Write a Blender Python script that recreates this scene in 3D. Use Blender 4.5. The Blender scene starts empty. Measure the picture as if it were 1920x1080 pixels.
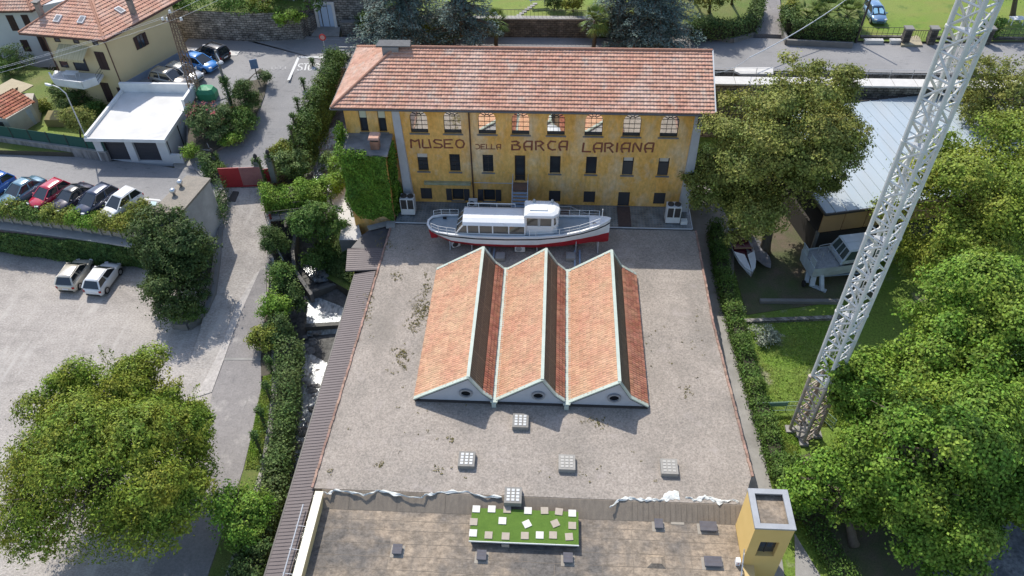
import bpy, math, random
import numpy as np
from mathutils import Vector, Matrix
R_ = math.radians
random.seed(7)
SC = bpy.context.scene
COL = SC.collection
# ------------------------------------------------------------------ camera, sky, sun, exposure
FPX, CZ = 1478.0, 46.0
def _n(v):
    v = np.array(v, float); return v / np.linalg.norm(v)
_dn = _n((27, -1540, -FPX)); _zv = -_dn
_yv = _n((105, 1420, -FPX)); _yv = _n(_yv - _zv * (_yv @ _zv)); _xv = np.cross(_yv, _zv)
CM = np.stack([_xv, _yv, _zv])                      # world = CM @ camera
cam = bpy.data.cameras.new("camera"); camo = bpy.data.objects.new("camera", cam); COL.objects.link(camo)
mw = Matrix([list(CM[0]) + [0], list(CM[1]) + [0], list(CM[2]) + [CZ], [0, 0, 0, 1]])
camo.matrix_world = mw
cam.sensor_fit = 'HORIZONTAL'; cam.sensor_width = 36.0; cam.lens = 36.0 * FPX / 1920.0
cam.clip_start = 0.5; cam.clip_end = 2000
SC.camera = camo
SUN = Vector((-0.41, 0.74, 1.0)).normalized()
sun_el = math.asin(SUN.z); sun_az = math.atan2(SUN.x, SUN.y)
w = bpy.data.worlds.new("World"); SC.world = w; w.use_nodes = True
nt = w.node_tree; nt.nodes.clear()
sky = nt.nodes.new("ShaderNodeTexSky"); sky.sky_type = 'NISHITA'; sky.sun_disc = False
sky.sun_elevation = sun_el; sky.sun_rotation = sun_az; sky.air_density = 1.0; sky.dust_density = 1.2
bg = nt.nodes.new("ShaderNodeBackground"); bg.inputs[1].default_value = 0.15
wo = nt.nodes.new("ShaderNodeOutputWorld")
nt.links.new(sky.outputs[0], bg.inputs[0]); nt.links.new(bg.outputs[0], wo.inputs[0])
sl = bpy.data.lights.new("sun", 'SUN'); sl.energy = 3.2; sl.angle = R_(0.5); sl.color = (1.0, 0.95, 0.87)
so = bpy.data.objects.new("sun", sl); COL.objects.link(so)
so.rotation_euler = (-SUN).to_track_quat('-Z', 'Y').to_euler(); so.location = (-40, 70, 90)
SC.view_settings.view_transform = 'Standard'; SC.view_settings.look = 'None'
SC.view_settings.exposure = 0.6; SC.view_settings.gamma = 1.0
SC.view_settings.use_curve_mapping = False

# ------------------------------------------------------------------ survey of the photograph: pixel + known height -> metres
def P(px, py, z=0.0):
    d = CM @ np.array([px - 960.0, 540.0 - py, -FPX]); t = (z - CZ) / d[2]
    return Vector((d[0] * t, d[1] * t, z))
def Q(px, py, y):
    d = CM @ np.array([px - 960.0, 540.0 - py, -FPX]); t = y / d[1]
    return Vector((d[0] * t, y, CZ + d[2] * t))

# ------------------------------------------------------------------ materials
MATS = {}
def nd(nt, typ, **kw):
    n = nt.nodes.new(typ)
    for k, v in kw.items():
        setattr(n, k, v)
    return n
def mat(name, col, col2=None, scale=1.0, rough=0.8, metal=0.0, bump=0.0, bscale=None, detail=6, contrast=0.5,
        col3=None, scale3=0.15, rnd=0.0, spec=0.3, stretch=None, speck=0.0, speckscale=12, trans=None, mid=0.5, amt3=0.7, mid3=0.5, con3=0.25):
    """one procedural material: two-tone noise, an optional broad third tone, speckle, per-island variation, bump"""
    if name in MATS: return MATS[name]
    m = bpy.data.materials.new(name); m.use_nodes = True; MATS[name] = m
    nt = m.node_tree; b = nt.nodes["Principled BSDF"]; L = nt.links.new
    b.inputs["Roughness"].default_value = rough; b.inputs["Metallic"].default_value = metal
    b.inputs["Specular IOR Level"].default_value = spec
    tc = nd(nt, "ShaderNodeTexCoord"); vec = tc.outputs["Object"]
    if stretch:
        mp = nd(nt, "ShaderNodeMapping"); mp.inputs["Scale"].default_value = stretch
        L(vec, mp.inputs["Vector"]); vec = mp.outputs[0]
    rgb = nd(nt, "ShaderNodeRGB"); rgb.outputs[0].default_value = (*col, 1); out = rgb.outputs[0]
    def mix(fac, a, c, typ='MIX'):
        x = nd(nt, "ShaderNodeMix", data_type='RGBA', blend_type=typ)
        if hasattr(fac, 'links'): L(fac, x.inputs[0])
        else: x.inputs[0].default_value = fac
        L(a, x.inputs[6])
        if hasattr(c, 'links'): L(c, x.inputs[7])
        else: x.inputs[7].default_value = (*c, 1)
        return x.outputs[2]
    def noise(s, det=6, v=None, ro=0.6):
        n = nd(nt, "ShaderNodeTexNoise"); n.inputs["Scale"].default_value = s; n.inputs["Detail"].default_value = det
        n.inputs["Roughness"].default_value = ro; L(v or vec, n.inputs["Vector"]); return n.outputs[0]
    def ramp(x, lo, hi):
        r = nd(nt, "ShaderNodeMapRange"); r.inputs[1].default_value = lo; r.inputs[2].default_value = hi; L(x, r.inputs[0]); return r.outputs[0]
    if col2: out = mix(ramp(noise(scale, detail), mid - contrast * .5, mid + contrast * .5), out, col2)
    if col3:
        f = ramp(noise(scale3, 5), mid3 - con3 * .5, mid3 + con3 * .5)
        mm = nd(nt, "ShaderNodeMath", operation='MULTIPLY'); mm.inputs[1].default_value = amt3; L(f, mm.inputs[0])
        out = mix(mm.outputs[0], out, col3)
    if speck:
        f = ramp(noise(speckscale, 3, ro=0.75), 0.32, 0.68)
        v = nd(nt, "ShaderNodeMapRange"); v.inputs[3].default_value = 1 - speck; v.inputs[4].default_value = 1 + speck; L(f, v.inputs[0])
        cx = nd(nt, "ShaderNodeCombineColor")
        for i in range(3): L(v.outputs[0], cx.inputs[i])
        out = mix(1.0, out, cx.outputs[0], 'MULTIPLY')
    if rnd:
        g = nd(nt, "ShaderNodeNewGeometry")
        h = nd(nt, "ShaderNodeHueSaturation")
        v = nd(nt, "ShaderNodeMapRange"); v.inputs[3].default_value = 1 - rnd; v.inputs[4].default_value = 1 + rnd
        L(g.outputs["Random Per Island"], v.inputs[0]); L(v.outputs[0], h.inputs["Value"])
        wv = nd(nt, "ShaderNodeMath", operation='MULTIPLY_ADD'); wv.inputs[1].default_value = 7.31; wv.inputs[2].default_value = 0
        L(g.outputs["Random Per Island"], wv.inputs[0])
        fr = nd(nt, "ShaderNodeMath", operation='FRACT'); L(wv.outputs[0], fr.inputs[0])
        v2 = nd(nt, "ShaderNodeMapRange"); v2.inputs[3].default_value = 0.5 - rnd * .03; v2.inputs[4].default_value = 0.5 + rnd * .03
        L(fr.outputs[0], v2.inputs[0]); L(v2.outputs[0], h.inputs["Hue"])
        L(out, h.inputs["Color"]); out = h.outputs[0]
    L(out, b.inputs["Base Color"])
    if bump:
        bp = nd(nt, "ShaderNodeBump"); bp.inputs["Strength"].default_value = bump; bp.inputs["Distance"].default_value = 0.05
        L(noise(bscale or scale * 4, 8), bp.inputs["Height"]); L(bp.outputs[0], b.inputs["Normal"])
    if trans:
        t = nd(nt, "ShaderNodeBsdfTranslucent"); L(out, t.inputs["Color"])
        mx = nd(nt, "ShaderNodeMixShader"); mx.inputs[0].default_value = trans
        o = nt.nodes["Material Output"]; L(b.outputs[0], mx.inputs[1]); L(t.outputs[0], mx.inputs[2]); L(mx.outputs[0], o.inputs[0])
    return m
def layer(m, sc, lo, hi, col, amt, det=6, rough=.6):
    """a further stain or wear layer over a material's base colour, from stretched noise"""
    nt = m.node_tree; b = nt.nodes["Principled BSDF"]; L = nt.links.new; src = b.inputs["Base Color"].links[0].from_socket
    tc = nd(nt, "ShaderNodeTexCoord"); mp = nd(nt, "ShaderNodeMapping"); mp.inputs["Scale"].default_value = sc; L(tc.outputs["Object"], mp.inputs["Vector"])
    n = nd(nt, "ShaderNodeTexNoise"); n.inputs["Scale"].default_value = 1; n.inputs["Detail"].default_value = det; n.inputs["Roughness"].default_value = rough; L(mp.outputs[0], n.inputs["Vector"])
    r = nd(nt, "ShaderNodeMapRange"); r.inputs[1].default_value = lo; r.inputs[2].default_value = hi; r.inputs[4].default_value = amt; L(n.outputs[0], r.inputs[0])
    x = nd(nt, "ShaderNodeMix", data_type='RGBA'); L(r.outputs[0], x.inputs[0]); L(src, x.inputs[6]); x.inputs[7].default_value = (*col, 1); L(x.outputs[2], b.inputs["Base Color"])
    return m
def brickmat(name, c1, c2, mortar, bw=0.5, bh=0.25, ms=0.02, rough=0.9, bump=0.4, noise_amt=0.35, plane='XZ', offset=0.5, dist=0.0):
    if name in MATS: return MATS[name]
    m = bpy.data.materials.new(name); m.use_nodes = True; MATS[name] = m
    nt = m.node_tree; b = nt.nodes["Principled BSDF"]; L = nt.links.new; b.inputs["Roughness"].default_value = rough
    tc = nd(nt, "ShaderNodeTexCoord"); sp = nd(nt, "ShaderNodeSeparateXYZ"); L(tc.outputs["Object"], sp.inputs[0])
    cb = nd(nt, "ShaderNodeCombineXYZ"); idx = {'X': 0, 'Y': 1, 'Z': 2}
    if plane == 'SZ':
        ad = nd(nt, "ShaderNodeMath", operation='ADD'); L(sp.outputs[0], ad.inputs[0]); L(sp.outputs[1], ad.inputs[1])
        L(ad.outputs[0], cb.inputs[0]); L(sp.outputs[2], cb.inputs[1])
    else:
        L(sp.outputs[idx[plane[0]]], cb.inputs[0]); L(sp.outputs[idx[plane[1]]], cb.inputs[1])
    v = cb.outputs[0]
    if dist:
        n0 = nd(nt, "ShaderNodeTexNoise"); n0.inputs["Scale"].default_value = 2.5; L(v, n0.inputs["Vector"])
        vm = nd(nt, "ShaderNodeVectorMath", operation='MULTIPLY_ADD'); vm.inputs[1].default_value = (dist,) * 3
        L(n0.outputs["Color"], vm.inputs[0]); L(v, vm.inputs[2]); v = vm.outputs[0]
    br = nd(nt, "ShaderNodeTexBrick"); br.offset = offset
    br.inputs["Color1"].default_value = (*c1, 1); br.inputs["Color2"].default_value = (*c2, 1); br.inputs["Mortar"].default_value = (*mortar, 1)
    br.inputs["Scale"].default_value = 1; br.inputs["Mortar Size"].default_value = ms
    br.inputs["Brick Width"].default_value = bw; br.inputs["Row Height"].default_value = bh
    L(v, br.inputs["Vector"])
    n = nd(nt, "ShaderNodeTexNoise"); n.inputs["Scale"].default_value = 1.3; n.inputs["Detail"].default_value = 8; L(tc.outputs["Object"], n.inputs["Vector"])
    r = nd(nt, "ShaderNodeMapRange"); r.inputs[1].default_value = .3; r.inputs[2].default_value = .7
    r.inputs[3].default_value = 1 - noise_amt; r.inputs[4].default_value = 1 + noise_amt; L(n.outputs[0], r.inputs[0])
    cc = nd(nt, "ShaderNodeCombineColor")
    for i in range(3): L(r.outputs[0], cc.inputs[i])
    x = nd(nt, "ShaderNodeMix", data_type='RGBA', blend_type='MULTIPLY'); x.inputs[0].default_value = 1
    L(br.outputs[0], x.inputs[6]); L(cc.outputs[0], x.inputs[7]); L(x.outputs[2], b.inputs["Base Color"])
    bp = nd(nt, "ShaderNodeBump"); bp.inputs["Strength"].default_value = bump; bp.inputs["Distance"].default_value = 0.04; bp.invert = True
    L(br.outputs["Fac"], bp.inputs["Height"]); L(bp.outputs[0], b.inputs["Normal"])
    return m
def leafmat(name, c1, c2, c3=None, scale=0.5, trans=0.24, rnd=0.5, scale3=0.35, amt3=0.8, mid3=0.55):
    tone = lambda c: (c[0] * 1.62, c[1] * 1.55, c[2] * 1.45 + .009); c1, c2 = tone(c1), tone(c2); c3 = tone(c3) if c3 else None
    return mat(name, c1, c2, scale=scale, rough=0.6, spec=0.18, contrast=0.3, rnd=rnd, trans=trans, col3=c3, scale3=scale3, amt3=amt3, mid3=mid3)
def glass(name, col=(0.02, 0.025, 0.03), rough=0.05, spec=0.9):
    return mat(name, col, rough=rough, spec=spec)

# ------------------------------------------------------------------ mesh builder
class MB:
    def __init__(s): s.v = []; s.f = []; s.mi = []; s.m = 0
    def add(s, pts):
        k = len(s.v); s.v.extend([tuple(p) for p in pts]); return k
    def poly(s, *pts):
        k = s.add(pts); s.f.append(tuple(range(k, k + len(pts)))); s.mi.append(s.m); return s
    def hexa(s, p):      # 8 corners: bottom 4 ccw, top 4 ccw
        k = s.add(p)
        for q in ((3, 2, 1, 0), (4, 5, 6, 7), (0, 1, 5, 4), (1, 2, 6, 5), (2, 3, 7, 6), (3, 0, 4, 7)):
            s.f.append(tuple(k + i for i in q)); s.mi.append(s.m)
        return s
    def box(s, x0, x1, y0, y1, z0, z1):
        return s.hexa([(x0, y0, z0), (x1, y0, z0), (x1, y1, z0), (x0, y1, z0), (x0, y0, z1), (x1, y0, z1), (x1, y1, z1), (x0, y1, z1)])
    def obox(s, c, sx, sy, sz, rz=0.0, pitch=0.0):   # centre of base, sizes, rotation
        M = Matrix.Rotation(rz, 3, 'Z') @ Matrix.Rotation(pitch, 3, 'X'); c = Vector(c)
        pts = [c + M @ Vector((a * sx / 2, b * sy / 2, h * sz)) for h in (0, 1) for a, b in ((-1, -1), (1, -1), (1, 1), (-1, 1))]
        return s.hexa(pts)
    def prism(s, pts, z0, z1):          # pts: xy ccw ; z0/z1 number or lists
        n = len(pts); a = [z0] * n if not isinstance(z0, (list, tuple)) else z0; b = [z1] * n if not isinstance(z1, (list, tuple)) else z1
        k = s.add([(p[0], p[1], a[i]) for i, p in enumerate(pts)] + [(p[0], p[1], b[i]) for i, p in enumerate(pts)])
        area = sum(pts[i][0] * pts[(i + 1) % n][1] - pts[(i + 1) % n][0] * pts[i][1] for i in range(n))
        top = tuple(range(k + n, k + 2 * n)); bot = tuple(range(k + n - 1, k - 1, -1))
        if area < 0: top = top[::-1]; bot = bot[::-1]
        s.f += [top, bot]; s.mi += [s.m, s.m]
        for i in range(n):
            j = (i + 1) % n; q = (k + i, k + j, k + n + j, k + n + i)
            s.f.append(q if area >= 0 else q[::-1]); s.mi.append(s.m)
        return s
    def bar(s, a, b, w, h=None, up=(0, 0, 1)):      # rectangular bar from a to b
        a = Vector(a); b = Vector(b); h = h or w; d = (b - a)
        if d.length < 1e-6: return s
        d.normalize(); u = Vector(up)
        if abs(d.dot(u)) > .98: u = Vector((0, 1, 0))
        x = d.cross(u).normalized(); y = x.cross(d).normalized()
        c = lambda p: [p - x * w / 2 - y * h / 2, p + x * w / 2 - y * h / 2, p + x * w / 2 + y * h / 2, p - x * w / 2 + y * h / 2]
        A = c(a); B = c(b)
        return s.hexa([A[0], A[1], B[1], B[0], A[3], A[2], B[2], B[3]])
    def tube(s, pts, r, n=8, cap=True):
        pts = [Vector(p) for p in pts]; rs = r if isinstance(r, (list, tuple)) else [r] * len(pts); rings = []
        pn = None
        for i, p in enumerate(pts):
            d = (pts[min(i + 1, len(pts) - 1)] - pts[max(i - 1, 0)]).normalized()
            if pn is None:
                u = Vector((0, 0, 1)) if abs(d.z) < .95 else Vector((1, 0, 0)); x = d.cross(u).normalized()
            else:
                x = (pn - d * pn.dot(d)).normalized()
            pn = x; y = d.cross(x)
            k = s.add([p + (x * math.cos(t) + y * math.sin(t)) * rs[i] for t in [2 * math.pi * j / n for j in range(n)]]); rings.append(k)
        for a, b in zip(rings, rings[1:]):
            for j in range(n):
                s.f.append((a + j, a + (j + 1) % n, b + (j + 1) % n, b + j)); s.mi.append(s.m)
        if cap:
            s.f.append(tuple(rings[0] + n - 1 - j for j in range(n))); s.f.append(tuple(rings[-1] + j for j in range(n))); s.mi += [s.m, s.m]
        return s
    def lathe(s, c, prof, n=16, axis='Z'):
        c = Vector(c); rings = []
        for r, h in prof:
            pts = []
            for j in range(n):
                t = 2 * math.pi * j / n; a, b = r * math.cos(t), r * math.sin(t)
                pts.append(c + (Vector((a, b, h)) if axis == 'Z' else Vector((a, -h, b)) if axis == 'Y' else Vector((h, a, b))))
            rings.append(s.add(pts))
        for a, b in zip(rings, rings[1:]):
            for j in range(n):
                s.f.append((a + j, a + (j + 1) % n, b + (j + 1) % n, b + j)); s.mi.append(s.m)
        s.f.append(tuple(rings[0] + n - 1 - j for j in range(n))); s.f.append(tuple(rings[-1] + j for j in range(n))); s.mi += [s.m, s.m]
        return s
    def loft(s, rings, close=True, caps=True):      # rings: lists of equal length points
        n = len(rings[0]); ks = [s.add(r) for r in rings]
        for a, b in zip(ks, ks[1:]):
            for j in range(n if close else n - 1):
                s.f.append((a + j, a + (j + 1) % n, b + (j + 1) % n, b + j)); s.mi.append(s.m)
        if caps and close:
            s.f.append(tuple(ks[0] + n - 1 - j for j in range(n))); s.f.append(tuple(ks[-1] + j for j in range(n))); s.mi += [s.m, s.m]
        return s
    def build(s, name, mats, parent=None, smooth=False, local=False, **kw):
        me = bpy.data.meshes.new(name)
        off = Vector((0, 0, 0)); p = parent
        if not local:
            while p is not None: off = off + p.location; p = p.parent
        vs = s.v if off.length == 0 else [(x - off.x, y - off.y, z - off.z) for x, y, z in s.v]
        me.from_pydata(vs, [], s.f)
        for m in (mats if isinstance(mats, (list, tuple)) else [mats]): me.materials.append(m)
        if isinstance(mats, (list, tuple)) and len(mats) > 1: me.polygons.foreach_set("material_index", s.mi)
        if smooth: me.polygons.foreach_set("use_smooth", [True] * len(s.f))
        me.update()
        o = bpy.data.objects.new(name, me); COL.objects.link(o)
        if parent is not None: o.parent = parent
        for k, v in kw.items(): o[k] = v
        return o
def thing(name, label, cat, loc=(0, 0, 0), rz=0.0, group=None):
    o = bpy.data.objects.new(name, None); COL.objects.link(o); o.location = loc; o.rotation_euler = (0, 0, rz)
    o.empty_display_size = 0.2
    o["label"] = label; o["category"] = cat
    if group: o["group"] = group
    return o
def tag(o, label, cat, group=None):
    o["label"] = label; o["category"] = cat
    if group: o["group"] = group
    return o
def struct(o): o["kind"] = "structure"; return o
def stuff(o, label=None, cat=None):
    o["kind"] = "stuff"
    if label: o["label"] = label; o["category"] = cat
    return o
def kids(o): return [c for c in COL.objects if c.parent is o]
def copy_tree(o, loc=None, rz=None, label=None, group=None, parent=None):
    c = o.copy(); COL.objects.link(c)
    if parent is not None: c.parent = parent
    if loc is not None: c.location = loc
    if rz is not None: c.rotation_euler = (0, 0, rz)
    if label: c["label"] = label
    if group: c["group"] = group
    for k in list(o.children): copy_tree(k, parent=c)
    return c
def slab(name, top, zb, m, skirt=None, kind=True):
    """a piece of ground: top polygon of (x,y,z) with sides going down to zb"""
    mb = MB(); top = [Vector(t) for t in top]
    ar = sum(top[i].x * top[(i + 1) % len(top)].y - top[(i + 1) % len(top)].x * top[i].y for i in range(len(top)))
    if ar < 0: top = top[::-1]
    mb.poly(*top); mb.m = 1
    for i in range(len(top)):
        a, b = top[i], top[(i + 1) % len(top)]
        mb.poly((a.x, a.y, zb), (b.x, b.y, zb), b, a)
    o = mb.build(name, [m, skirt or m])
    return struct(o) if kind else o
def strip(name, pairs, zb, m, skirt=None, sub=1):
    """a sloping strip of ground from pairs of left/right edge points"""
    mb = MB(); Ls = [Vector(a) for a, b in pairs]; Rs = [Vector(b) for a, b in pairs]
    for i in range(len(pairs) - 1):
        mb.m = 0; mb.poly(Ls[i], Ls[i + 1], Rs[i + 1], Rs[i]) if False else mb.poly(Rs[i], Ls[i], Ls[i + 1], Rs[i + 1])
        mb.m = 1
        for a, b in ((Ls[i], Ls[i + 1]), (Rs[i + 1], Rs[i])):
            mb.poly((a.x, a.y, zb), (b.x, b.y, zb), b, a)
    mb.m = 1
    for a, b in ((Rs[0], Ls[0]), (Ls[-1], Rs[-1])):
        mb.poly((a.x, a.y, zb), (b.x, b.y, zb), b, a)
    return struct(mb.build(name, [m, skirt or m]))
# ------------------------------------------------------------------ roof tiles as real geometry
def tiles(mb, o, u, v, nrm, lu, lv, wu=0.25, hv=0.36, lift=0.045, ridge=0.05, u0=None, u1=None, jit=0.012, seed=1):
    """o origin at eave, u along the eave, v up the slope; u0(v),u1(v) bounds"""
    rd = random.Random(seed); o = Vector(o); u = Vector(u).normalized(); v = Vector(v).normalized(); nrm = Vector(nrm).normalized()
    u0 = u0 or (lambda t: 0.0); u1 = u1 or (lambda t: lu)
    nv = int(math.ceil(lv / hv)); nu = int(math.ceil(lu / wu))
    for j in range(nv):
        va, vb = j * hv, min((j + 1) * hv + 0.03, lv)
        if vb - va < .05: continue
        for i in range(nu):
            ua, ub = i * wu, (i + 1) * wu
            aa, ab = max(ua, u0(va)), min(ub, u1(va)); ba, bb = max(ua, u0(vb)), min(ub, u1(vb))
            if ab - aa < .01 and bb - ba < .01: continue
            if ab < aa: ab = aa = (u0(va) if ua < u0(va) else u1(va))
            if bb < ba: bb = ba = (u0(vb) if ua < u0(vb) else u1(vb))
            l = lift + rd.uniform(-jit, jit); am, bm = (aa + ab) / 2, (ba + bb) / 2
            p = lambda a, t, h: o + u * a + v * t + nrm * h
            k = mb.add([p(aa, va, l), p(am, va, l + ridge), p(ab, va, l), p(ba, vb, 0.004), p(bm, vb, ridge * .8), p(bb, vb, 0.004), p(aa, va, -.01), p(ab, va, -.01)])
            mb.f += [(k, k + 1, k + 4, k + 3), (k + 1, k + 2, k + 5, k + 4), (k + 6, k + 7, k + 2, k + 1, k)]; mb.mi += [mb.m] * 3
# ------------------------------------------------------------------ foliage
NR = np.random.default_rng(11)
def leafmesh(name, pos, nrm, size, m, parent=None, asp=0.62, smooth=False):
    """many folded leaf faces at pos facing nrm"""
    n = len(pos); nrm = nrm / np.maximum(np.linalg.norm(nrm, axis=1, keepdims=True), 1e-6)
    r = NR.normal(size=(n, 3)); a = np.cross(nrm, r); a /= np.maximum(np.linalg.norm(a, axis=1, keepdims=True), 1e-6)
    b = np.cross(nrm, a); s = (size if np.ndim(size) else np.full(n, size))[:, None] * NR.uniform(.7, 1.3, (n, 1))
    v = np.empty((n, 4, 3)); v[:, 0] = pos - a * s * .5; v[:, 1] = pos - b * s * asp * .5 + nrm * s * .08
    v[:, 2] = pos + a * s * .5; v[:, 3] = pos + b * s * asp * .5 + nrm * s * .08
    off = Vector((0, 0, 0)); p = parent
    while p is not None: off = off + p.location; p = p.parent
    v = v.reshape(-1, 3) - np.array(off)
    me = bpy.data.meshes.new(name); me.vertices.add(n * 4); me.vertices.foreach_set("co", v.ravel())
    me.loops.add(n * 4); me.loops.foreach_set("vertex_index", np.arange(n * 4, dtype=np.int32))
    me.polygons.add(n); me.polygons.foreach_set("loop_start", np.arange(0, n * 4, 4, dtype=np.int32))
    me.polygons.foreach_set("loop_total", np.full(n, 4, dtype=np.int32))
    me.materials.append(m); me.update(calc_edges=True)
    o = bpy.data.objects.new(name, me); COL.objects.link(o)
    if parent is not None: o.parent = parent
    return o
def sph(n):
    d = NR.normal(size=(n, 3)); return d / np.linalg.norm(d, axis=1, keepdims=True)
def crown_pts(c, r, nl, n, lobe=0.34, zmin=-0.75, inner=0.12, spread=(0.66, 1.1), flat=0.62, upbias=0.0, twig=13, tws=.15):
    """leaf points in nl leafy lobes set over an ellipsoid, denser at their outside"""
    c = np.array(c, float); r = np.array(r, float); nl = int(min(nl, max(8, 9.5 / (math.pi * lobe ** 2))))
    d = sph(nl * 3); d = d[d[:, 2] > zmin][:nl]; nl = len(d)
    rad = NR.uniform(*spread, (nl, 1)); lc = c + d * r * rad * (1 - lobe * .6)
    lr = r.mean() * lobe * (.5 + .95 * NR.random(nl) ** 1.5)
    wv = 1 + .16 * np.sin(d[:, 0] * 3.1 + r[0] * 7) * np.cos(d[:, 1] * 2.7 + c[0]) + .10 * np.sin(d[:, 2] * 5 + d[:, 0] * 4 + c[1]); lc = c + (lc - c) * wv[:, None]
    nt_ = max(nl, n // twig)                              # leaves sit in twigs, with gaps between them
    which = NR.choice(nl, nt_, p=(lr ** 2) / (lr ** 2).sum())
    e = sph(nt_); e[:, 2] = np.where((e[:, 2] < -.1) & (NR.random(nt_) < .85), -e[:, 2], e[:, 2])
    rr = NR.uniform(0.62, 1.1, (nt_, 1))
    off = e * rr * lr[which][:, None]; off[:, 2] *= flat
    tw = lc[which] + off + NR.normal(size=(nt_, 3)) * .04
    tn = e + 0.3 * d[which] + NR.normal(size=(nt_, 3)) * .35; tn[:, 2] += .35 + upbias
    ti = NR.integers(0, nt_, n); ts = tws * NR.uniform(.6, 1.4, (nt_, 1))
    pos = tw[ti] + NR.normal(size=(n, 3)) * ts[ti] * np.array([1, 1, .75]); nr = tn[ti] + NR.normal(size=(n, 3)) * .38
    k = int(n * inner); e2 = sph(k); pos2 = c + e2 * r * (NR.uniform(0.1, .8, (k, 1)) ** .5)
    pos = np.vstack([pos, pos2]); nr = np.vstack([nr, e2 + NR.normal(size=(k, 3)) * .8])
    return pos, nr
def limbs(mb, base, top, r0, c, r, n=9, seed=3):
    """tapered trunk with limbs reaching into the crown"""
    rd = random.Random(seed); b = Vector(base); t = Vector(top); mid = b.lerp(t, .5) + Vector((rd.uniform(-.2, .2), rd.uniform(-.2, .2), 0))
    mb.tube([b, b.lerp(mid, .15), mid, t], [r0 * 1.35, r0, r0 * .75, r0 * .25], 9)
    for i in range(n):
        a = 2 * math.pi * i / n + rd.uniform(-.3, .3); h = rd.uniform(.35, .9)
        s = b.lerp(t, h); e = Vector((c[0] + math.cos(a) * r[0] * .75, c[1] + math.sin(a) * r[1] * .75, c[2] + rd.uniform(-.3, .5) * r[2]))
        m2 = s.lerp(e, .5) + Vector((0, 0, .3)); mb.tube([s, m2, e], [r0 * .4, r0 * .22, r0 * .06], 6)
M_BARK = mat("bark", (.09, .07, .05), (.15, .12, .09), scale=3, bump=.6, stretch=(3, 3, .6))
def tree(name, label, cat, base, c, r, nl, n, size, m, r0=.25, lobe=.34, group=None, extra=None, limbn=9, asp=.62, **kw):
    t = thing(name, label, cat, base, group=group)
    mb = MB(); limbs(mb, base, (c[0], c[1], c[2] + r[2] * .5), r0, c, r, limbn, seed=nl); mb.build("trunk", M_BARK, t, smooth=True)
    pos, nr = crown_pts(c, r, nl, n, lobe, **kw)
    if extra is not None:
        for (c2, r2, nl2, n2) in extra:
            p2, q2 = crown_pts(c2, r2, nl2, n2, lobe, **kw); pos = np.vstack([pos, p2]); nr = np.vstack([nr, q2])
    leafmesh("crown", pos, nr, size, m, t, asp=asp)
    return t
def path_leaves(path, width, height, n, jitter=.15, dome=True):
    """leaf points filling a hedge-like volume along a 3-D path (its ground line)"""
    path = np.array([tuple(p) for p in path], float); seg = np.linalg.norm(np.diff(path, axis=0), axis=1); cum = np.r_[0, np.cumsum(seg)]
    t = NR.uniform(0, cum[-1], n); i = np.clip(np.searchsorted(cum, t) - 1, 0, len(seg) - 1); f = ((t - cum[i]) / seg[i])[:, None]
    p = path[i] * (1 - f) + path[i + 1] * f; d = (path[i + 1] - path[i]); d[:, 2] = 0; d /= np.linalg.norm(d, axis=1, keepdims=True)
    s = np.stack([-d[:, 1], d[:, 0], np.zeros(n)], 1)
    face = NR.random(n); side = NR.choice([-1, 1], n)
    lat = np.where(face < .5, NR.uniform(-1, 1, n), side * NR.uniform(.8, 1.05, n)); hh = np.where(face < .5, NR.uniform(.85, 1.06, n), NR.random(n) ** .8)
    wob = 1 + .22 * np.sin(t * 1.7 + 1.3) + .15 * np.sin(t * 4.1); hgt = height * (wob if dome else 1)
    if dome: hh = hh * (1 - .3 * np.abs(lat) ** 2.5)
    pos = p + s * (lat * width / 2 * (.9 + .1 * wob))[:, None]; pos[:, 2] += hh * hgt
    pos += NR.normal(size=(n, 3)) * jitter
    nr = s * np.where(face < .5, lat * .6, side)[:, None] + NR.normal(size=(n, 3)) * .5; nr[:, 2] += np.where(face < .5, 1.0, .25)
    return pos, nr
def wall_leaves(a, b, z0, z1, n, out, depth=.25, drape=0.0):
    """leaf points over a vertical face from a to b"""
    a = np.array(tuple(a), float); b = np.array(tuple(b), float); f = NR.random((n, 1)); p = a[:2] * (1 - f) + b[:2] * f
    za = np.array(z0, float); zb = np.array(z1, float)
    z = NR.random(n); z = (za[0] * (1 - f[:, 0]) + za[1] * f[:, 0]) * (1 - z) + (zb[0] * (1 - f[:, 0]) + zb[1] * f[:, 0]) * z if np.ndim(z0) else z0 + (z1 - z0) * z
    o = np.array(out, float); zz = z[:, None]; dd = NR.random((n, 1)) ** .6 * depth * (.75 + .3 * np.sin(f * 9 + 1.3 * zz) + .3 * np.sin(f * 5 - 2.1 * zz + 1) + .22 * np.sin(f * 21 + 3.4 * zz) * np.cos(2.6 * zz))
    pos = np.c_[p + o[:2] * dd, z]; nr = np.tile(o, (n, 1)) + NR.normal(size=(n, 3)) * .55; nr[:, 2] += .4
    return pos, nr
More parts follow.
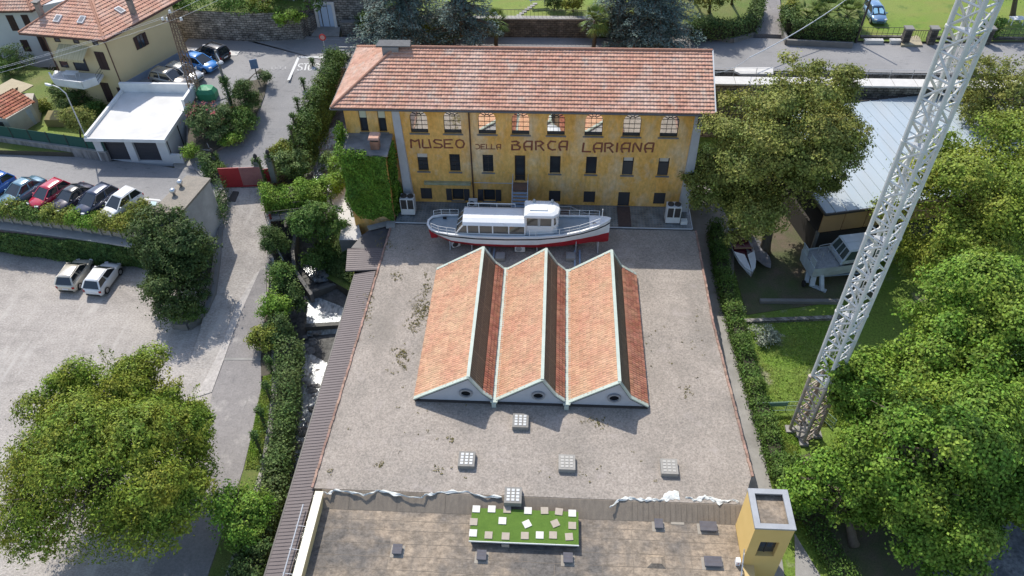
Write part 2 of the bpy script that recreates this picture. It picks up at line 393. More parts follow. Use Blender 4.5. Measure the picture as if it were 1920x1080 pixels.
# ================================================================== the ground, roads, water
M_SOIL = mat("soil", (.10, .085, .06), (.06, .055, .04), scale=.8, bump=.5, bscale=6, speck=.2)
M_STONE = brickmat("stone_wall", (.31, .29, .26), (.18, .17, .155), (.085, .08, .07), bw=.55, bh=.26, ms=.035, bump=.9, noise_amt=.55, plane='SZ', dist=.25)
M_CONC = mat("concrete", (.36, .345, .32), (.24, .23, .215), scale=.7, bump=.25, bscale=18, col3=(.14, .135, .12), scale3=.5, amt3=.6, mid3=.6)
M_CONC_D = mat("dark_concrete", (.23, .22, .205), (.15, .145, .135), scale=.9, bump=.3, bscale=14)
M_ASPH = mat("asphalt", (.235, .23, .228), (.19, .187, .187), scale=.35, bump=.25, bscale=40, col3=(.30, .29, .28), scale3=.12, amt3=.6, speck=.12, speckscale=9)
M_ASPH2 = mat("old_asphalt", (.265, .245, .232), (.205, .19, .182), scale=.9, detail=10, bump=.2, bscale=40, col3=(.40, .37, .34), scale3=.45, amt3=.7, mid3=.62, con3=.14, speck=.18, speckscale=8)
M_GRAVEL = mat("gravel_ground", (.345, .312, .28), (.245, .222, .2), scale=1.1, detail=12, bump=.6, bscale=22, col3=(.42, .382, .342), scale3=.2, amt3=.8, con3=.35, speck=.32, speckscale=6, contrast=.35, stretch=(1, 1.7, 1))
layer(M_GRAVEL, (.9, .12, 1), .52, .66, (.46, .425, .385), .6, 8); layer(M_GRAVEL, (.35, .9, 1), .56, .72, (.19, .175, .155), .5, 10, .7)
layer(M_ASPH, (.9, 3.2, 1), .6, .68, (.12, .12, .122), .5, 4); layer(M_ASPH2, (2.2, .5, 1), .6, .7, (.13, .125, .12), .5, 8)
M_COBBLE = mat("worn_paving", (.33, .31, .285), (.24, .225, .205), scale=.5, bump=.5, bscale=18, col3=(.42, .40, .37), scale3=.35, amt3=.7, speck=.24, speckscale=5)
M_GRASS = mat("grass_ground", (.085, .135, .022), (.125, .165, .03), scale=.5, bump=.8, bscale=25, col3=(.20, .175, .075), scale3=.22, amt3=.55, mid3=.62, speck=.3, speckscale=9)
layer(M_GRASS, (.4, .4, 1), .52, .7, (.20, .17, .07), .6, 10)
M_GRASS_L = mat("bright_lawn", (.16, .235, .03), (.115, .19, .022), scale=.6, bump=.7, bscale=25, speck=.22, speckscale=10, col3=(.22, .23, .06), scale3=.15, amt3=.5)
layer(M_GRASS_L, (.25, .6, 1), .5, .68, (.21, .20, .05), .7, 10); layer(M_GRASS_L, (.9, .7, 1), .58, .7, (.07, .13, .02), .6, 8)
M_GRASS_D = mat("patchy_lawn", (.125, .215, .025), (.14, .19, .035), scale=.35, bump=.8, bscale=20, col3=(.30, .27, .20), scale3=.32, amt3=.85, mid3=.64, con3=.12, speck=.35, speckscale=6)
mat("shaded_earth", (.13, .10, .075), (.09, .085, .05), scale=.6, speck=.3, col3=(.07, .10, .03), scale3=.3)
M_WHITE_LINE = mat("road_paint", (.64, .64, .62), (.55, .55, .53), scale=3, mid=.6)
M_WORN_LINE = mat("worn_road_paint", (.42, .41, .40), (.27, .265, .26), scale=4)

slab("base_ground", [(-300, -60, -5), (300, -60, -5), (300, 420, -5), (-300, 420, -5)], -6, M_GRASS)
# lower car park, beyond the left edge of the picture too
slab("car_park", [P(-420, 470), P(0, 462), P(260, 492), P(330, 480), P(412, 440), P(500, 470), P(478, 690), P(452, 880), (-15.9 - 4.2, 18, 0), (-20, -5, 0), (-75, -5, 0)], -5, M_GRAVEL, M_STONE)
slab("upper_car_park", [P(-420, 240, 3.5), P(0, 268, 3.5), P(215, 300, 3.5), P(350, 318, 3.5), P(420, 318, 3.5), P(420, 352, 3.5), P(412, 360, 3.5), P(384, 412, 3.5), P(290, 398, 3.5), P(130, 394, 3.5), P(0, 372, 3.5), P(-420, 330, 3.5)], -.5, M_ASPH, M_CONC_D)
strip("driveway", [(P(395, 352, 3.52), P(503, 352, 3.52)), (P(402, 405, 2.7), P(507, 400, 2.8)), (P(400, 480, 1.8), P(507, 480, 1.8)),
                   (P(392, 545, 1.0), P(503, 545, 1.0)), (P(375, 620, .35), P(492, 620, .35)), (P(352, 690, .03), P(480, 690, .03)), (P(372, 730, .01), P(470, 730, .01))], -1, M_GRAVEL, M_STONE)
strip("path", [(P(488, 505, 1.56), P(499, 505, 1.56)), (P(463, 560, .92), P(500, 560, .92)), (P(440, 620, .40), P(493, 620, .40)), (P(422, 671, .16), P(489, 671, .16))], -.5, M_ASPH2)
strip("path", [(P(421, 674, .13), P(489, 674, .13)), (P(398, 735, .05), P(490, 735, .05)), (P(386, 800, .05), P(475, 800, .05)), (P(380, 870, .05), P(456, 880, .05)), ((-24.5, 14, .05), (-20.3, 14, .05))], -.5, M_ASPH2)
strip("path_edge", [(P(480, 512, 1.46), P(487, 507, 1.52)), (P(444, 570, .80), P(462, 562, .88)), (P(412, 655, .2), P(438, 622, .38)), (P(395, 690, .07), P(420, 673, .15)), (P(366, 745, .045), P(397, 735, .05))], -.5, mat("pale_dust_band", (.46, .425, .39), (.36, .33, .30), scale=1.2, speck=.2, speckscale=5))
slab("seam", [P(421, 671, .165), P(489, 671, .165), P(489, 675, .15), P(420, 675, .15)], .0, M_CONC)
slab("verge", [P(493, 706, .12), P(514, 700, .12), P(508, 780, .1), P(492, 880, .1), (-19.1, 14, .1), (-20.25, 14, .1), P(457, 880, .1), P(476, 800, .1), P(491, 735, .1)], -.2, M_GRASS, M_CONC)
strip("verge", [(P(499, 545, .98), P(514, 545, .98)), (P(499, 560, .90), P(513, 560, .90)), (P(492, 620, .38), P(513, 620, .38)), (P(488, 671, .14), P(514, 671, .14)), (P(489, 705, .08), P(515, 705, .08))], -1, M_SOIL, M_STONE)
strip("street", [(P(310, 128, 6), P(640, 128, 6)), (P(350, 150, 5.9), P(600, 150, 5.8)), (P(335, 205, 5.3), P(573, 200, 5.2)), (P(350, 240, 4.8), P(552, 240, 4.8)),
                 (P(350, 280, 4.2), P(530, 280, 4.2)), (P(360, 310, 3.75), P(510, 310, 3.7)), (P(395, 351, 3.52), P(503, 351, 3.52))], -1, M_ASPH, M_STONE)
slab("road", [(-41, 73.6, 6), P(330, 128, 6), P(640, 128, 6.0), P(660, 128, 6.0), (-16.5, 72, 6), (13.5, 72, 6), (14, 74.6, 6), (100, 74.2, 6), (100, 83, 6), P(1650, 80, 6), (14, 82.2, 6), (5, 81.3, 6), (-15, 81.3, 6), P(600, 70, 6), P(480, 58, 6), P(330, 42, 6), (-49, 97, 6), (-54, 97, 6), (-40.2, 83, 6)], -1, M_ASPH, M_STONE)
slab("side_road", [P(1405, 62, 6.01), P(1482, 66, 6.01), P(1466, 30, 6.5), P(1458, -40, 7.5), P(1432, -40, 7.5), P(1432, 30, 6.5)], 3, M_ASPH2)
slab("pavement", [P(1375, 126, 6.12), P(1450, 126, 6.12), P(1450, 138, 6.12), P(1388, 138, 6.12), P(1378, 133, 6.12)], 5.9, mat("pale_paving", (.6, .585, .55), (.5, .48, .45), scale=2))
slab("pavement", [P(331, 83, 6.05), P(352, 88, 6.05), P(450, 96, 6.05), P(444, 104, 6.05), P(420, 104, 6.05), P(335, 95, 6.05)], 5.9, MATS["pale_paving"])
# ---- gardens beyond the road
slab("hillside", [(-100, 94, 9), P(330, 18, 9.3), P(470, 24, 9.3), P(560, 24, 9), (-26, 90, 9), (-26, 150, 13), (-120, 150, 16)], 0, M_GRASS, M_STONE)
slab("back_garden", [(-15, 81.7, 8), (4.4, 81.9, 8), (13, 83.4, 8), (13, 150, 10), (-19, 150, 10), (-19, 84, 8)], 0, M_GRASS_L, M_SOIL)
slab("corner_garden", [(13.2, 84.2, 6.4), P(1395, 55, 6.4), P(1420, 20, 6.6), (21, 150, 9), (13.2, 150, 9)], 0, M_GRASS, M_SOIL)
slab("palm_garden", [P(1474, 66, 6.4), P(1600, 74, 6.4), P(1622, 0, 6.4), (35, 150, 9), (27, 150, 9), P(1468, 20, 6.4)], 0, M_GRASS, M_SOIL)
slab("field", [P(1604, 76, 6.2), P(1700, 78, 6.2), (100, 83.3, 6.2), (120, 170, 8), (38, 150, 8), P(1628, 0, 6.3)], 0, M_GRASS_L, M_SOIL)
slab("driveway", [P(1690, 84, 6.22), P(1730, 84, 6.22), P(1720, 58, 6.22), P(1695, 30, 6.25), P(1685, 30, 6.25), P(1690, 58, 6.22)], 6.0, mat("bare_soil", (.40, .34, .25), (.28, .25, .14), scale=1.2, speck=.3))
# ---- house plot and forecourt
slab("garden", [(-85, 61.5, 4.0), P(205, 288, 4.0), P(235, 190, 4.0), (-43.5, 72, 4.0), (-60, 78, 4.0), (-85, 80, 4.0)], -1, M_GRASS, M_SOIL)
slab("garden_lawn", [P(52, 262, 4.05), P(68, 238, 4.05), P(120, 215, 4.05), P(148, 222, 4.05), P(190, 262, 4.05)], 3.9, M_GRASS_L)
slab("forecourt", [P(225, 165, 6.0), P(335, 108, 6.0), P(340, 92, 6.03), P(470, 130, 6.02), P(440, 178, 5.6), P(345, 208, 5.4), P(290, 190, 5.7)], 2, M_ASPH, M_CONC)
slab("planting_bed", [P(352, 290, 4.35), P(352, 210, 5.3), P(415, 208, 5.35), P(440, 170, 5.8), P(488, 128, 6.05), P(503, 142, 5.95), P(496, 178, 5.6), P(478, 225, 5.1), P(440, 262, 4.6), P(400, 284, 4.35)], 2, M_SOIL, M_CONC_D)
# ---- stream: bed, banks, water
M_BED = mat("stream_bed", (.15, .145, .135), (.08, .08, .075), scale=1.2, bump=1.0, bscale=5, speck=.45, speckscale=2.5)
strip("stream_bed", [(P(560, 140, 3), P(690, 140, 3)), (P(545, 250, 2), P(660, 250, 2)), (P(500, 330, 1.2), P(665, 330, 1.2)), (P(500, 420, .4), P(665, 420, .4)), (P(500, 520, -1.5), (-13.2, 44.8, -1.5)),
                     (P(500, 540, -2.1), (-13.2, 43.5, -2.1)), ((-23, 38.5, -3.0), (-13.2, 38.5, -3.0)), ((-22, 22, -3.4), (-13.2, 22, -3.4)), ((-21.6, 10, -3.6), (-13.2, 10, -3.6))], -4.8, M_BED)
def watermat(name, foam, col=(.05, .065, .07)):
    m = mat(name, (.66, .70, .71), col, scale=2.6, detail=12, rough=.15, spec=.6, bump=.9, bscale=5, mid=foam, contrast=.46, stretch=(1.7, .6, 1))
    return m
M_FOAM = watermat("white_water", .47, (.12, .15, .16)); M_WATER = watermat("stream_water", .34); M_FOAM2 = watermat("broken_water", .44, (.09, .11, .115))
slab("water", [P(562, 430, -.7), P(640, 430, -.7), P(655, 520, -.85), P(590, 528, -.85), P(556, 490, -.8)], -1.0, M_WATER)
slab("water", [P(600, 245, 2.15), P(640, 235, 2.15), P(640, 300, 1.6), P(612, 345, 1.45), P(585, 345, 1.45)], 1.2, M_FOAM2)
slab("water", [P(578, 556, -1.55), P(655, 536, -1.5), P(655, 608, -1.6), P(574, 610, -1.6)], -1.75, M_FOAM)
slab("water", [P(577, 612, -1.63), P(650, 608, -1.63), P(652, 632, -2.5), P(574, 634, -2.5)], -2.9, M_FOAM)
slab("water", [P(572, 632, -2.48), P(655, 632, -2.48), (-14.2, 33, -2.65), P(575, 850, -2.7), P(548, 850, -2.7), P(566, 770, -2.6), P(560, 700, -2.55)], -2.95, M_FOAM2)
slab("water", [P(545, 852, -2.75), P(590, 852, -2.75), (-14.2, 20, -3.1), (-16.8, 20, -3.1)], -3.3, M_WATER)
# weirs: concrete sills across the stream
def weir(a, b, z, zb, w=.5):
    mb = MB(); mb.bar((a.x, a.y, (z + zb) / 2), (b.x, b.y, (z + zb) / 2), w, z - zb); return mb
w1 = weir(P(578, 548, -.75), P(668, 520, -.75), -.72, -2.0, .35).build("weir", mat("wet_concrete", (.16, .155, .14), (.09, .09, .08), scale=2, bump=.5)); tag(w1, "upper concrete weir sill slanting across the stream under the pool", "weir")
w2 = weir(P(572, 611, -1.55), P(655, 606, -1.55), -1.5, -2.5, .4).build("weir", MATS["wet_concrete"]); tag(w2, "lower weir with white water spilling over a dark drop", "weir")
# stream side walls
def wallrun(name, label, pts, w, zb, m, cat="wall", cap=None, capm=None):
    mb = MB()
    for a, b in zip(pts, pts[1:]):
        a = Vector(a); b = Vector(b); d = (b - a); d.z = 0; d.normalize(); s = Vector((-d.y, d.x, 0)) * w / 2
        mb.hexa([(a - s).xy.to_3d() + Vector((0, 0, zb)), (b - s).xy.to_3d() + Vector((0, 0, zb)), (b + s).xy.to_3d() + Vector((0, 0, zb)), (a + s).xy.to_3d() + Vector((0, 0, zb)), a - s, b - s, b + s, a + s])
    if cap is None:
        o = mb.build(name, m); return tag(o, label, cat)
    t = thing(name, label, cat, Vector(pts[0])); mb.build("wall", m, t); c = MB()
    for a, b in zip(pts, pts[1:]):
        c.bar(Vector(a) + Vector((0, 0, cap / 2 + .003)), Vector(b) + Vector((0, 0, cap / 2 + .003)), w + .12, cap)
    c.build("coping", capm or M_CONC, t); return t
wallrun("stream_wall", "mossy stone wall between the asphalt lane and the stream", [P(507, 470, 1.9), P(512, 545, 1.2), P(514, 640, .55), P(516, 706, .3), P(510, 780, .25), P(494, 880, .25), (-19.0, 14, .25)], .45, -4.5, M_STONE)
wallrun("river_wall", "low concrete bank wall curving along the dark pool", [P(556, 425, .9), P(548, 470, .5), P(552, 505, .2), P(584, 552, -.6)], .3, -2, M_CONC_D)
slab("bank", [P(640, 425, 1.2), P(668, 455, 1.2), P(664, 512, .4), P(655, 545, -.2), P(610, 520, -.8), P(612, 450, -.2)], -3, M_GRASS, M_SOIL)
# ---- right side: lane, garden, concrete
slab("garden", [(12.5, 12, -.02), (100, 12, -.02), (100, 72.3, -.02), (12.5, 72.3, -.02)], -5, M_GRASS_D, M_SOIL)
slab("bare_shaded_ground", [P(1375, 395, .02), P(1560, 395, .02), P(1640, 470, .02), P(1640, 555, .02), P(1400, 590, .02), P(1375, 500, .02)], -.2, mat("shaded_earth", (.13, .10, .075), (.09, .085, .05), scale=.6, speck=.3, col3=(.07, .10, .03), scale3=.3))
slab("pavement", [P(322, 295, 3.47), P(375, 290, 3.47), P(380, 326, 3.47), P(330, 324, 3.47)], 1, M_CONC)
slab("bare_shaded_ground", [P(1480, 860, .02), P(1700, 800, .02), P(1920, 800, .02), P(1960, 960, .02), P(1800, 1030, .02), P(1660, 1120, .02), P(1560, 1080, .02), P(1500, 970, .02)], -.2, MATS["shaded_earth"])  # dark soil colour put in for the shadow under the grove
slab("alley", [(12.45, 66, .04), (14.5, 66, .04), P(1378, 430, .04), P(1374, 590, .04), P(1385, 640, .04), P(1412, 760, .04), P(1448, 920, .04), (14.6, 20, .04), (12.45, 20, .04)], -.2, M_CONC)
slab("yard", [(13, 10, .05), P(1490, 1000, .05), P(1545, 1090, .05), (21, 10, .05)], -.1, M_CONC)
slab("gravel_yard", [P(1700, 1110, .05), P(1800, 1020, .05), P(1960, 930, .05), (50, 22, .05), (50, 6, .05), (25, 6, .05)], -.1, mat("blue_gravel", (.16, .165, .17), (.10, .105, .11), scale=.8, speck=.4, speckscale=4, col3=(.3, .29, .26), scale3=.5, mid3=.65))
# ================================================================== the museum building
M_OCHRE = mat("ochre_plaster", (.80, .475, .15), (.70, .365, .085), scale=.8, rough=.95, bump=.25, bscale=6, stretch=(1.1, 1, .6), col3=(.70, .56, .38), scale3=.33, amt3=.75, mid3=.60, con3=.16, speck=.16, speckscale=3, contrast=.35)
layer(M_OCHRE, (3.2, 1, .28), .54, .70, (.46, .265, .075), .34, 8); layer(M_OCHRE, (.5, 1, .45), .57, .66, (.70, .58, .40), .42, 10, .7); layer(M_OCHRE, (1.6, 1, 1.2), .64, .69, (.48, .35, .18), .4, 8)
M_PLASTER_G = mat("grey_plaster", (.52, .52, .53), (.42, .42, .43), scale=1.5, bump=.2)
M_TILE = mat("roof_tile", (.53, .31, .22), (.48, .25, .175), scale=.5, rough=.85, rnd=.13, col3=(.60, .47, .39), scale3=.35, amt3=.6, mid3=.58, spec=.2)
layer(M_TILE, (1.1, .8, .8), .56, .68, (.50, .44, .37), .5, 8); layer(M_TILE, (.6, 2.5, 2), .62, .72, (.24, .13, .10), .5, 6)
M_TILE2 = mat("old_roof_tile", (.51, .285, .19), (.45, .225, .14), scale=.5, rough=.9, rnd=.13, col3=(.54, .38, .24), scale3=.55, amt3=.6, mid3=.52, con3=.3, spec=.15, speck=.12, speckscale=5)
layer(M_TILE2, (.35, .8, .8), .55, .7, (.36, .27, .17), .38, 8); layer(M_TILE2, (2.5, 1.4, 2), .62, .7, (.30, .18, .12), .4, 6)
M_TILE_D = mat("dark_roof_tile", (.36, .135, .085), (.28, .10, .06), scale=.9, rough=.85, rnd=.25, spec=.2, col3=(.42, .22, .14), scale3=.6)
M_RIDGE = mat("ridge_tile", (.40, .215, .15), (.33, .165, .11), scale=2, rough=.85)
M_DARKMETAL = mat("dark_metal", (.045, .04, .038), (.07, .06, .055), scale=2, rough=.5)
M_ZINC = mat("zinc_sheet", (.42, .43, .44), (.33, .34, .35), scale=1.5, rough=.45, metal=.4)
M_BLACKIRON = mat("black_iron", (.035, .035, .038), (.06, .055, .05), scale=4, rough=.6)
M_MIRROR = mat("mirroring_glass", (.93, .92, .88), (.86, .85, .81), scale=.8, rough=.03, metal=1.0, bump=.02, bscale=1.2)
M_DGLASS = mat("dark_glass", (.03, .034, .04), (.045, .05, .055), scale=1.0, rough=.06, spec=.8, bump=.02, bscale=1.5)
M_SHUT = mat("shutter_paint", (.05, .048, .05), (.075, .07, .07), scale=6, rough=.7, stretch=(1, 1, 8), bump=.3)
M_LETTER = mat("faded_red_paint", (.19, .06, .04), (.30, .13, .07), scale=3.5, rough=.9, mid=.56, contrast=.3)
M_STEEL_B = mat("blue_grey_steel", (.30, .38, .48), (.24, .30, .38), scale=3, rough=.5)
M_RAIL = mat("galvanised_rail", (.52, .54, .56), (.42, .43, .45), scale=3, rough=.45, metal=.3)
M_BRICKTRIM = mat("terracotta_edge", (.33, .21, .165), (.26, .17, .13), scale=3, rough=.9, rnd=.3)

YF = 55.4; ZT = 3.0
V3_ = lambda x, y, z: Vector((x, y, z))
def wall_open(mb, x0, x1, z0, z1, y, ops, depth=.28, arch=()):
    """a wall facing -Y in the plane y with rectangular openings and their reveals"""
    xs = sorted({x0, x1, *[o[0] for o in ops], *[o[1] for o in ops]}); zs = sorted({z0, z1, *[o[2] for o in ops], *[o[3] for o in ops]})
    for i in range(len(xs) - 1):
        for j in range(len(zs) - 1):
            cx, cz = (xs[i] + xs[i + 1]) / 2, (zs[j] + zs[j + 1]) / 2
            if any(o[0] < cx < o[1] and o[2] < cz < o[3] for o in ops): continue
            mb.poly((xs[i], y, zs[j]), (xs[i + 1], y, zs[j]), (xs[i + 1], y, zs[j + 1]), (xs[i], y, zs[j + 1]))
    for k, (a, b, c, d) in enumerate(ops):
        e = y + depth
        mb.poly((a, y, c), (a, e, c), (b, e, c), (b, y, c)); mb.poly((a, y, d), (b, y, d), (b, e, d), (a, e, d))
        mb.poly((a, y, c), (a, y, d), (a, e, d), (a, e, c)); mb.poly((b, y, c), (b, e, c), (b, e, d), (b, y, d))
        if k in arch:
            r = (b - a) / 2; n = 8
            for sgn, xx in ((1, a), (-1, b)):
                for q in range(n):
                    t0, t1 = math.pi / 2 * q / n, math.pi / 2 * (q + 1) / n; cx = (a + b) / 2
                    p0 = (cx - sgn * r * math.cos(t0), d - r + r * math.sin(t0)); p1 = (cx - sgn * r * math.cos(t1), d - r + r * math.sin(t1))
                    pp = [(xx, y + .002, d), (p0[0], y + .002, p0[1]), (p1[0], y + .002, p1[1])]
                    mb.poly(*(pp if sgn > 0 else pp[::-1]))
mus = thing("museum_building", "long yellow plastered museum with red tile roof and painted lettering across its front", "museum", (-2.5, 60, ZT))
up = []
for px in (785, 848, 913, 976, 1043, 1114, 1186, 1257):
    c = Q(px, 230, YF).x; up.append((c - .72, c + .72, 10.22, 12.36))
midx = [(793, 0), (853, 0), (915, 0), (975, 1), (1041, 0), (1109, 0), (1178, 0), (1245, 0)]
mids = []
for px, dr in midx:
    c = Q(px, 305, YF).x; mids.append((c - .45, c + .45, 5.5 if dr else 6.4, 8.2))
low = []
for px, kind in ((800, 'w'), (859, 's'), (918, 's'), (1040, 'w'), (1105, 'w'), (1170, 'd'), (1237, 'w')):
    c = Q(px, 368, YF).x; low.append((c - .5, c + .5, 3.05 if kind == 'd' else 3.35, 4.6, kind))
smal = []
for px in (681, 716):
    c = Q(px, 225, YF).x; smal.append((c - .33, c + .33, 10.25, 12.5))
ops = up + mids + [l[:4] for l in low] + smal
mb = MB(); wall_open(mb, -17.0, 12.0, -1.0, 13.0, YF, ops, arch=range(8))
mb.poly((12.0, YF, -1), (12.0, 64.6, -1), (12.0, 64.6, 13.0), (12.0, 60.0, 15.3), (12.0, YF, 13.0))
mb.poly((-17.0, 64.6, -1), (-17.0, YF, -1), (-17.0, YF, 13.0), (-17.0, 64.6, 13.0))
mb.poly((12.0, 64.6, -1), (-17.0, 64.6, -1), (-17.0, 64.6, 13.0), (12.0, 64.6, 13.0))
mb.build("wall", M_OCHRE, mus)
mb = MB(); mb.box(-16.7, 11.7, YF + .62, 64.3, 3, 12.6); mb.build("interior", mat("dark_interior", (.03, .028, .026), rough=1), mus)
# grey buttress strips
for nm, x, bx in (("pilaster", -12.75, -12.35), ("pilaster", 11.65, 11.55)):
    mb = MB(); mb.hexa([(bx - .38, YF - .75, 2.5), (bx + .38, YF - .75, 2.5), (bx + .38, YF + .02, 2.5), (bx - .38, YF + .02, 2.5), (x - .3, YF - .06, 12.85), (x + .3, YF - .06, 12.85), (x + .3, YF + .02, 12.85), (x - .3, YF + .02, 12.85)])
    mb.build(nm, M_PLASTER_G, mus)
# roof planes + tiles
EV, RZ = 12.85, 15.5
FL, FR, BL, BR = Vector((-17.75, 54.75, EV)), Vector((12.72, 54.75, EV)), Vector((-17.6, 65.1, EV)), Vector((12.72, 65.1, EV))
RL, RR = Vector((-13.0, 59.95, RZ)), Vector((12.72, 59.95, RZ))
dz = Vector((0, 0, -.06))
mb = MB(); mb.poly(FL + dz, FR + dz, RR + dz, RL + dz); mb.poly(BR + dz, BL + dz, RL + dz, RR + dz); mb.poly(BL + dz, FL + dz, RL + dz)
mb.m = 1; mb.poly(FL + dz * 4, BL + dz * 4, BR + dz * 4, FR + dz * 4)
for a, b in ((FL, FR), (BL, FL), (BR, BL), (FR, RR), (RR, BR)): mb.poly(a + dz * 4, b + dz * 4, b + dz, a + dz)
mb.m = 0
ln = (RL - FL).y; sl_ = math.hypot(ln, RZ - EV); vdir = Vector((0, ln, RZ - EV)); ndir = Vector((0, -(RZ - EV), ln))
tiles(mb, FL, (1, 0, 0), vdir, ndir, FR.x - FL.x, sl_, .26, .345, u0=lambda v: (RL.x - FL.x) * v / sl_, lift=.085, ridge=.03, jit=.016)
# left hip
hd = Vector((BL - FL)).normalized(); hv_ = (RL - FL) - hd * ((RL - FL).dot(hd)); hl = hv_.length; hu = (RL - BL).dot(-hd); HB = (BL - FL).length
hn = (-hd).cross(hv_).normalized()
if hn.z < 0: hn = -hn
tiles(mb, BL, -hd, hv_, hn, HB, hl, .26, .345, u0=lambda v: hu * v / hl, u1=lambda v: HB - (HB - hu) * v / hl, lift=.05)
bv = Vector((0, -(BL.y - RL.y), RZ - EV)); tiles(mb, BR, (-1, 0, 0), bv, Vector((0, RZ - EV, BL.y - RL.y)), BR.x - BL.x, bv.length, .5, .5, u1=lambda v: (BR.x - BL.x) - (RL.x - BL.x) * v / bv.length)
roof = mb.build("roof", [M_TILE, M_DARKMETAL], mus)
mb = MB()
for a, b in ((RL, RR), (FL, RL), (BL, RL)):
    n = int((b - a).length / .42)
    for i in range(n):
        p, q = a.lerp(b, i / n), a.lerp(b, (i + 1.12) / n); mb.tube([p + Vector((0, 0, .04)), q + Vector((0, 0, .075))], [.14, .115], 8)
mb.build("ridge_cap", M_RIDGE, roof)
mb = MB(); mb.tube([FL + Vector((-.05, -.09, -.1)), FR + Vector((0, -.09, -.1))], .06, 8); mb.tube([FL + Vector((-.09, -.05, -.1)), BL + Vector((-.09, .0, -.1))], .085, 8); mb.build("gutter", mat("dull_gutter", (.13, .125, .12), rough=.5), roof)
mb = MB(); mb.bar(FR + Vector((.05, -.02, -.02)), RR + Vector((.05, 0, .04)), .1, .2); mb.bar(RR + Vector((.05, 0, .04)), BR + Vector((.05, 0, -.02)), .1, .2); mb.build("barge_board", mat("pale_flashing", (.6, .6, .58), rough=.5), roof)
mb = MB(); mb.box(-14.1, -12.75, 59.45, 60.5, 13.2, 15.7); ch = mb.build("chimney", mat("grey_render", (.30, .29, .28), (.22, .21, .2), scale=2), roof)
mb = MB(); mb.hexa([(-14.6, 59.5, 15.71), (-11.75, 59.5, 15.71), (-11.85, 60.45, 15.78), (-14.45, 60.45, 15.78), (-14.6, 59.5, 15.82), (-11.75, 59.5, 15.82), (-11.85, 60.45, 15.89), (-14.45, 60.45, 15.89)]); mb.build("chimney_cap", mat("slate_slab", (.09, .09, .092), (.14, .14, .14), scale=3, bump=.3), roof)
for s in (-15.6, -13.3):
    pass
# windows
def window(ops_, kind):
    a, b, c, d = ops_; y = YF + .2
    f = MB(); t = .045
    if kind == 'arch':
        t = .027
        r = (b - a) / 2; cx = (a + b) / 2; zc = d - r
        f.bar((a + t / 2, y, c), (a + t / 2, y, zc), t, .06); f.bar((b - t / 2, y, c), (b - t / 2, y, zc), t, .06); f.box(a, b, y - .05, y + .03, c, c + .22)
        for fx in (.355, .645): f.bar((a + (b - a) * fx, y, c + .2), (a + (b - a) * fx, y, zc + .1), t)
        for fz in (.24, .46, .70): f.bar((a, y, c + .2 + (d - c - .2) * fz * .98), (b, y, c + .2 + (d - c - .2) * fz * .98), t * .8)
        pts = [(cx - (r - .02) * math.cos(x), y, zc + (r - .02) * math.sin(x)) for x in [math.pi * k / 12 for k in range(13)]]
        ri = (b - a) * .145; pin = [(cx - ri * math.cos(x), y, zc + .1 + ri * math.sin(x)) for x in [math.pi * k / 8 for k in range(9)]]
        for P_ in (pts, pin):
            for p, q in zip(P_, P_[1:]): f.bar(p, q, t, .05, up=(0, 1, 0))
        for an in (35, 65, 115, 145):
            x = R_(an); f.bar((cx + ri * math.cos(x), y, zc + .1 + ri * math.sin(x)), (cx + r * math.cos(x), y, zc + r * math.sin(x)), t * .8, .05, up=(0, 1, 0))
        gm = M_MIRROR
    elif kind == 'grid':
        for x in (a + t / 2, (a + b) / 2, b - t / 2): f.bar((x, y, c), (x, y, d), t)
        for k in range(5): f.bar((a, y, c + t / 2 + (d - c - t) * k / 4), (b, y, c + t / 2 + (d - c - t) * k / 4), t)
        gm = M_DGLASS
    else:
        for x in (a + t, b - t): f.bar((x, y, c), (x, y, d), t * 1.6)
        for z in (c + t, d - t): f.bar((a, y, z), (b, y, z), t * 1.6)
        gm = M_DGLASS
    o = f.build("window", M_BLACKIRON, mus)
    g = MB(); g.poly((a, y + .035, c), (b, y + .035, c), (b, y + .035, d), (a, y + .035, d)); g.build("pane", gm, o)
    s = MB(); s.box(a - .12, b + .12, YF - .09, YF + .26, c - .11, c - .004); s.build("sill", M_CONC_D, o)
    return o
for o_ in up: window(o_, 'arch')
for k, (o_, (px, dr)) in enumerate(zip(mids, midx)):
    if dr:
        f = MB(); a, b, c, d = o_
        for x in (a + .05, b - .05): f.bar((x, YF + .18, c), (x, YF + .18, d), .1)
        f.bar((a, YF + .18, d - .06), (b, YF + .18, d - .06), .1); f.bar((a, YF + .18, c + .5), (b, YF + .18, c + .5), .06)
        dd = f.build("door", mat("brown_door_frame", (.07, .045, .03), rough=.6), mus)
        g = MB(); g.poly((a, YF + .22, c), (b, YF + .22, c), (b, YF + .22, d), (a, YF + .22, d)); g.build("pane", M_DGLASS, dd)
    else:
        o = window(o_, 'grid' if k < 3 else 'plain')
        a, b, c, d = o_
        if k == 0:
            s = MB(); s.box(a + .03, b - .03, YF + .1, YF + .16, d - .42, d - .02); s.build("top_panel", mat("pale_blind", (.6, .55, .48), rough=.9), o)
        if k >= 6:
            s = MB(); s.box(a + .04, b - .04, YF + .1, YF + .14, c + .02, d - .5); s.build("shutter", M_SHUT, o)
            s = MB(); s.box(a + .02, b - .02, YF + .2, YF + .215, d - .47, d - .02); s.build("top_panel", mat("pale_blind", (.6, .55, .48), rough=.9), o)
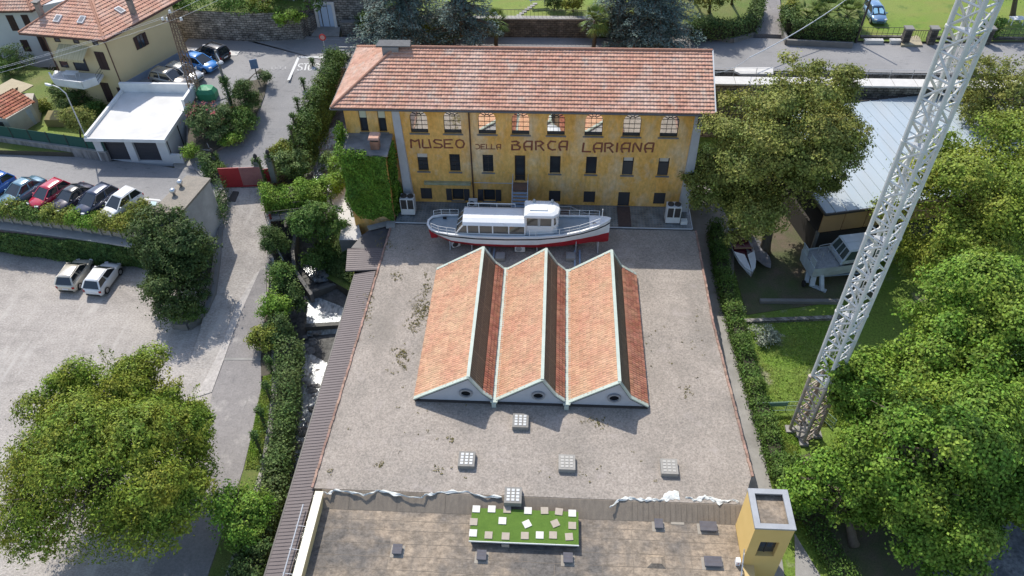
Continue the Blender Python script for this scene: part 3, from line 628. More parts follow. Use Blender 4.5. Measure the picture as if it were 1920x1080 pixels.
for a, b, c, d, k in low:
    if k == 's':
        o = window((a, b, c, d), 'plain')
        for s_, x in ((-1, a), (1, b)):
            s = MB(); x0, x1 = (x - .52, x - .03) if s_ < 0 else (x + .03, x + .52)
            s.box(x0, x1, YF - .06, YF - .015, c + .02, d)
            for q in range(9): s.box(x0 + .05, x1 - .05, YF - .075, YF - .058, c + .08 + q * .135, c + .15 + q * .135)
            s.build("shutter", M_SHUT, o)
    else:
        s = MB(); s.box(a, b, YF + .12, YF + .18, c, d)
        for q in range(int((d - c) / .14)): s.box(a + .06, (a + b) / 2 - .04, YF + .1, YF + .125, c + .06 + q * .14, c + .14 + q * .14); s.box((a + b) / 2 + .04, b - .06, YF + .1, YF + .125, c + .06 + q * .14, c + .14 + q * .14)
        s.build("door" if k == 'd' else "shutter", M_SHUT, mus)
for a, b, c, d in smal:
    o = window((a, b, c, d), 'plain')
    s = MB(); s.box(a + .05, b - .05, YF + .1, YF + .15, d - .95, d - .25); s.build("panel", mat("cream_panel", (.55, .55, .42), rough=.7), o)
# lettering, painted strokes as thin raised bands
GL = {
 'M': [[(0, 0), (.06, 1), (.5, .78), (.94, 1), (1, 0)]] ,
 'U': [[(.08, 1), (.0, .12), (.12, 0), (.72, .02)], [(.8, 1), (.92, .02)]],
 'S': [[(.95, .93), (.25, 1), (.05, .78), (.3, .55), (.85, .42), (.98, .2), (.75, .02), (.02, .03)]],
 'E': [[(.95, 1), (.05, .97), (.02, 0), (.95, .02)], [(.04, .48), (.72, .5)]],
 'O': [[(.5, 1), (.15, .85), (.02, .45), (.2, .08), (.5, 0), (.82, .1), (.98, .5), (.85, .86), (.5, 1)]],
 'D': [[(.05, .95), (.55, 1), (.95, .6), (.85, .2), (.3, 0), (.05, .05)]],
 'L': [[(.1, 1), (.02, .02), (.9, .02)]],
 'A': [[(.22, -.06), (.05, .3), (.08, .75), (.35, 1), (.95, 1), (.9, 0)], [(.1, .38), (.9, .38)]],
 'B': [[(.02, .95), (.5, 1), (.8, .85), (.55, .6), (.95, .35), (.8, .05), (.02, .02), (.05, .6)], [(.25, .58), (.6, .58)]],
 'R': [[(.08, 0), (.05, .97), (.6, 1), (.9, .78), (.55, .5), (.3, .45)], [(.5, .5), (.95, -.05)]],
 'C': [[(.95, .95), (.4, 1), (.08, .6), (.2, .2), (.6, 0), (.95, .06)]],
 'I': [[(.5, 1), (.5, 0)]],
 'N': [[(.05, 0), (.08, .8), (.2, 1), (.85, .05), (.92, 1)], ],
}
def write(word, pxs, y0, y1, h, wd, t, zc=None):
    mb = MB()
    for ch_, px in zip(word, pxs):
        c = Q(px, (y0 + y1) / 2, YF); wd_ = wd * (.4 if ch_ == 'I' else 1)
        for st in GL[ch_]:
            pts = [Vector((c.x + (x - .5) * wd_, YF, c.z + (z - .5) * h)) for x, z in st]
            for p, q in zip(pts, pts[1:]):
                d = (q - p).normalized(); e = Vector((d.z, 0, -d.x)) * t / 2; p2 = p - d * t * .3; q2 = q + d * t * .3
                f_ = lambda v, yy: (v.x, yy, v.z)
                yy = YF - .004 - random.uniform(0, .003)
                mb.hexa([f_(p2 - e, yy), f_(q2 - e, yy), f_(q2 - e, YF + .01), f_(p2 - e, YF + .01), f_(p2 + e, yy), f_(q2 + e, yy), f_(q2 + e, YF + .01), f_(p2 + e, YF + .01)])
    mb.build("lettering", M_LETTER, mus)
write("MUSEO", (778.5, 800, 821, 841, 862.5), 260, 279, .80, .74, .15)
write("DELLA", (896, 906, 916, 925, 935), 270, 280, .46, .38, .085)
write("BARCA", (968, 990, 1012, 1034, 1056), 263, 283, .85, .74, .16)
write("LARIANA", (1101, 1121, 1142, 1157, 1173, 1195, 1217), 266, 287, .85, .76, .16)
# down-pipes, awning box, cables
for px0, px1 in ((879, 889), (1312, 1281)):
    mb = MB(); x0 = Q(px0, 210, YF).x; x1 = Q(px1, 375, YF).x
    mb.tube([(x0, YF - .55, 12.75), (x0, YF - .12, 12.3), (x0, YF - .12, 8), (x1, YF - .12, 3.1)], .06, 8); mb.build("downpipe", mat("brown_pipe", (.08, .04, .03), rough=.5), mus)
mb = MB(); a = Q(796, 340, YF); b = Q(883, 342, YF); mb.box(a.x, b.x, YF - .32, YF - .02, a.z - .14, a.z + .1); mb.build("awning_box", mat("mossy_cream", (.42, .40, .28), (.24, .25, .12), scale=2.5), mus)
mb = MB(); a = Q(888, 342, YF); b = Q(966, 345, YF); mb.tube([(a.x, YF - .03, a.z), (b.x, YF - .03, a.z)], .03, 6); mb.build("cable_duct", M_RAIL, mus)
# ---- annex covered in ivy
an = thing("ivy_annex", "square annex block wrapped in bright green ivy with slab roof", "annex", (-15.2, 54.2, 2))
AX0, AX1, AY0 = -17.05, -13.45, 53.0
mb = MB(); mb.box(AX0 + .02, AX1, AY0, YF - .01, -1.5, 9.9); mb.build("wall", M_OCHRE, an)
mb = MB(); mb.hexa([(AX0 - .3, AY0 - .45, 9.75), (AX1 + .25, AY0 - .45, 9.75), (AX1 + .25, YF - .02, 9.95), (AX0 - .1, YF - .02, 9.95), (AX0 - .3, AY0 - .45, 9.93), (AX1 + .25, AY0 - .45, 9.93), (AX1 + .25, YF - .02, 10.13), (AX0 - .1, YF - .02, 10.13)])
ar = mb.build("roof", mat("grey_stone_slab", (.30, .30, .295), (.2, .2, .2), scale=1.5, bump=.4, col3=(.12, .12, .12), scale3=.9), an)
mb = MB(); cx = P(703, 282, 10).x; mb.box(cx - .35, cx + .35, 53.15, 53.75, 10, 10.75); mb.build("chimney", brickmat("chimney_brick", (.33, .15, .09), (.25, .11, .07), (.2, .15, .12), bw=.25, bh=.08, ms=.012, plane='SZ'), ar)
mb = MB(); mb.box(cx - .22, cx - .04, 53.12, 53.17, 10.78, 10.98); mb.box(cx + .04, cx + .22, 53.12, 53.17, 10.78, 10.98); mb.box(cx - .3, cx + .3, 53.2, 53.7, 10.75, 11.0); mb.build("chimney_pot", M_BLACKIRON, ar)
mb = MB(); mb.hexa([(cx - .45, 53.0, 11.0), (cx + .45, 53.0, 11.0), (cx + .45, 53.95, 11.0), (cx - .45, 53.95, 11.0), (cx - .4, 53.1, 11.14), (cx + .4, 53.1, 11.14), (cx + .4, 53.9, 11.22), (cx - .4, 53.9, 11.22)]); mb.build("chimney_cap", M_TILE, ar)
M_IVY = leafmat("ivy_leaf", (.085, .165, .014), (.115, .20, .018), (.06, .12, .018), scale=.9, scale3=.45)
p1, n1 = wall_leaves((AX0, AY0), (AX1, AY0), (3.9, 3.1), (9.85, 9.85), 19000, (0, -1, 0), .75)
p2, n2 = wall_leaves((AX1, AY0), (AX1, YF - .3), 3.3, 9.8, 6500, (1, 0, 0), .4)
p3, n3 = wall_leaves((AX0, YF), (AX0, AY0), 3.0, 9.9, 6000, (-1, 0, 0), .45)
p4, n4 = wall_leaves((AX0 - .1, YF), (AX0 - .1, AY0 + 1.2), 9.5, 11.3, 900, (-1, 0, 0), .6)
p5, n5 = path_leaves([V3_(AX0 - .25, YF - .1, 9.95), V3_(AX0 - .25, AY0 - .4, 9.8), V3_(-15.0, AY0 - .42, 9.8)], .5, .3, 1500, .1)
leafmesh("ivy", np.vstack([p1, p2, p3, p4, p5]), np.vstack([n1, n2, n3, n4, n5]), .17, M_IVY, an)
# ---- units on the terrace
def heatpump(base, lab):
    t = thing("heat_pump", lab, "heat pump", base, group="large white heat pumps before the museum")
    mb = MB(); x, y, z = base; mb.box(x - .6, x + .6, y - .42, y + .42, z + .1, z + 1.75); mb.build("casing", mat("white_metal", (.72, .72, .70), (.62, .62, .6), scale=1.5, rough=.45), t)
    for s in (-.29, .29):
        g = MB(); g.box(x + s - .24, x + s + .24, y - .437, y - .418, z + .72, z + 1.68); g.build("grille", M_DARKMETAL, t)
        f = MB(); f.lathe((x + s, y, z + 1.755), [(.27, 0), (.27, .12), (.22, .14), (.05, .12)], 18); f.build("fan", M_DARKMETAL, t)
    mb = MB(); mb.box(x - .55, x - .4, y - .4, y + .4, z, z + .1); mb.box(x + .4, x + .55, y - .4, y + .4, z, z + .1); mb.build("foot", M_DARKMETAL, t)
heatpump((-12.3, 53.75, 3.14), "tall white twin fan heat pump beside the ivy covered annex")
heatpump((10.45, 53.4, 3.14), "tall white twin fan heat pump at the tree end of the museum")
mb = MB(); mb.box(11.15, 11.7, 52.9, 53.35, 3.14, 3.5); tag(mb.build("electrical_box", MATS["white_metal"]), "small pale box on the paving beside the heat pump at the tree end", "box")
def acunit(base, rz, lab, s=1.0):
    t = thing("air_conditioner", lab, "air conditioner", base, rz, group="small white air conditioner units")
    mb = MB(); mb.box(-.42 * s, .42 * s, -.17, .17, .06, .68); mb.build("casing", MATS["white_metal"], t, local=True)
    f = MB(); f.lathe((-.1, -.172, .37), [(.25, 0), (.25, .015), (.2, .02), (.06, .03)], 18, axis='Y'); f.build("fan", M_DARKMETAL if s < 1 else mat("grey_grille", (.3, .3, .3), rough=.5), t, local=True)
    mb = MB(); mb.box(-.36, -.3, -.2, .2, 0, .06); mb.box(.3, .36, -.2, .2, 0, .06); mb.build("foot", M_DARKMETAL, t, local=True)
b = P(975, 471, 3); acunit((b.x, b.y, 3.02), 0, "white air conditioner with round fan grille under the middle of the boat")
b = P(855, 462, 3); acunit((b.x, b.y, 3.02), .5, "small white air conditioner on gravel below the boat's red stern", .8)
b = P(887, 392, 3); acunit((b.x, 54.95, 3.14), 0, "white air conditioner against the yellow wall beside the brown downpipe", .9)
# ---- glass-block paving along the facade
M_GB = brickmat("glass_block_paving", (.10, .13, .14), (.16, .19, .2), (.20, .205, .2), bw=.26, bh=.26, ms=.055, plane='XY', offset=0, rough=.35, bump=.5)
slab("paving", [(-13.3, 52.45, 3.12), (12.1, 52.45, 3.12), (12.1, 55.38, 3.12), (-13.3, 55.38, 3.12)], 2.6, M_GB, M_CONC)
mb = MB(); mb.tube([(-13.3, 52.35, 3.14), (12.1, 52.35, 3.14)], .05, 6); mb.tube([(12.1, 52.35, 3.14), (12.1, 55.2, 3.14)], .05, 6); tag(mb.build("pipe", M_RAIL), "thin pale pipe lying along the edge of the dark paving strip", "pipe")
c = P(1170, 405, 3.13); mb = MB(); mb.box(c.x - .55, c.x + .55, 52.5, 55.2, 3.13, 3.2); tag(mb.build("doormat", mat("brown_mat", (.11, .075, .065), (.07, .05, .045), scale=4, bump=.4)), "brown mat on the paving strip leading to the museum's shuttered door", "mat")
# ---- steel staircase to the first floor door, with platform and side flight
st = thing("steel_staircase", "blue grey steel staircase climbing to the museum's first floor door", "staircase", (-2.6, 53.5, 3.12))
x0, x1 = -3.25, -1.95
mb = MB(); mb.box(x0, x1, 54.35, YF - .005, 5.2, 5.42); mb.build("landing", mat("rusty_brown", (.20, .125, .09), (.15, .10, .08), scale=2), st)
mb = MB()
for k in range(9):
    z = 5.2 - k * .19; y = 54.3 - k * .21; mb.box(x0 + .06, x1 - .06, y - .24, y, z - .06, z)
mb.build("tread", M_STEEL_B, st)
mb = MB()
for x in (x0, x1): mb.bar((x, 54.4, 5.15), (x, 52.45, 3.35), .06, .28)
mb.build("stringer", M_STEEL_B, st)
for x in (x0, x1):
    mb = MB(); mb.bar((x, 55.3, 6.35), (x, 54.35, 6.35), .045); mb.bar((x, 54.35, 6.35), (x, 52.45, 4.6), .045)
    for y, zb, zt in ((55.2, 5.42, 6.35), (54.35, 5.3, 6.35), (53.4, 4.4, 5.48), (52.45, 3.5, 4.6)): mb.bar((x, y, zb), (x, y, zt), .04)
    mb.build("handrail", M_RAIL, st)
gp = thing("boarding_platform", "brown boarding platform with wire guard rails between boat and museum", "platform", (-1, 52.2, 3.12))
mb = MB(); mb.box(-5.0, 1.75, 51.65, 52.4, 3.95, 4.05); mb.build("deck", M_STEEL_B, gp)
mb = MB(); mb.box(0.0, 1.7, 52.42, 52.46, 4.06, 4.95); mb.box(0.1, 1.72, 51.66, 52.4, 3.15, 3.94); mb.build("side_panel", mat("brown_mesh_panel", (.26, .18, .135), (.21, .15, .12), scale=3), gp)
mb = MB()
for x in (-5.0, -3.3, -1.9, -.3, 1.72): mb.bar((x, 52.5, 3.12), (x, 52.5, 5.15), .04)
mb.bar((-5.0, 52.5, 5.15), (-3.3, 52.5, 5.15), .045); mb.bar((-1.9, 52.5, 5.15), (1.72, 52.5, 5.15), .045); mb.bar((-5.0, 52.5, 4.6), (-3.3, 52.5, 4.6), .03)
mb.bar((1.72, 52.5, 5.15), (4.6, 52.5, 3.6), .045); mb.bar((4.6, 52.5, 3.6), (4.6, 52.5, 3.1), .04); mb.bar((1.72, 51.7, 5.1), (4.6, 51.7, 3.6), .045); mb.bar((4.6, 51.7, 3.6), (4.6, 51.7, 3.1), .04); mb.bar((1.72, 51.7, 4.0), (1.72, 51.7, 5.1), .04)
mb.build("guard_rail", M_RAIL, gp)
mb = MB()
for k in range(6): mb.box(1.78 + k * .33, 2.1 + k * .33, 51.7, 52.4, 3.78 - k * .14, 3.83 - k * .14)
mb.bar((1.75, 51.7, 3.85), (3.9, 51.7, 3.1), .05, .22); mb.bar((1.75, 52.4, 3.85), (3.9, 52.4, 3.1), .05, .22)
mb.build("side_steps", M_STEEL_B, gp)
# ---- footings and bridge beside the annex
slab("footpath", [P(610, 345, 2.4), P(645, 345, 2.4), P(672, 420, 2.3), P(680, 450, 2.1), P(636, 450, 2.1), P(640, 425, 2.2)], -2, mat("pale_concrete_band", (.55, .53, .50)), M_CONC_D)
# ================================================================== the flat-roofed workshop with its saw-tooth skylights
M_RGRAVEL = mat("roof_gravel", (.365, .318, .272), (.285, .248, .21), scale=.3, rough=.95, bump=.7, bscale=25, speck=.34, speckscale=8.5, col3=(.235, .215, .19), scale3=.3, amt3=.5, mid3=.60, con3=.3, contrast=.5)
layer(M_RGRAVEL, (.3, .16, 1), .52, .68, (.20, .178, .15), .5, 8); layer(M_RGRAVEL, (.55, .55, 1), .58, .7, (.40, .35, .315), .6, 8); layer(M_RGRAVEL, (.9, .7, 1), .63, .7, (.19, .17, .12), .3, 10, .72)
M_MOSS = mat("dry_moss", (.21, .17, .075), (.14, .13, .045), scale=5, rough=.95)
M_COPPER = mat("weathered_copper", (.40, .47, .415), (.50, .55, .49), scale=2.5, rough=.6, col3=(.36, .40, .33), scale3=1.2, amt3=.5)
M_GABLE = mat("grey_stucco", (.50, .51, .54), (.44, .45, .48), scale=2, bump=.1)
M_BITUMEN = mat("roof_felt", (.335, .266, .195), (.205, .17, .132), scale=.9, detail=10, rough=.95, bump=.35, bscale=8, col3=(.105, .10, .095), scale3=.3, amt3=.85, mid3=.54, con3=.16, stretch=(.9, 1.1, 1), speck=.35, speckscale=3.5, contrast=.35)
layer(M_BITUMEN, (1.3, .35, 1), .5, .7, (.14, .125, .11), .6, 10, .7)
M_CREAM = mat("cream_render", (.66, .50, .25), (.60, .45, .215), scale=.8, rough=.9, bump=.1)
M_SEAM = mat("brown_seam_metal", (.125, .104, .103), (.15, .127, .125), scale=.6, rough=.6, metal=.1, stretch=(1, .2, 1))
ws = thing("workshop_building", "low workshop under a wide gravel roof with three saw-tooth tiled skylights", "workshop", (0, 38, 0))
GP = [(-14.35, 26.2), (12.25, 26.2), (13.05, 28.2), (12.35, 41.5), (12.3, 52.3), (-13.55, 52.3)]
# gravel rim is slightly heaped at the front edge
mb = MB(); mb.prism(GP, 2.2, 3.0)
mb.build("gravel_roof", M_RGRAVEL, ws)
mb = MB(); mb.prism([(-14.3, 20, ), (12.2, 20), (13.0, 28.2), (12.3, 41.5), (12.25, 52.4), (-13.5, 52.4), (-14.3, 26.2)], -4.5, 2.19); mb.build("wall", M_CREAM, ws)
def edging(pts, nm):
    mb = MB(); rd = random.Random(5)
    for a, b in zip(pts, pts[1:]):
        a = Vector(a); b = Vector(b); n = int((b - a).length / .34)
        for i in range(n):
            p, q = a.lerp(b, i / n), a.lerp(b, (i + .96) / n); j = Vector((rd.uniform(-.02, .02), 0, rd.uniform(-.01, .02)))
            mb.bar(p + j, q + j, .15, .09)
    mb.build(nm, M_BRICKTRIM, ws)
edging([(-14.4, 26.2, 3.04), (-13.95, 40, 3.04), (-13.62, 52.3, 3.04)], "brick_edging"); edging([(13.12, 28.2, 3.04), (12.42, 41.5, 3.04), (12.38, 52.3, 3.04)], "brick_edging")
# saw-tooth bays
Y0, Y1 = 33.25, 46.35
def bay(x0, xr, xb, x1, z0, zr, zb_, z1, seed):
    prof = [(x0, z0), (xr, zr), (xb, zb_), (x1, z1)]
    def pr(y, d=0): return [(x, y, z - d) for x, z in prof]
    g = MB(); yy0, yy1 = Y0 + .12, Y1 - .12
    for y, s in ((yy0, 1), (yy1, -1)):
        p = [(x0 + .05, y, 2.9), (x1 - .02, y, 2.9)] + [(x, y, z - .09) for x, z in prof[::-1]]
        g.poly(*(p if s > 0 else p[::-1]))
    g.poly((x0 + .05, yy1, 2.9), (x0 + .05, yy0, 2.9), (x0 + .05, yy0, z0 - .09), (x0 + .05, yy1, z0 - .09))
    g.poly((x1 - .02, yy0, 2.9), (x1 - .02, yy1, 2.9), (x1 - .02, yy1, z1 - .09), (x1 - .02, yy0, z1 - .09))
    b_ = g.build("sawtooth_roof", M_GABLE, ws)
    t = MB(); v = Vector((xr - x0, 0, zr - z0)); nn = Vector((-(zr - z0), 0, xr - x0)).normalized()
    t.poly((x0, Y1, z0 - .05), (x0, Y0, z0 - .05), (xr, Y0, zr - .05), (xr, Y1, zr - .05))
    tiles(t, (x0, Y1, z0), (0, -1, 0), v, nn, Y1 - Y0, v.length, .2, .3, lift=.05, ridge=.04, jit=.016, seed=seed)
    v2 = Vector((xb - x1, 0, zb_ - z1)); n2 = Vector((zb_ - z1, 0, x1 - xb)).normalized()
    t.poly((x1, Y0, z1 - .05), (x1, Y1, z1 - .05), (xb, Y1, zb_ - .05), (xb, Y0, zb_ - .05))
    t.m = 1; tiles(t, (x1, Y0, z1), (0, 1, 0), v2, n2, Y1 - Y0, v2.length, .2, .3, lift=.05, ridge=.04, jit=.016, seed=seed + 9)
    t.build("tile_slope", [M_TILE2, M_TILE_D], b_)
    gl = MB(); a, b = Vector((xr, 0, zr)), Vector((xb, 0, zb_)); n3 = Vector((zr - zb_, 0, xb - xr)).normalized()
    q = lambda y, f, h: tuple(a.lerp(b, f) + n3 * h + Vector((0, y, 0)))
    gl.poly(q(Y0 + .1, 0, -.02), q(Y0 + .1, 1, -.02), q(Y1 - .1, 1, -.02), q(Y1 - .1, 0, -.02)); gl.build("glazing", mat("brown_wired_glass", (.15, .115, .08), (.10, .078, .055), scale=2, rough=.4, spec=.35, stretch=(1, 3, 1)), b_)
    br = MB(); n = 62
    for i in range(n + 1):
        y = Y0 + .1 + (Y1 - Y0 - .2) * i / n; wv = .03 if i % 12 else .09
        br.bar(q(y, 0, .0), q(y, 1, .0), wv, .035, up=n3)
    br.bar(q(Y0, .5, .0), q(Y1, .5, .0), .02, .02, up=n3)
    br.build("glazing_bar", mat("rusty_glazing_bar", (.36, .28, .19), (.22, .15, .10), scale=5, rough=.8), b_)
    f = MB()
    for y in (Y0 + .02, Y1 - .02):
        for (p, r) in zip(prof, prof[1:]): f.bar((p[0], y, p[1] + .03), (r[0], y, r[1] + .03), .25, .1)
    f.bar((xr - .02, Y0, zr + .05), (xr - .02, Y1, zr + .05), .22, .1)
    f.build("flashing", M_COPPER, b_)
    drip = MB()
    for (p, r) in zip(prof, prof[1:]): drip.bar((p[0], Y0 - .04, p[1] - .06), (r[0], Y0 - .04, r[1] - .06), .1, .09)
    drip.bar((x0 + .02, Y0 + .06, 3.06), (x1, Y0 + .06, 3.06), .14, .14); drip.build("dark_trim", M_DARKMETAL, b_)
    cx = xr + .08 - .35 * (1 if seed != 3 else .9); cz = 4.0
    r = MB(); k = 24; ring = []
    for rr, yy in ((.46, 0), (.46, -.14), (.33, -.14), (.33, .02)):
        ring.append([(cx + rr * math.cos(2 * math.pi * i / k), yy0 + yy, cz + rr * .92 * math.sin(2 * math.pi * i / k)) for i in range(k)])
    r.loft(ring, caps=False); rw = r.build("round_window", mat("grey_stone_ring", (.33, .33, .34), (.27, .27, .28), scale=4, bump=.3), b_, smooth=False)
    r = MB(); r.poly(*[(cx + .34 * math.cos(2 * math.pi * i / k), yy0 - .02, cz + .31 * math.sin(2 * math.pi * i / k)) for i in range(k)]); r.build("pane", glass("black_glass", (.008, .008, .01), rough=.08, spec=.4), rw)
    return b_
bay(-8.95, -5.1, -4.22, -3.62, 3.3, 5.72, 4.2, 3.6, 1)
bay(-3.3, -.2, .68, 1.3, 3.45, 5.72, 4.2, 3.6, 2)
bay(1.62, 4.86, 5.72, 6.95, 3.45, 5.72, 4.15, 3.3, 3)
for xa, xb in ((-3.66, -3.26), (1.26, 1.66)):
    xa -= .03; xb += .03; g = MB(); g.box(xa, xb, Y0 - .25, Y1 + .2, 3.40, 3.50)
    for s in (xa, xb): g.box(s - .02, s + .02, Y0 - .25, Y1 + .2, 3.502, 3.56)
    g.box(xa + .08, xb - .08, Y0 - .32, Y0 - .22, 3.0, 3.4)
    for i in range(9): g.box(xa + .02, xb - .02, Y0 + 1.2 + i * 1.4, Y0 + 1.3 + i * 1.4, 3.503, 3.515)
    g.build("valley_gutter", M_COPPER, ws)
# glass-block skylights in concrete frames
for k, (px, py, dk) in enumerate(((976, 788, 0), (875, 860, 0), (1063, 866, 1), (1255, 874, 1), (962, 928, 0))):
    c = P(px, py, 3.35); s = MB(); hw, hd = .53, .56
    s.box(c.x - hw, c.x + hw, c.y - hd, c.y + hd, 2.95, 3.35)
    o = s.build("skylight", mat("worn_grey_concrete", (.27, .255, .23), (.2, .19, .17), scale=2.5, bump=.3) if dk == 0 else mat("pale_worn_concrete", (.35, .33, .295), (.27, .255, .23), scale=2.5, bump=.3), ws)
    g = MB()
    for i in range(3):
        for j in range(4):
            x = c.x - .29 + i * .29; y = c.y - .33 + j * .225; g.box(x - .095, x + .095, y - .08, y + .08, 3.34, 3.372)
    g.build("glass_block", mat("milky_glass", (.62, .63, .62), (.5, .5, .48), scale=6, rough=.2) if dk == 0 else mat("dusty_glass", (.45, .43, .39), (.38, .36, .32), scale=6, rough=.4), o)
# moss and weeds on the gravel
mp, mn = [], []
for (px, py, w_, h_, n) in ((790, 580, 22, 26, 420), (775, 610, 12, 12, 120), (800, 540, 8, 40, 130), (752, 665, 14, 16, 190), (745, 520, 12, 8, 60), (760, 688, 10, 6, 30), (690, 560, 14, 26, 50), (715, 873, 8, 8, 40), (845, 826, 10, 8, 25), (735, 698, 10, 4, 12), (822, 880, 8, 8, 30),
                        (620, 885, 6, 10, 20), (1120, 790, 24, 10, 60), (1290, 735, 14, 14, 40), (1240, 660, 60, 60, 40), (720, 455, 22, 16, 60), (740, 465, 30, 8, 40), (690, 600, 10, 40, 40), (1300, 640, 20, 80, 30), (900, 640, 160, 160, 0), (780, 750, 120, 120, 50), (1000, 880, 260, 30, 40)):
    for i in range(n // 3):
        a = P(px + random.gauss(0, .5) * w_, py + random.gauss(0, .5) * h_, 3.015); k_ = random.randint(2, 5)
        for _ in range(k_): mp.append((a.x + random.gauss(0, .06), a.y + random.gauss(0, .06), 3.01 + random.random() * .05)); mn.append((random.gauss(0, .6), random.gauss(0, .6), 1))
stuff(leafmesh("moss", np.array(mp), np.array(mn), .11, M_MOSS), "clumps of dry olive moss scattered over the gravel roof", "moss")
# ---- lean-to metal roof over the stream
lt = thing("lean_to_roof", "narrow brown standing seam metal roof running along the stream", "roof", (-15, 36, 0))
def seam(x0a, x1a, ya, x0b, x1b, yb, za0, za1, zb0=None, zb1=None, nm="metal_sheet"):
    zb0 = za0 if zb0 is None else zb0; zb1 = za1 if zb1 is None else zb1
    m_ = MB(); m_.hexa([(x0a, ya, za0 - .12), (x1a, ya, za1 - .12), (x1b, yb, zb1 - .12), (x0b, yb, zb0 - .12), (x0a, ya, za0), (x1a, ya, za1), (x1b, yb, zb1), (x0b, yb, zb0)])
    n = int(abs(yb - ya) / .235)
    for i in range(n):
        f = (i + .5) / n; y = ya + (yb - ya) * f; l = (x0a + (x0b - x0a) * f, y, za0 + (zb0 - za0) * f + .015); r = (x1a + (x1b - x1a) * f, y, za1 + (zb1 - za1) * f + .015)
        m_.bar(l, r, .022, .018)
    return m_.build(nm, M_SEAM, lt)
seam(-16.05, -14.55, 10.0, -15.75, -13.98, 46.4, 2.55, 2.9)
seam(-16.5, -13.75, 46.5, -16.9, -13.6, 49.2, 2.75, 3.0)
mb = MB(); mb.bar((-16.05, 10, 2.5), (-15.75, 46.4, 2.5), .1, .14); mb.build("gutter", M_DARKMETAL, lt)
mb = MB()
for y in np.arange(14, 47, 4.0): mb.bar((-15.6, y, -3), (-15.6, y, 2.42), .16)
mb.build("post", M_DARKMETAL, lt)
# the dark canopy piece by the annex
mb = MB(); mb.prism([(-16.6, 49.3), (-13.62, 49.3), (-13.62, 52.6), (-14.6, 52.8), (-16.0, 51.0)], 2.6, 2.78); tag(mb.build("canopy", mat("wet_dark_deck", (.075, .07, .072), (.11, .1, .1), scale=1.5, rough=.5)), "dark flat canopy wedge between the annex and the gravel roof", "canopy")
mb = MB(); mb.bar(P(690, 428, 3.0), P(730, 418, 3.0), .6, .1); tag(mb.build("plank", mat("grey_wood", (.3, .29, .27), (.2, .19, .17), scale=3, stretch=(1, 8, 1))), "grey plank laid beside the foot of the ivy annex", "plank")
mb = MB(); mb.obox(P(733, 422, 3.02), .75, .9, .12, .1); tag(mb.build("concrete_slab", M_CONC), "pale concrete slab on the gravel corner beside the annex", "slab")
# ---- lower front block: roofing felt, upstand, parapet
fb = thing("front_block", "lower front building block with patched brown roofing felt and cream parapet", "building", (0, 18, 0))
mb = MB(); mb.box(-13.7, 11.7, 5, 25.7, 2.19, 2.4); mb.build("felt_roof", M_BITUMEN, fb)
mb = MB(); mb.hexa([(-13.75, 25.15, 2.412), (13.0, 25.15, 2.412), (13.0, 26.19, 2.41), (-13.75, 26.19, 2.41), (-13.75, 26.14, 2.97), (13.0, 26.14, 2.97), (13.0, 26.19, 2.98), (-13.75, 26.19, 2.975)]); mb.build("felt_upstand", mat("old_felt", (.27, .222, .168), (.18, .15, .118), scale=1.5, bump=.3, stretch=(3, 1, 1), speck=.15), fb)
mb = MB(); rd = random.Random(4); m_s = mat("felt_seam", (.15, .127, .10), (.23, .19, .145), scale=3)
for y in (24.55, 23.9, 23.0, 22.2, 21.35, 20.5, 19.6):
    x = -13.6
    while x < 11.5:
        x2 = min(x + rd.uniform(3, 8), 11.6); yy = y + rd.uniform(-.03, .03); mb.box(x, x2 - .05, yy - .013, yy + .013, 2.395, 2.408); x = x2
for x, a, b in ((-4.6, 21.35, 25.4), (5.4, 20, 24.5), (8.8, 22, 25), (-9, 19, 22.2), (.8, 19, 22.1), (7.3, 23, 24.5), (3.6, 19, 22.3)): mb.box(x - .012, x + .012, a, b, 2.395, 2.407)
for i in range(24):
    x = 4.5 + i * .33 if i > 2 else -12 + i * 3; mb.bar((x, 25.22, 2.46), (x, 26.1, 2.955), .022, .02)
mb.build("felt_seam", m_s, fb)
mb = MB(); mb.hexa([(-14.12, 5, 1.0), (-13.72, 5, 1.0), (-13.62, 25.75, 1.0), (-13.98, 25.75, 1.0), (-14.12, 5, 3.25), (-13.72, 5, 3.25), (-13.62, 25.75, 3.25), (-13.98, 25.75, 3.25)]); pp = mb.build("parapet", M_CREAM, fb)
mb = MB(); mb.hexa([(-14.2, 5, 3.253), (-13.66, 5, 3.253), (-13.55, 25.82, 3.253), (-14.06, 25.82, 3.253), (-14.2, 5, 3.3), (-13.66, 5, 3.3), (-13.55, 25.82, 3.3), (-14.06, 25.82, 3.3)]); mb.build("coping", mat("pale_cream_metal", (.70, .66, .52), rough=.5), pp)
mb = MB(); mb.tube([(-14.75, 5, 3.25), (-14.6, 24.9, 3.25)], .045, 8)
for y in np.arange(10, 25, 1.5): mb.bar((-14.72, y, 3.24), (-14.1, y, 3.1), .03)
mb.build("guard_rail", M_RAIL, fb)
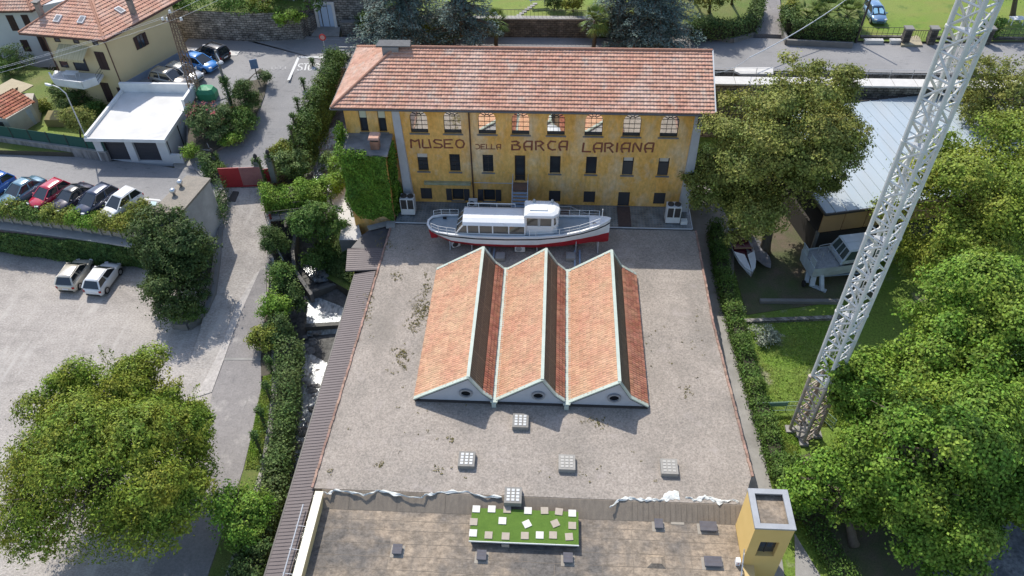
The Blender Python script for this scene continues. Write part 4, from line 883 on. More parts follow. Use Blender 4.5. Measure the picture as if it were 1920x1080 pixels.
# roof vents
def vent(px, py, wd, lab):
    c = P(px, py, 2.6); t = MB(); n = 3
    t.box(c.x - wd / 2, c.x + wd / 2, c.y - .22, c.y + .22, 2.4, 2.55)
    for i in range(n):
        y = c.y - .2 + i * .2; t.hexa([(c.x - wd / 2 - .03, y - .1, 2.6), (c.x + wd / 2 + .03, y - .1, 2.6), (c.x + wd / 2 + .03, y + .1, 2.6), (c.x - wd / 2 - .03, y + .1, 2.6), (c.x - wd / 2 - .03, y - .085, 2.64), (c.x + wd / 2 + .03, y - .085, 2.64), (c.x + wd / 2 + .03, y + .085, 2.72), (c.x - wd / 2 - .03, y + .085, 2.72)])
    t.build("roof_vent", mat("vent_metal", (.20, .185, .19), (.15, .14, .145), scale=3, rough=.5), fb)
    f = MB(); f.box(c.x - wd / 2 - .16, c.x + wd / 2 + .16, c.y - .42, c.y + .35, 2.395, 2.412); f.build("vent_flashing", mat("pale_felt_patch", (.34, .31, .26), (.26, .23, .19), scale=2), fb)
for px, py, wd in ((745, 1030, .5), (903, 1041, .5), (1065, 1046, .5), (1235, 982, .45), (1328, 987, .95), (1337, 1053, .95)): vent(px, py, wd, "")
c = P(1230, 1052, 2.5); mb = MB(); mb.loft([[(c.x + s * a, c.y + s2 * a, z) for a, z in ()] for s, s2 in ()] or [[(c.x - .55, c.y - .4, 2.41), (c.x + .55, c.y - .4, 2.41), (c.x + .55, c.y + .4, 2.41), (c.x - .55, c.y + .4, 2.41)], [(c.x - .3, c.y - .2, 2.6), (c.x + .3, c.y - .2, 2.6), (c.x + .3, c.y + .2, 2.6), (c.x - .3, c.y + .2, 2.6)]]); mb.build("felt_hump", M_BITUMEN, fb)
c = P(1270, 978, 2.42); mb = MB(); mb.box(c.x - .4, c.x + .4, c.y - .2, c.y + .2, 2.4, 2.425); mb.build("felt_patch", mat("pale_felt_patch", (.34, .31, .26)), fb)
# ---- artificial lawn on a raised hatch with stone squares on it
la = thing("artificial_lawn", "bright green artificial lawn laid on a raised roof hatch", "lawn", (-1, 24.2, 2.4))
mb = MB(); mb.box(-4.2, 2.15, 23.25, 25.25, 2.41, 2.86); mb.build("base", M_DARKMETAL, la)
mb = MB(); mb.box(-4.28, 2.2, 23.15, 25.32, 2.863, 2.9); mb.build("turf", mat("synthetic_turf", (.11, .195, .03), (.08, .15, .022), scale=2.2, rough=.9, bump=.6, bscale=60, speck=.2, speckscale=20), la)
mb = MB(); mb.box(-4.3, 2.22, 23.1, 23.145, 2.80, 2.91); mb.build("trim", mat("white_trim", (.62, .63, .6), rough=.6), la)
pav = [(893, 954, 0, 1), (922, 954, 0, 1), (951, 955, 0, 0), (990, 957, 0, 1), (1021, 957, .05, 0), (1048, 959, -.1, 0), (1073, 962, 0, 1), (888, 978, 0, 0), (942, 976, 0, 1), (988, 982, .5, 1), (1041, 981, .45, 0), (1073, 985, 0, 0), (887, 999, 0, 1), (916, 1003, 0, 0), (948, 1005, 0, 0), (984, 1004, .02, 0), (1012, 1003, 0, 1), (1037, 1003, 0, 0), (1067, 1006, .1, 0)]
pv0 = None
m_p1 = mat("white_stone", (.66, .64, .58), (.58, .56, .5), scale=4, bump=.2); m_p2 = mat("pinkish_stone", (.42, .36, .29), (.35, .30, .24), scale=4, bump=.2)
px_rows = {0: "back row", 1: "middle", 2: "front row"}
for k, (px, py, rz, wh) in enumerate(pav):
    c = P(px, py, 2.95); mb = MB(); mb.obox((c.x, c.y, 2.905), .46, .46, .045, rz)
    o = mb.build("paving_slab", m_p1 if wh else m_p2)
    pos = {1: "at the back left corner", 12: "at the front left corner", 18: "at the front right corner", 6: "at the back right corner", 0: "at the back left corner"}
    tag(o, ("white" if wh else "pinkish grey") + " square stone slab lying " + ("askew " if abs(rz) > .3 else "") + "on the green roof lawn", "paving slab", "stone slabs on the roof lawn")
    o["px"] = k
# give each slab a label of its own
names = ["corner white slab at the far left of the lawn's back row", "second white slab of the lawn's back row, counted from the stream side", "pinkish slab directly in front of the skylight in the lawn's back row",
 "white slab just right of the skylight in the lawn's back row", "pinkish straight slab right of the back row's middle white slab", "pinkish slightly turned slab next to the back right corner slab", "white slab at the lawn's back right corner",
 "pinkish slab midway along the lawn's left edge", "white straight slab inside the lawn's left half", "white slab turned like a diamond near the lawn's middle", "pinkish slab turned like a diamond in the lawn's right half", "pinkish slab midway along the lawn's right edge",
 "white slab at the lawn's front left corner", "pinkish slab beside the white front left corner slab", "pinkish third slab of the lawn's front row from the left", "pinkish slab left of the single white slab in the front row", "white slab in the middle of the lawn's front row", "pinkish slab right of the front row's middle white slab", "pinkish slab at the lawn's front right corner"]
sl_objs = [o for o in COL.objects if o.name.startswith("paving_slab")]
for o in sl_objs:
    o["label"] = names[int(o["px"])]; del o["px"]
c = P(948, 1016, 2.6); mb = MB(); mb.obox((c.x, c.y - .1, 2.41), .46, .3, .3, 0); tag(mb.build("stone_block", m_p2), "single grey stone block on the felt against the lawn's front side", "block")
# ---- crumpled white membrane along the gravel edge
def membrane(pts, lab, wd):
    mb = MB(); rd = random.Random(len(pts)); rows = []
    path = []
    for a, b in zip(pts, pts[1:]):
        for i in range(14): path.append((a[0] + (b[0] - a[0]) * i / 14, a[1] + (b[1] - a[1]) * i / 14))
    ph = rd.uniform(0, 9)
    for i, (x, y) in enumerate(path):
        w_ = wd(i / len(path)) * (.35 + 1.0 * abs(math.sin(i * .53 + ph) * math.cos(i * .19 + 1))) + .03; y = y + 1.6 * math.sin(i * .83 + ph) * math.sin(i * .29) + rd.uniform(-.5, .5); w_ = wd(i / len(path)) * .8 if wd(i / len(path)) > .4 else w_; row = []
        for j in range(6):
            f = j / 5; c = P(x, y, 3.0); row.append((c.x + rd.uniform(-.03, .03), c.y - w_ * .5 + w_ * f + .08 * math.sin(i * .31 + ph), 3.015 + .05 * math.sin(math.pi * f) * (1 + .9 * math.sin(i * .7 + j * 1.1 + ph)) + rd.uniform(0, .012)))
        rows.append(row)
    mb.loft(rows, close=False, caps=False)
    return tag(mb.build("membrane", mat("white_membrane", (.68, .69, .66), (.50, .51, .47), scale=3, rough=.6)), lab, "membrane")
membrane([(604, 926), (625, 921), (680, 926), (720, 922), (790, 934), (820, 922), (880, 925), (945, 934)], "crumpled white membrane strip along the gravel edge, on the stream side of the lawn", lambda f: .07 + .15 * abs(math.sin(f * 11)) * abs(math.sin(f * 29 + 1)))
membrane([(1143, 950), (1180, 932), (1215, 940), (1250, 932), (1275, 928)], "crumpled white membrane with a raised flap behind the roof vents", lambda f: .16 + (.6 if f > .72 else .12 * math.sin(f * 20) ** 2))
membrane([(1285, 935), (1320, 934), (1345, 938), (1388, 942)], "crumpled white membrane strip next to the yellow tower", lambda f: .14 + .24 * math.sin(f * 3.1) ** 2)
# ---- yellow tower
tw = thing("stair_tower", "square yellow rendered tower with grey rimmed flat top and one window", "tower", (12.75, 23.9, 0))
TX0, TX1, TY0, TY1, TZ = 11.72, 13.88, 22.72, 25.15, 6.4
mb = MB(); wall_open(mb, TX0, TX1, -.1, TZ - .02, TY0, [(12.3, 13.35, 3.3, 4.9)], depth=.35)
mb.poly((TX1, TY0, -.1), (TX1, TY1, -.1), (TX1, TY1, TZ - .02), (TX1, TY0, TZ - .02)); mb.poly((TX0, TY1, -.1), (TX0, TY0, -.1), (TX0, TY0, TZ - .02), (TX0, TY1, TZ - .02)); mb.poly((TX1, TY1, -.1), (TX0, TY1, -.1), (TX0, TY1, TZ - .02), (TX1, TY1, TZ - .02))
mb.build("wall", mat("yellow_render", (.72, .50, .19), (.66, .45, .16), scale=.8, rough=.9, bump=.1), tw)
mb = MB()
for a, b, c_, d in ((TX0 - .04, TX1 + .04, TY0 - .04, TY0 + .28), (TX0 - .04, TX1 + .04, TY1 - .28, TY1 + .04), (TX0 - .04, TX0 + .3, TY0 + .281, TY1 - .281), (TX1 - .3, TX1 + .04, TY0 + .281, TY1 - .281)): mb.box(a, b, c_, d, TZ - .1, TZ + .03)
mb.build("coping", M_ZINC, tw)
mb = MB(); mb.box(TX0 + .05, TX1 - .05, TY0 + .05, TY1 - .05, TZ - .4, TZ - .3); mb.build("felt_roof", M_BITUMEN, tw)
mb = MB(); mb.poly((12.3, TY0 + .3, 3.3), (13.35, TY0 + .3, 3.3), (13.35, TY0 + .3, 4.9), (12.3, TY0 + .3, 4.9)); wd_ = mb.build("window", glass("blue_dark_glass", (.03, .04, .055), rough=.05), tw)
mb = MB(); mb.bar((12.83, TY0 + .28, 3.3), (12.83, TY0 + .28, 4.9), .05); mb.build("frame", M_DARKMETAL, wd_)
mb = MB(); mb.box(12.3, 13.35, TY0 + .26, TY0 + .3, 3.3, 3.36)
ld = thing("roof_ladder", "white metal ladder leaning against the yellow tower's roof side", "ladder", (11.55, 22.3, 2.4))
mb = MB()
for dx in (-.0, .35): mb.bar((11.45 + dx * .3, 21.6 + dx, 2.4), (11.6 + dx * .2, 22.6 + dx, 3.6), .045)
for i in range(4): mb.bar((11.5 + i * .03, 21.75 + i * .25, 2.6 + i * .28), (11.6 + i * .03, 22.1 + i * .25, 2.6 + i * .28), .035)
mb.build("frame", M_RAIL, ld)
c = P(1383, 1052, 2.6); mb = MB(); mb.box(c.x - .12, c.x + .12, c.y - .2, c.y + .1, 2.41, 2.85); mb2 = mb.build("socket_box", mat("white_plastic", (.8, .78, .78), rough=.4)); tag(mb2, "small white socket box with red dots at the foot of the yellow tower", "box")
mb = MB(); 
for z in (2.55, 2.7): mb.lathe((c.x, c.y - .2, z), [(.035, 0), (.035, .012)], 10, axis='Y')
mb.build("red_socket", mat("red_plastic", (.6, .03, .03), rough=.4), mb2)
# ================================================================== houses, garage, sheds, hall
V3 = lambda x, y, z: Vector((x, y, z))
M_CREAMW = mat("cream_wall", (.66, .53, .31), (.60, .475, .27), scale=.5, rough=.95, bump=.1)
M_WHITEW = mat("white_wall", (.62, .62, .62), (.54, .54, .54), scale=.5, rough=.95, bump=.1)
M_WHITEP = mat("white_paint", (.72, .72, .71), (.62, .62, .61), scale=1.5, rough=.7, col3=(.45, .45, .44), scale3=.8, amt3=.5, mid3=.62)
def facewin(wall_a, wall_b, parent, spec, off=.02):
    """openings set on the wall line a->b; spec: (fraction, z0, z1, width, kind)"""
    a = Vector(wall_a); b = Vector(wall_b); d = (b - a); d.z = 0; L_ = d.length; d.normalize(); n = Vector((d.y, -d.x, 0))
    for f, z0, z1, wd, kind in spec:
        c = a + d * L_ * f; p = lambda s, z, o: (c.x + d.x * s + n.x * o, c.y + d.y * s + n.y * o, z)
        m = MB(); m.hexa([p(-wd / 2 - .06, z0 - .06, -.05), p(wd / 2 + .06, z0 - .06, -.05), p(wd / 2 + .06, z0 - .06, -.05 + .1), p(-wd / 2 - .06, z0 - .06, .05), p(-wd / 2 - .06, z1 + .06, -.05), p(wd / 2 + .06, z1 + .06, -.05), p(wd / 2 + .06, z1 + .06, .05), p(-wd / 2 - .06, z1 + .06, .05)]) if False else None
        if kind == 'shut':      # closed shutters
            for s in (-1, 1):
                x0, x1 = (-wd / 2, -.015) if s < 0 else (.015, wd / 2)
                m.hexa([p(x0, z0, -.03), p(x1, z0, -.03), p(x1, z0, off + .03), p(x0, z0, off + .03), p(x0, z1, -.03), p(x1, z1, -.03), p(x1, z1, off + .03), p(x0, z1, off + .03)])
                for q in range(int((z1 - z0) / .16)):
                    zz = z0 + .05 + q * .16; m.hexa([p(x0 + .05, zz, off + .031), p(x1 - .05, zz, off + .031), p(x1 - .05, zz, off + .05), p(x0 + .05, zz, off + .05), p(x0 + .05, zz + .1, off + .031), p(x1 - .05, zz + .1, off + .031), p(x1 - .05, zz + .1, off + .045), p(x0 + .05, zz + .1, off + .045)])
            m.build("shutter", mat("brown_shutter", (.07, .04, .035), (.05, .03, .026), scale=5, rough=.7), parent)
        else:
            t = .06
            for x in ((-wd / 2, wd / 2) if kind != 'open' else (-wd / 2, 0, wd / 2)): m.bar(p(x, z0, off), p(x, z1, off), t)
            for z in (z0, z1): m.bar(p(-wd / 2, z, off), p(wd / 2, z, off), t)
            o = m.build("window", MATS["brown_shutter"] if "brown_shutter" in MATS and kind != 'white' else M_WHITEP, parent)
            g = MB(); g.poly(p(-wd / 2, z0, .012), p(wd / 2, z0, .012), p(wd / 2, z1, .012), p(-wd / 2, z1, .012)); g.build("pane", M_DGLASS, o)
            if kind == 'open':
                for s in (-1, 1):
                    h = MB(); x0 = s * (wd / 2 + .05); x1 = s * (wd + .02); h.hexa([p(min(x0, x1), z0, off), p(max(x0, x1), z0, off), p(max(x0, x1), z0, off + .05), p(min(x0, x1), z0, off + .05), p(min(x0, x1), z1, off), p(max(x0, x1), z1, off), p(max(x0, x1), z1, off + .05), p(min(x0, x1), z1, off + .05)]); h.build("shutter", MATS["brown_shutter"], o)
mat("brown_shutter", (.07, .04, .035), (.05, .03, .026), scale=5, rough=.7)
def hiproof(c4, apexes, parent, m, seed=1, wu=.3, hv=.42, faces=None):
    """c4 eave corners ccw from front-left; apexes (front/left, back/right ends of the ridge); tiled faces (0 front,1 right,2 back,3 left)"""
    FL_, FR_, BR_, BL_ = [Vector(c) for c in c4]; mb = MB(); A, B = [Vector(a) for a in apexes]; d = V3(0, 0, -.06)
    fc = {0: (FL_, FR_, A, A), 1: (FR_, BR_, B, A), 2: (BR_, BL_, B, B), 3: (BL_, FL_, A, B)}
    for k, (e0, e1, t1, t0) in fc.items():
        pts = [e0 + d, e1 + d, t1 + d] + ([t0 + d] if (t0 - t1).length > .01 else []); mb.poly(*pts)
        u = (e1 - e0).normalized(); w_ = t1 - e0; v = w_ - u * w_.dot(u); lv = v.length; L_ = (e1 - e0).length
        n = u.cross(v).normalized(); s0 = (t0 - e0).dot(u); s1 = (t1 - e0).dot(u)
        tiles(mb, e0, u, v, n, L_, lv, wu, hv, u0=lambda t, s0=s0, lv=lv: s0 * t / lv, u1=lambda t, s1=s1, lv=lv, L_=L_: L_ + (s1 - L_) * t / lv, seed=seed + k, lift=.06, ridge=.06)
    mb.m = 1; mb.poly(FL_ + d * 3, BL_ + d * 3, BR_ + d * 3, FR_ + d * 3)
    for a, b in ((FL_, FR_), (FR_, BR_), (BR_, BL_), (BL_, FL_)): mb.poly(a + d * 3, b + d * 3, b + d, a + d)
    o = mb.build("roof", [m, M_DARKMETAL], parent)
    r = MB()
    for a, b in ((FL_, A), (FR_, A), (BR_, B), (BL_, B), (A, B)):
        k = max(1, int((b - a).length / .45))
        for i in range(k): r.tube([a.lerp(b, i / k) + V3(0, 0, .05), a.lerp(b, (i + 1.1) / k) + V3(0, 0, .07)], [.13, .11], 7)
    r.build("ridge_cap", M_RIDGE, o)
    g = MB(); z = V3(0, 0, -.1)
    for a, b in ((FL_, FR_), (FR_, BR_), (BL_, FL_)): g.tube([a + z, b + z], .08, 7)
    g.build("gutter", mat("brown_gutter", (.12, .06, .045), rough=.5), o)
    return o
# ---- yellow house
yh = thing("yellow_house", "tall cream yellow house with hipped tile roof, balcony and shadowed front", "house", (-46, 73, 4))
HF = [V3(-51.94, 69.73, 11.5), V3(-42.82, 68.41, 11.5), V3(-38.7, 78.0, 11.5), V3(-47.8, 79.3, 11.5)]
W = [V3(-49.5, 69.75, 11.5), V3(-43.2, 68.9, 11.5), V3(-39.35, 76.6, 11.5), V3(-46.6, 78.4, 11.5)]
mb = MB(); mb.prism([(p.x, p.y) for p in W], [2] * 4, [11.4] * 4); mb.build("wall", M_CREAMW, yh)
rf = hiproof(HF, (V3(-46.9, 75.2, 13.6), V3(-45.9, 75.7, 13.6)), yh, M_TILE)
mb = MB(); a, b = W[1], W[2]; d = (b - a).normalized(); n = Vector((d.y, -d.x, 0))
mb.hexa([tuple((a + d * s + n * o).xy) + (z,) for z in (3, 6.6) for s, o in ((.05, -.05), (8.4, -.05), (8.4, .06), (.05, .06))]); mb.build("plinth", mat("blue_grey_plinth", (.30, .33, .38), (.25, .28, .32), scale=2), yh)
for px, py, z, h in ((80, 32, 12.1, 1.9), (248, 18, 12.3, 1.5)):
    c = P(px, py, z); m_ = MB(); m_.obox((c.x, c.y, z - .5), .45, .45, h, -.15); o = m_.build("chimney", mat("rough_render", (.30, .26, .22), (.22, .19, .17), scale=3), rf)
    m_ = MB(); m_.obox((c.x, c.y, z - .5 + h + .14), .68, .68, .08, -.15)
    for s in (-.22, .22): m_.obox((c.x + s, c.y, z - .5 + h), .1, .4, .14, -.15)
    m_.build("chimney_cap", M_CONC_D, o)
def skyl(px, py, z, tilt, rz):
    c = P(px, py, z); m_ = MB(); m_.obox(c, .62, .9, .16, rz, tilt); o = m_.build("roof_window", mat("white_frame", (.6, .6, .6), rough=.4), rf)
    g = MB(); M3 = Matrix.Rotation(rz, 3, 'Z') @ Matrix.Rotation(tilt, 3, 'X'); g.obox(c + M3 @ V3(0, 0, .16), .45, .7, .015, rz, tilt); g.build("pane", mat("sky_glass", (.12, .13, .14), rough=.08, spec=.9), o)
def roofz(px, py, e0, e1, ap):      # height where the sight line meets the roof plane
    n_ = (e1 - e0).cross(ap - e0); z = 12.0
    for _ in range(30):
        c = P(px, py, z); z = e0.z - (n_.x * (c.x - e0.x) + n_.y * (c.y - e0.y)) / n_.z
    return z
for px, py in ((109, 36), (154, 38)): skyl(px, py, roofz(px, py, HF[0], HF[1], V3(-46.9, 75.2, 13.6)) + .02, R_(19), -.14)
skyl(225, 20, roofz(225, 20, HF[1], HF[2], V3(-45.9, 75.7, 13.6)) + .02, R_(19), 1.16)
facewin(W[0], W[1], yh, [(.2, 10.75, 11.1, .55, 'win'), (.52, 10.75, 11.1, .55, 'win'), (.84, 10.75, 11.1, .55, 'win'), (.83, 8.1, 10.0, 1.0, 'shut'), (.42, 7.8, 9.7, 1.4, 'win'), (.13, 8.0, 9.2, .8, 'win'), (.70, 4.4, 6.6, .9, 'shut'), (.95, 4.0, 6.2, .7, 'shut')])
facewin(W[1], W[2], yh, [(.44, 8.9, 10.2, .75, 'open')])
for q, s in ((W[1], .12), (W[0], -.05)):
    dp = MB(); dp.tube([q + V3(s, -.35, -.2), q + V3(s, -.12, -.6), q + V3(s, -.12, -7.4)], .06, 7); dp.build("downpipe", MATS["brown_gutter"], yh)
B4 = [V3(-50.0, 69.7, 0), V3(-49.6, 68.2, 0), V3(-48.6, 67.0, 0), V3(-45.5, 66.4, 0), V3(-44.5, 67.4, 0), V3(-44.7, 69.05, 0)]
mb = MB(); mb.prism([(p.x, p.y) for p in B4], 7.4, 7.58); bc = mb.build("balcony", M_WHITEP, yh)
mb = MB()
for a, b in zip(B4[1:], B4[2:5]):
    d = (b - a).normalized(); mb.bar((a + d * .02).xy.to_3d() + V3(0, 0, 7.9), (b - d * .02).xy.to_3d() + V3(0, 0, 7.9), .14, .62)
mb.build("balcony_wall", M_WHITEP, bc)
mb = MB()
for a, b in ((B4[0], B4[1]), (B4[4], B4[5])):
    for z in (7.8, 8.1, 8.4): mb.bar((a.x, a.y, z), (b.x, b.y, z), .03)
mb.build("railing", M_BLACKIRON, bc)
aw = MB(); a = W[0].lerp(W[1], .2); b = W[0].lerp(W[1], .7); a = V3(a.x, a.y - .05, 10.55); b = V3(b.x, b.y - .05, 10.55); o_ = V3(-.15, -1.5, -.75)
aw.poly(a + o_, b + o_, b, a); aw.poly(a + o_ + V3(0, 0, -.25), b + o_ + V3(0, 0, -.25), b + o_, a + o_)
mst = mat("striped_canvas", (.55, .47, .28), (.42, .35, .2), scale=3.4, rough=.9, stretch=(2.2, .0, .0), contrast=.12); aw.build("awning", mst, yh)
tt = thing("garden_table", "white rectangular table standing on the house balcony", "table", (-47.3, 68.0, 7.58))
mb = MB(); mb.obox((-47.3, 68.0, 8.28), 1.35, .75, .05, -.1); mb.build("tabletop", M_WHITEP, tt)
for s, q in ((-1, -1), (1, -1), (1, 1), (-1, 1)):
    mb = MB(); mb.bar((-47.3 + s * .6, 68.0 + q * .3, 7.58), (-47.3 + s * .6, 68.0 + q * .3, 8.28), .05); mb.build("leg", M_WHITEP, tt)
# ---- white house at the corner
wh = thing("white_house", "pale grey white house with dark red shutters at the picture corner", "house", (-58, 84, 4))
hw = [V3(-63, 80.2, 9), V3(-57.6, 80.6, 9), V3(-54, 83, 9), V3(-54, 92, 9), V3(-64, 92, 9)]
mb = MB(); mb.prism([(p.x, p.y) for p in hw], 2, 9.0); mb.build("wall", M_WHITEW, wh)
hr = [V3(-64, 79.6, 9.0), V3(-57.0, 80.0, 9.0), V3(-52.5, 92, 9.0), V3(-64, 92.5, 9.0)]
hiproof(hr, (V3(-59.5, 84, 11.2), V3(-58.5, 88, 11.2)), wh, M_TILE, seed=8)
facewin(hw[0], hw[1], wh, [(.55, 6.5, 8.3, .8, 'shut'), (.85, 6.5, 8.3, .75, 'shut'), (.6, 4, 5.4, .8, 'shut'), (.98, 4, 5.8, .8, 'shut')])
facewin(hw[1], hw[2], wh, [(.5, 6.7, 8.3, .8, 'shut')])
# ---- tile roofed shed and lean-to, garden things
sh = thing("garden_shed", "small plaster garden shed with red tile roof and draped grey sheet", "shed", (-52.5, 65, 4))
S4 = [P(-30, 218, 6.2), P(10, 223, 6.0), P(66, 192, 6.0), P(28, 167, 6.6), P(-30, 168, 6.9)]
mb = MB(); base = [(-56.5, 63.3), (-52.3, 63.2), (-51.2, 65.9), (-52.0, 68.0), (-56.5, 68.0)]; mb.prism(base, 3, 5.95); mb.build("wall", mat("shed_plaster", (.46, .41, .34), (.36, .32, .26), scale=1), sh)
mb = MB(); FLs, FRs, TR, TL = P(8, 224, 5.9), P(66, 191, 5.9), P(26, 166, 6.8), P(-34, 197, 6.8); dn = V3(0, 0, -.06)
mb.poly(FLs + dn, FRs + dn, TR + dn, TL + dn); mb.poly(TL + dn, TR + dn, TR + V3(-.8, 2.2, -.9), TL + V3(-.8, 2.2, -.9))
u = (FRs - FLs).normalized(); v = (TL - FLs) - u * (TL - FLs).dot(u); tiles(mb, FLs, u, v, u.cross(v), (FRs - FLs).length + .2, v.length, .28, .38, u0=lambda t: (TL - FLs).dot(u) * t / v.length, u1=lambda t: (FRs - FLs).length + (TR - FRs).dot(u) * t / v.length, seed=4, lift=.07, ridge=.05)
mb.build("roof", M_TILE_D, sh)
mb = MB(); mb.poly((-52.28, 63.6, 4), (-51.3, 65.6, 4), (-51.3, 65.55, 5.7), (-52.25, 63.65, 5.85)); mb.build("sheet", mat("grey_sheet", (.42, .44, .46), (.3, .32, .34), scale=3, bump=.6), sh)
mb = MB(); mb.box(-53.6, -52.9, 63.15, 63.22, 4, 5.6); mb.build("doorway", M_BLACKIRON, sh)
c = P(40, 232, 4.1); mb = MB(); mb.lathe((c.x, c.y - .3, 4), [(.25, 0), (.3, .3), (.3, .75), (.12, .95)], 10); tag(mb.build("white_drum", M_WHITEP), "white wrapped drum standing at the shed's dark doorway", "drum")
mb = MB(); a = [P(-30, 195, 6.3), P(2, 193, 6.3), P(62, 158, 6.3), P(20, 143, 6.6), P(-30, 170, 6.6)]; mb.prism([(p.x, p.y) for p in a], [6.1] * 5, [6.2, 6.2, 6.2, 6.35, 6.35]); tag(mb.build("awning_roof", mat("beige_awning", (.42, .36, .24), (.36, .3, .2), scale=2)), "flat beige awning roof next to the tile roofed shed", "roof")
# ---- white garage
ga = thing("garage", "white flat roofed double garage with two dark doors", "garage", (-39.3, 64, 3.5))
GX0, GX1, GY0, GY1 = -42.6, -35.7, 60.1, 68.3; GZ = 6.3
mb = MB(); wall_open(mb, GX0, GX1, 3.0, GZ - .35, GY0, [(-41.9, -39.6, 3.5, 5.65), (-38.9, -36.6, 3.5, 5.65)], depth=.5)
mb.poly((GX1, GY0, 3), (GX1, GY1, 3), (GX1, GY1, GZ - .35), (GX1, GY0, GZ - .35)); mb.poly((GX0, GY1, 3), (GX0, GY0, 3), (GX0, GY0, GZ - .35), (GX0, GY1, GZ - .35)); mb.poly((GX1, GY1, 3), (GX0, GY1, 3), (GX0, GY1, GZ - .35), (GX1, GY1, GZ - .35))
mb.build("wall", M_WHITEW, ga)
for a, b in ((-41.9, -39.6), (-38.9, -36.6)):
    m_ = MB(); m_.box(a, b, GY0 + .3, GY0 + .36, 3.5, 5.65)
    for q in range(5): m_.box(a + .02, b - .02, GY0 + .285, GY0 + .301, 3.55 + q * .42, 3.9 + q * .42)
    m_.build("garage_door", mat("dark_grey_door", (.06, .06, .068), (.05, .05, .055), scale=2, rough=.5), ga)
mb = MB(); mb.box(GX0 - .35, GX1 + .3, GY0 - .45, GY1, GZ - .35, GZ - .12); rr = mb.build("roof", mat("white_terrace", (.66, .65, .63), (.58, .57, .55), scale=.8, rough=.8, col3=(.5, .49, .46), scale3=.5), ga)
mb = MB()
mb.box(GX0 - .37, GX1 + .32, GY0 - .47, GY0 - .3, GZ - .36, GZ - .02); mb.box(GX0 - .37, GX0 - .15, GY0 - .299, GY1, GZ - .36, GZ + .18); mb.box(GX1 + .05, GX1 + .32, GY0 - .299, GY1 - 3, GZ - .36, GZ + .0); mb.box(GX1 + .05, GX1 + .32, GY1 - 2.999, GY1 - .2, GZ - .36, GZ + .75); mb.box(GX0 - .37, GX1 + .32, GY1 - .199, GY1 + .1, GZ - .36, GZ + .85); mb.build("parapet", M_WHITEP, rr)
mb = MB(); mb.bar((GX1 + .03, GY0 + .3, 3.5), (GX1 + .03, GY0 + .3, 6), .08); mb.bar((GX1 + .03, GY0 + 3, 3.5), (GX1 + .03, GY0 + 3, 6), .08); mb.build("downpipe", M_DARKMETAL, ga)
mb = MB(); mb.box(GX1 + .05, GX1 + 1.2, GY0 - .1, GY0 + .2, 3.4, 4.35); tag(mb.build("gate_pier", M_WHITEW), "low pale wall stub at the garage corner with red flowers", "wall")
# ---- boundary wall and green fence along the upper car park
bw = thing("boundary_wall", "low stained concrete wall below the green mesh fence, upper car park", "wall", P(0, 275, 3.5))
pts = [P(-420, 208, 3.5), P(0, 272, 3.5), P(208, 302, 3.5)]; mb = MB()
for a, b in zip(pts, pts[1:]): mb.bar(a + V3(0, 0, .5), b + V3(0, 0, .5), .3, 1.0)
mb.build("wall", mat("stained_concrete", (.30, .29, .28), (.14, .135, .13), scale=1.6, stretch=(2, 2, .4), bump=.3, contrast=.3), bw)
mb = MB()
for a, b in zip(pts, pts[1:]): mb.bar(a + V3(0, 0, 1.04), b + V3(0, 0, 1.04), .38, .07)
mb.build("coping", M_CONC, bw)
gf = thing("mesh_fence", "green mesh privacy fence between house garden and car park", "fence", P(0, 262, 4.5))
mb = MB()
for a, b in zip(pts, pts[1:]):
    k = int((b - a).length / 2); mb.m = 0; mb.bar(a + V3(0, .1, 1.65), b + V3(0, .1, 1.65), .03, 1.15); mb.m = 1
    for i in range(k + 1): q = a.lerp(b, i / k); mb.bar(q + V3(0, .06, 1.0), q + V3(0, .06, 2.35), .05)
mb.build("netting", [mat("green_netting", (.02, .075, .06), (.03, .09, .07), scale=3), M_DARKMETAL], gf)
# ---- transformer cabin
tc_ = thing("transformer_cabin", "plain concrete cabin with mossy flat roof and two turbine vents", "cabin", (-30.3, 50.6, 2))
Tp = [P(287, 396, 7.0), P(336, 402, 7.0), P(392, 336, 7.0), P(350, 331, 7.0)]
mb = MB(); mb.prism([(p.x, p.y) for p in Tp], [-.5] * 4, [6.85] * 4); mb.build("wall", mat("pale_grey_render", (.46, .46, .45), (.36, .36, .35), scale=1, col3=(.28, .28, .27), scale3=.6), tc_)
mb = MB(); c = sum(Tp, V3(0, 0, 0)) / 4; mb.prism([((p.x - c.x) * 1.08 + c.x, (p.y - c.y) * 1.05 + c.y) for p in Tp], 6.86, 7.05); rr = mb.build("roof", mat("lichen_concrete", (.27, .235, .19), (.2, .18, .15), scale=1.8, bump=.3, speck=.2), tc_)
for px, py in ((338, 345), (325, 361)):
    c = P(px, py, 7.3); m_ = MB(); m_.lathe((c.x, c.y, 7.05), [(.12, 0), (.12, .25), (.22, .3), (.26, .45), (.2, .6), (.05, .66)], 12); m_.build("turbine_vent", mat("shiny_metal", (.6, .6, .6), rough=.3, metal=.8), rr, smooth=True)
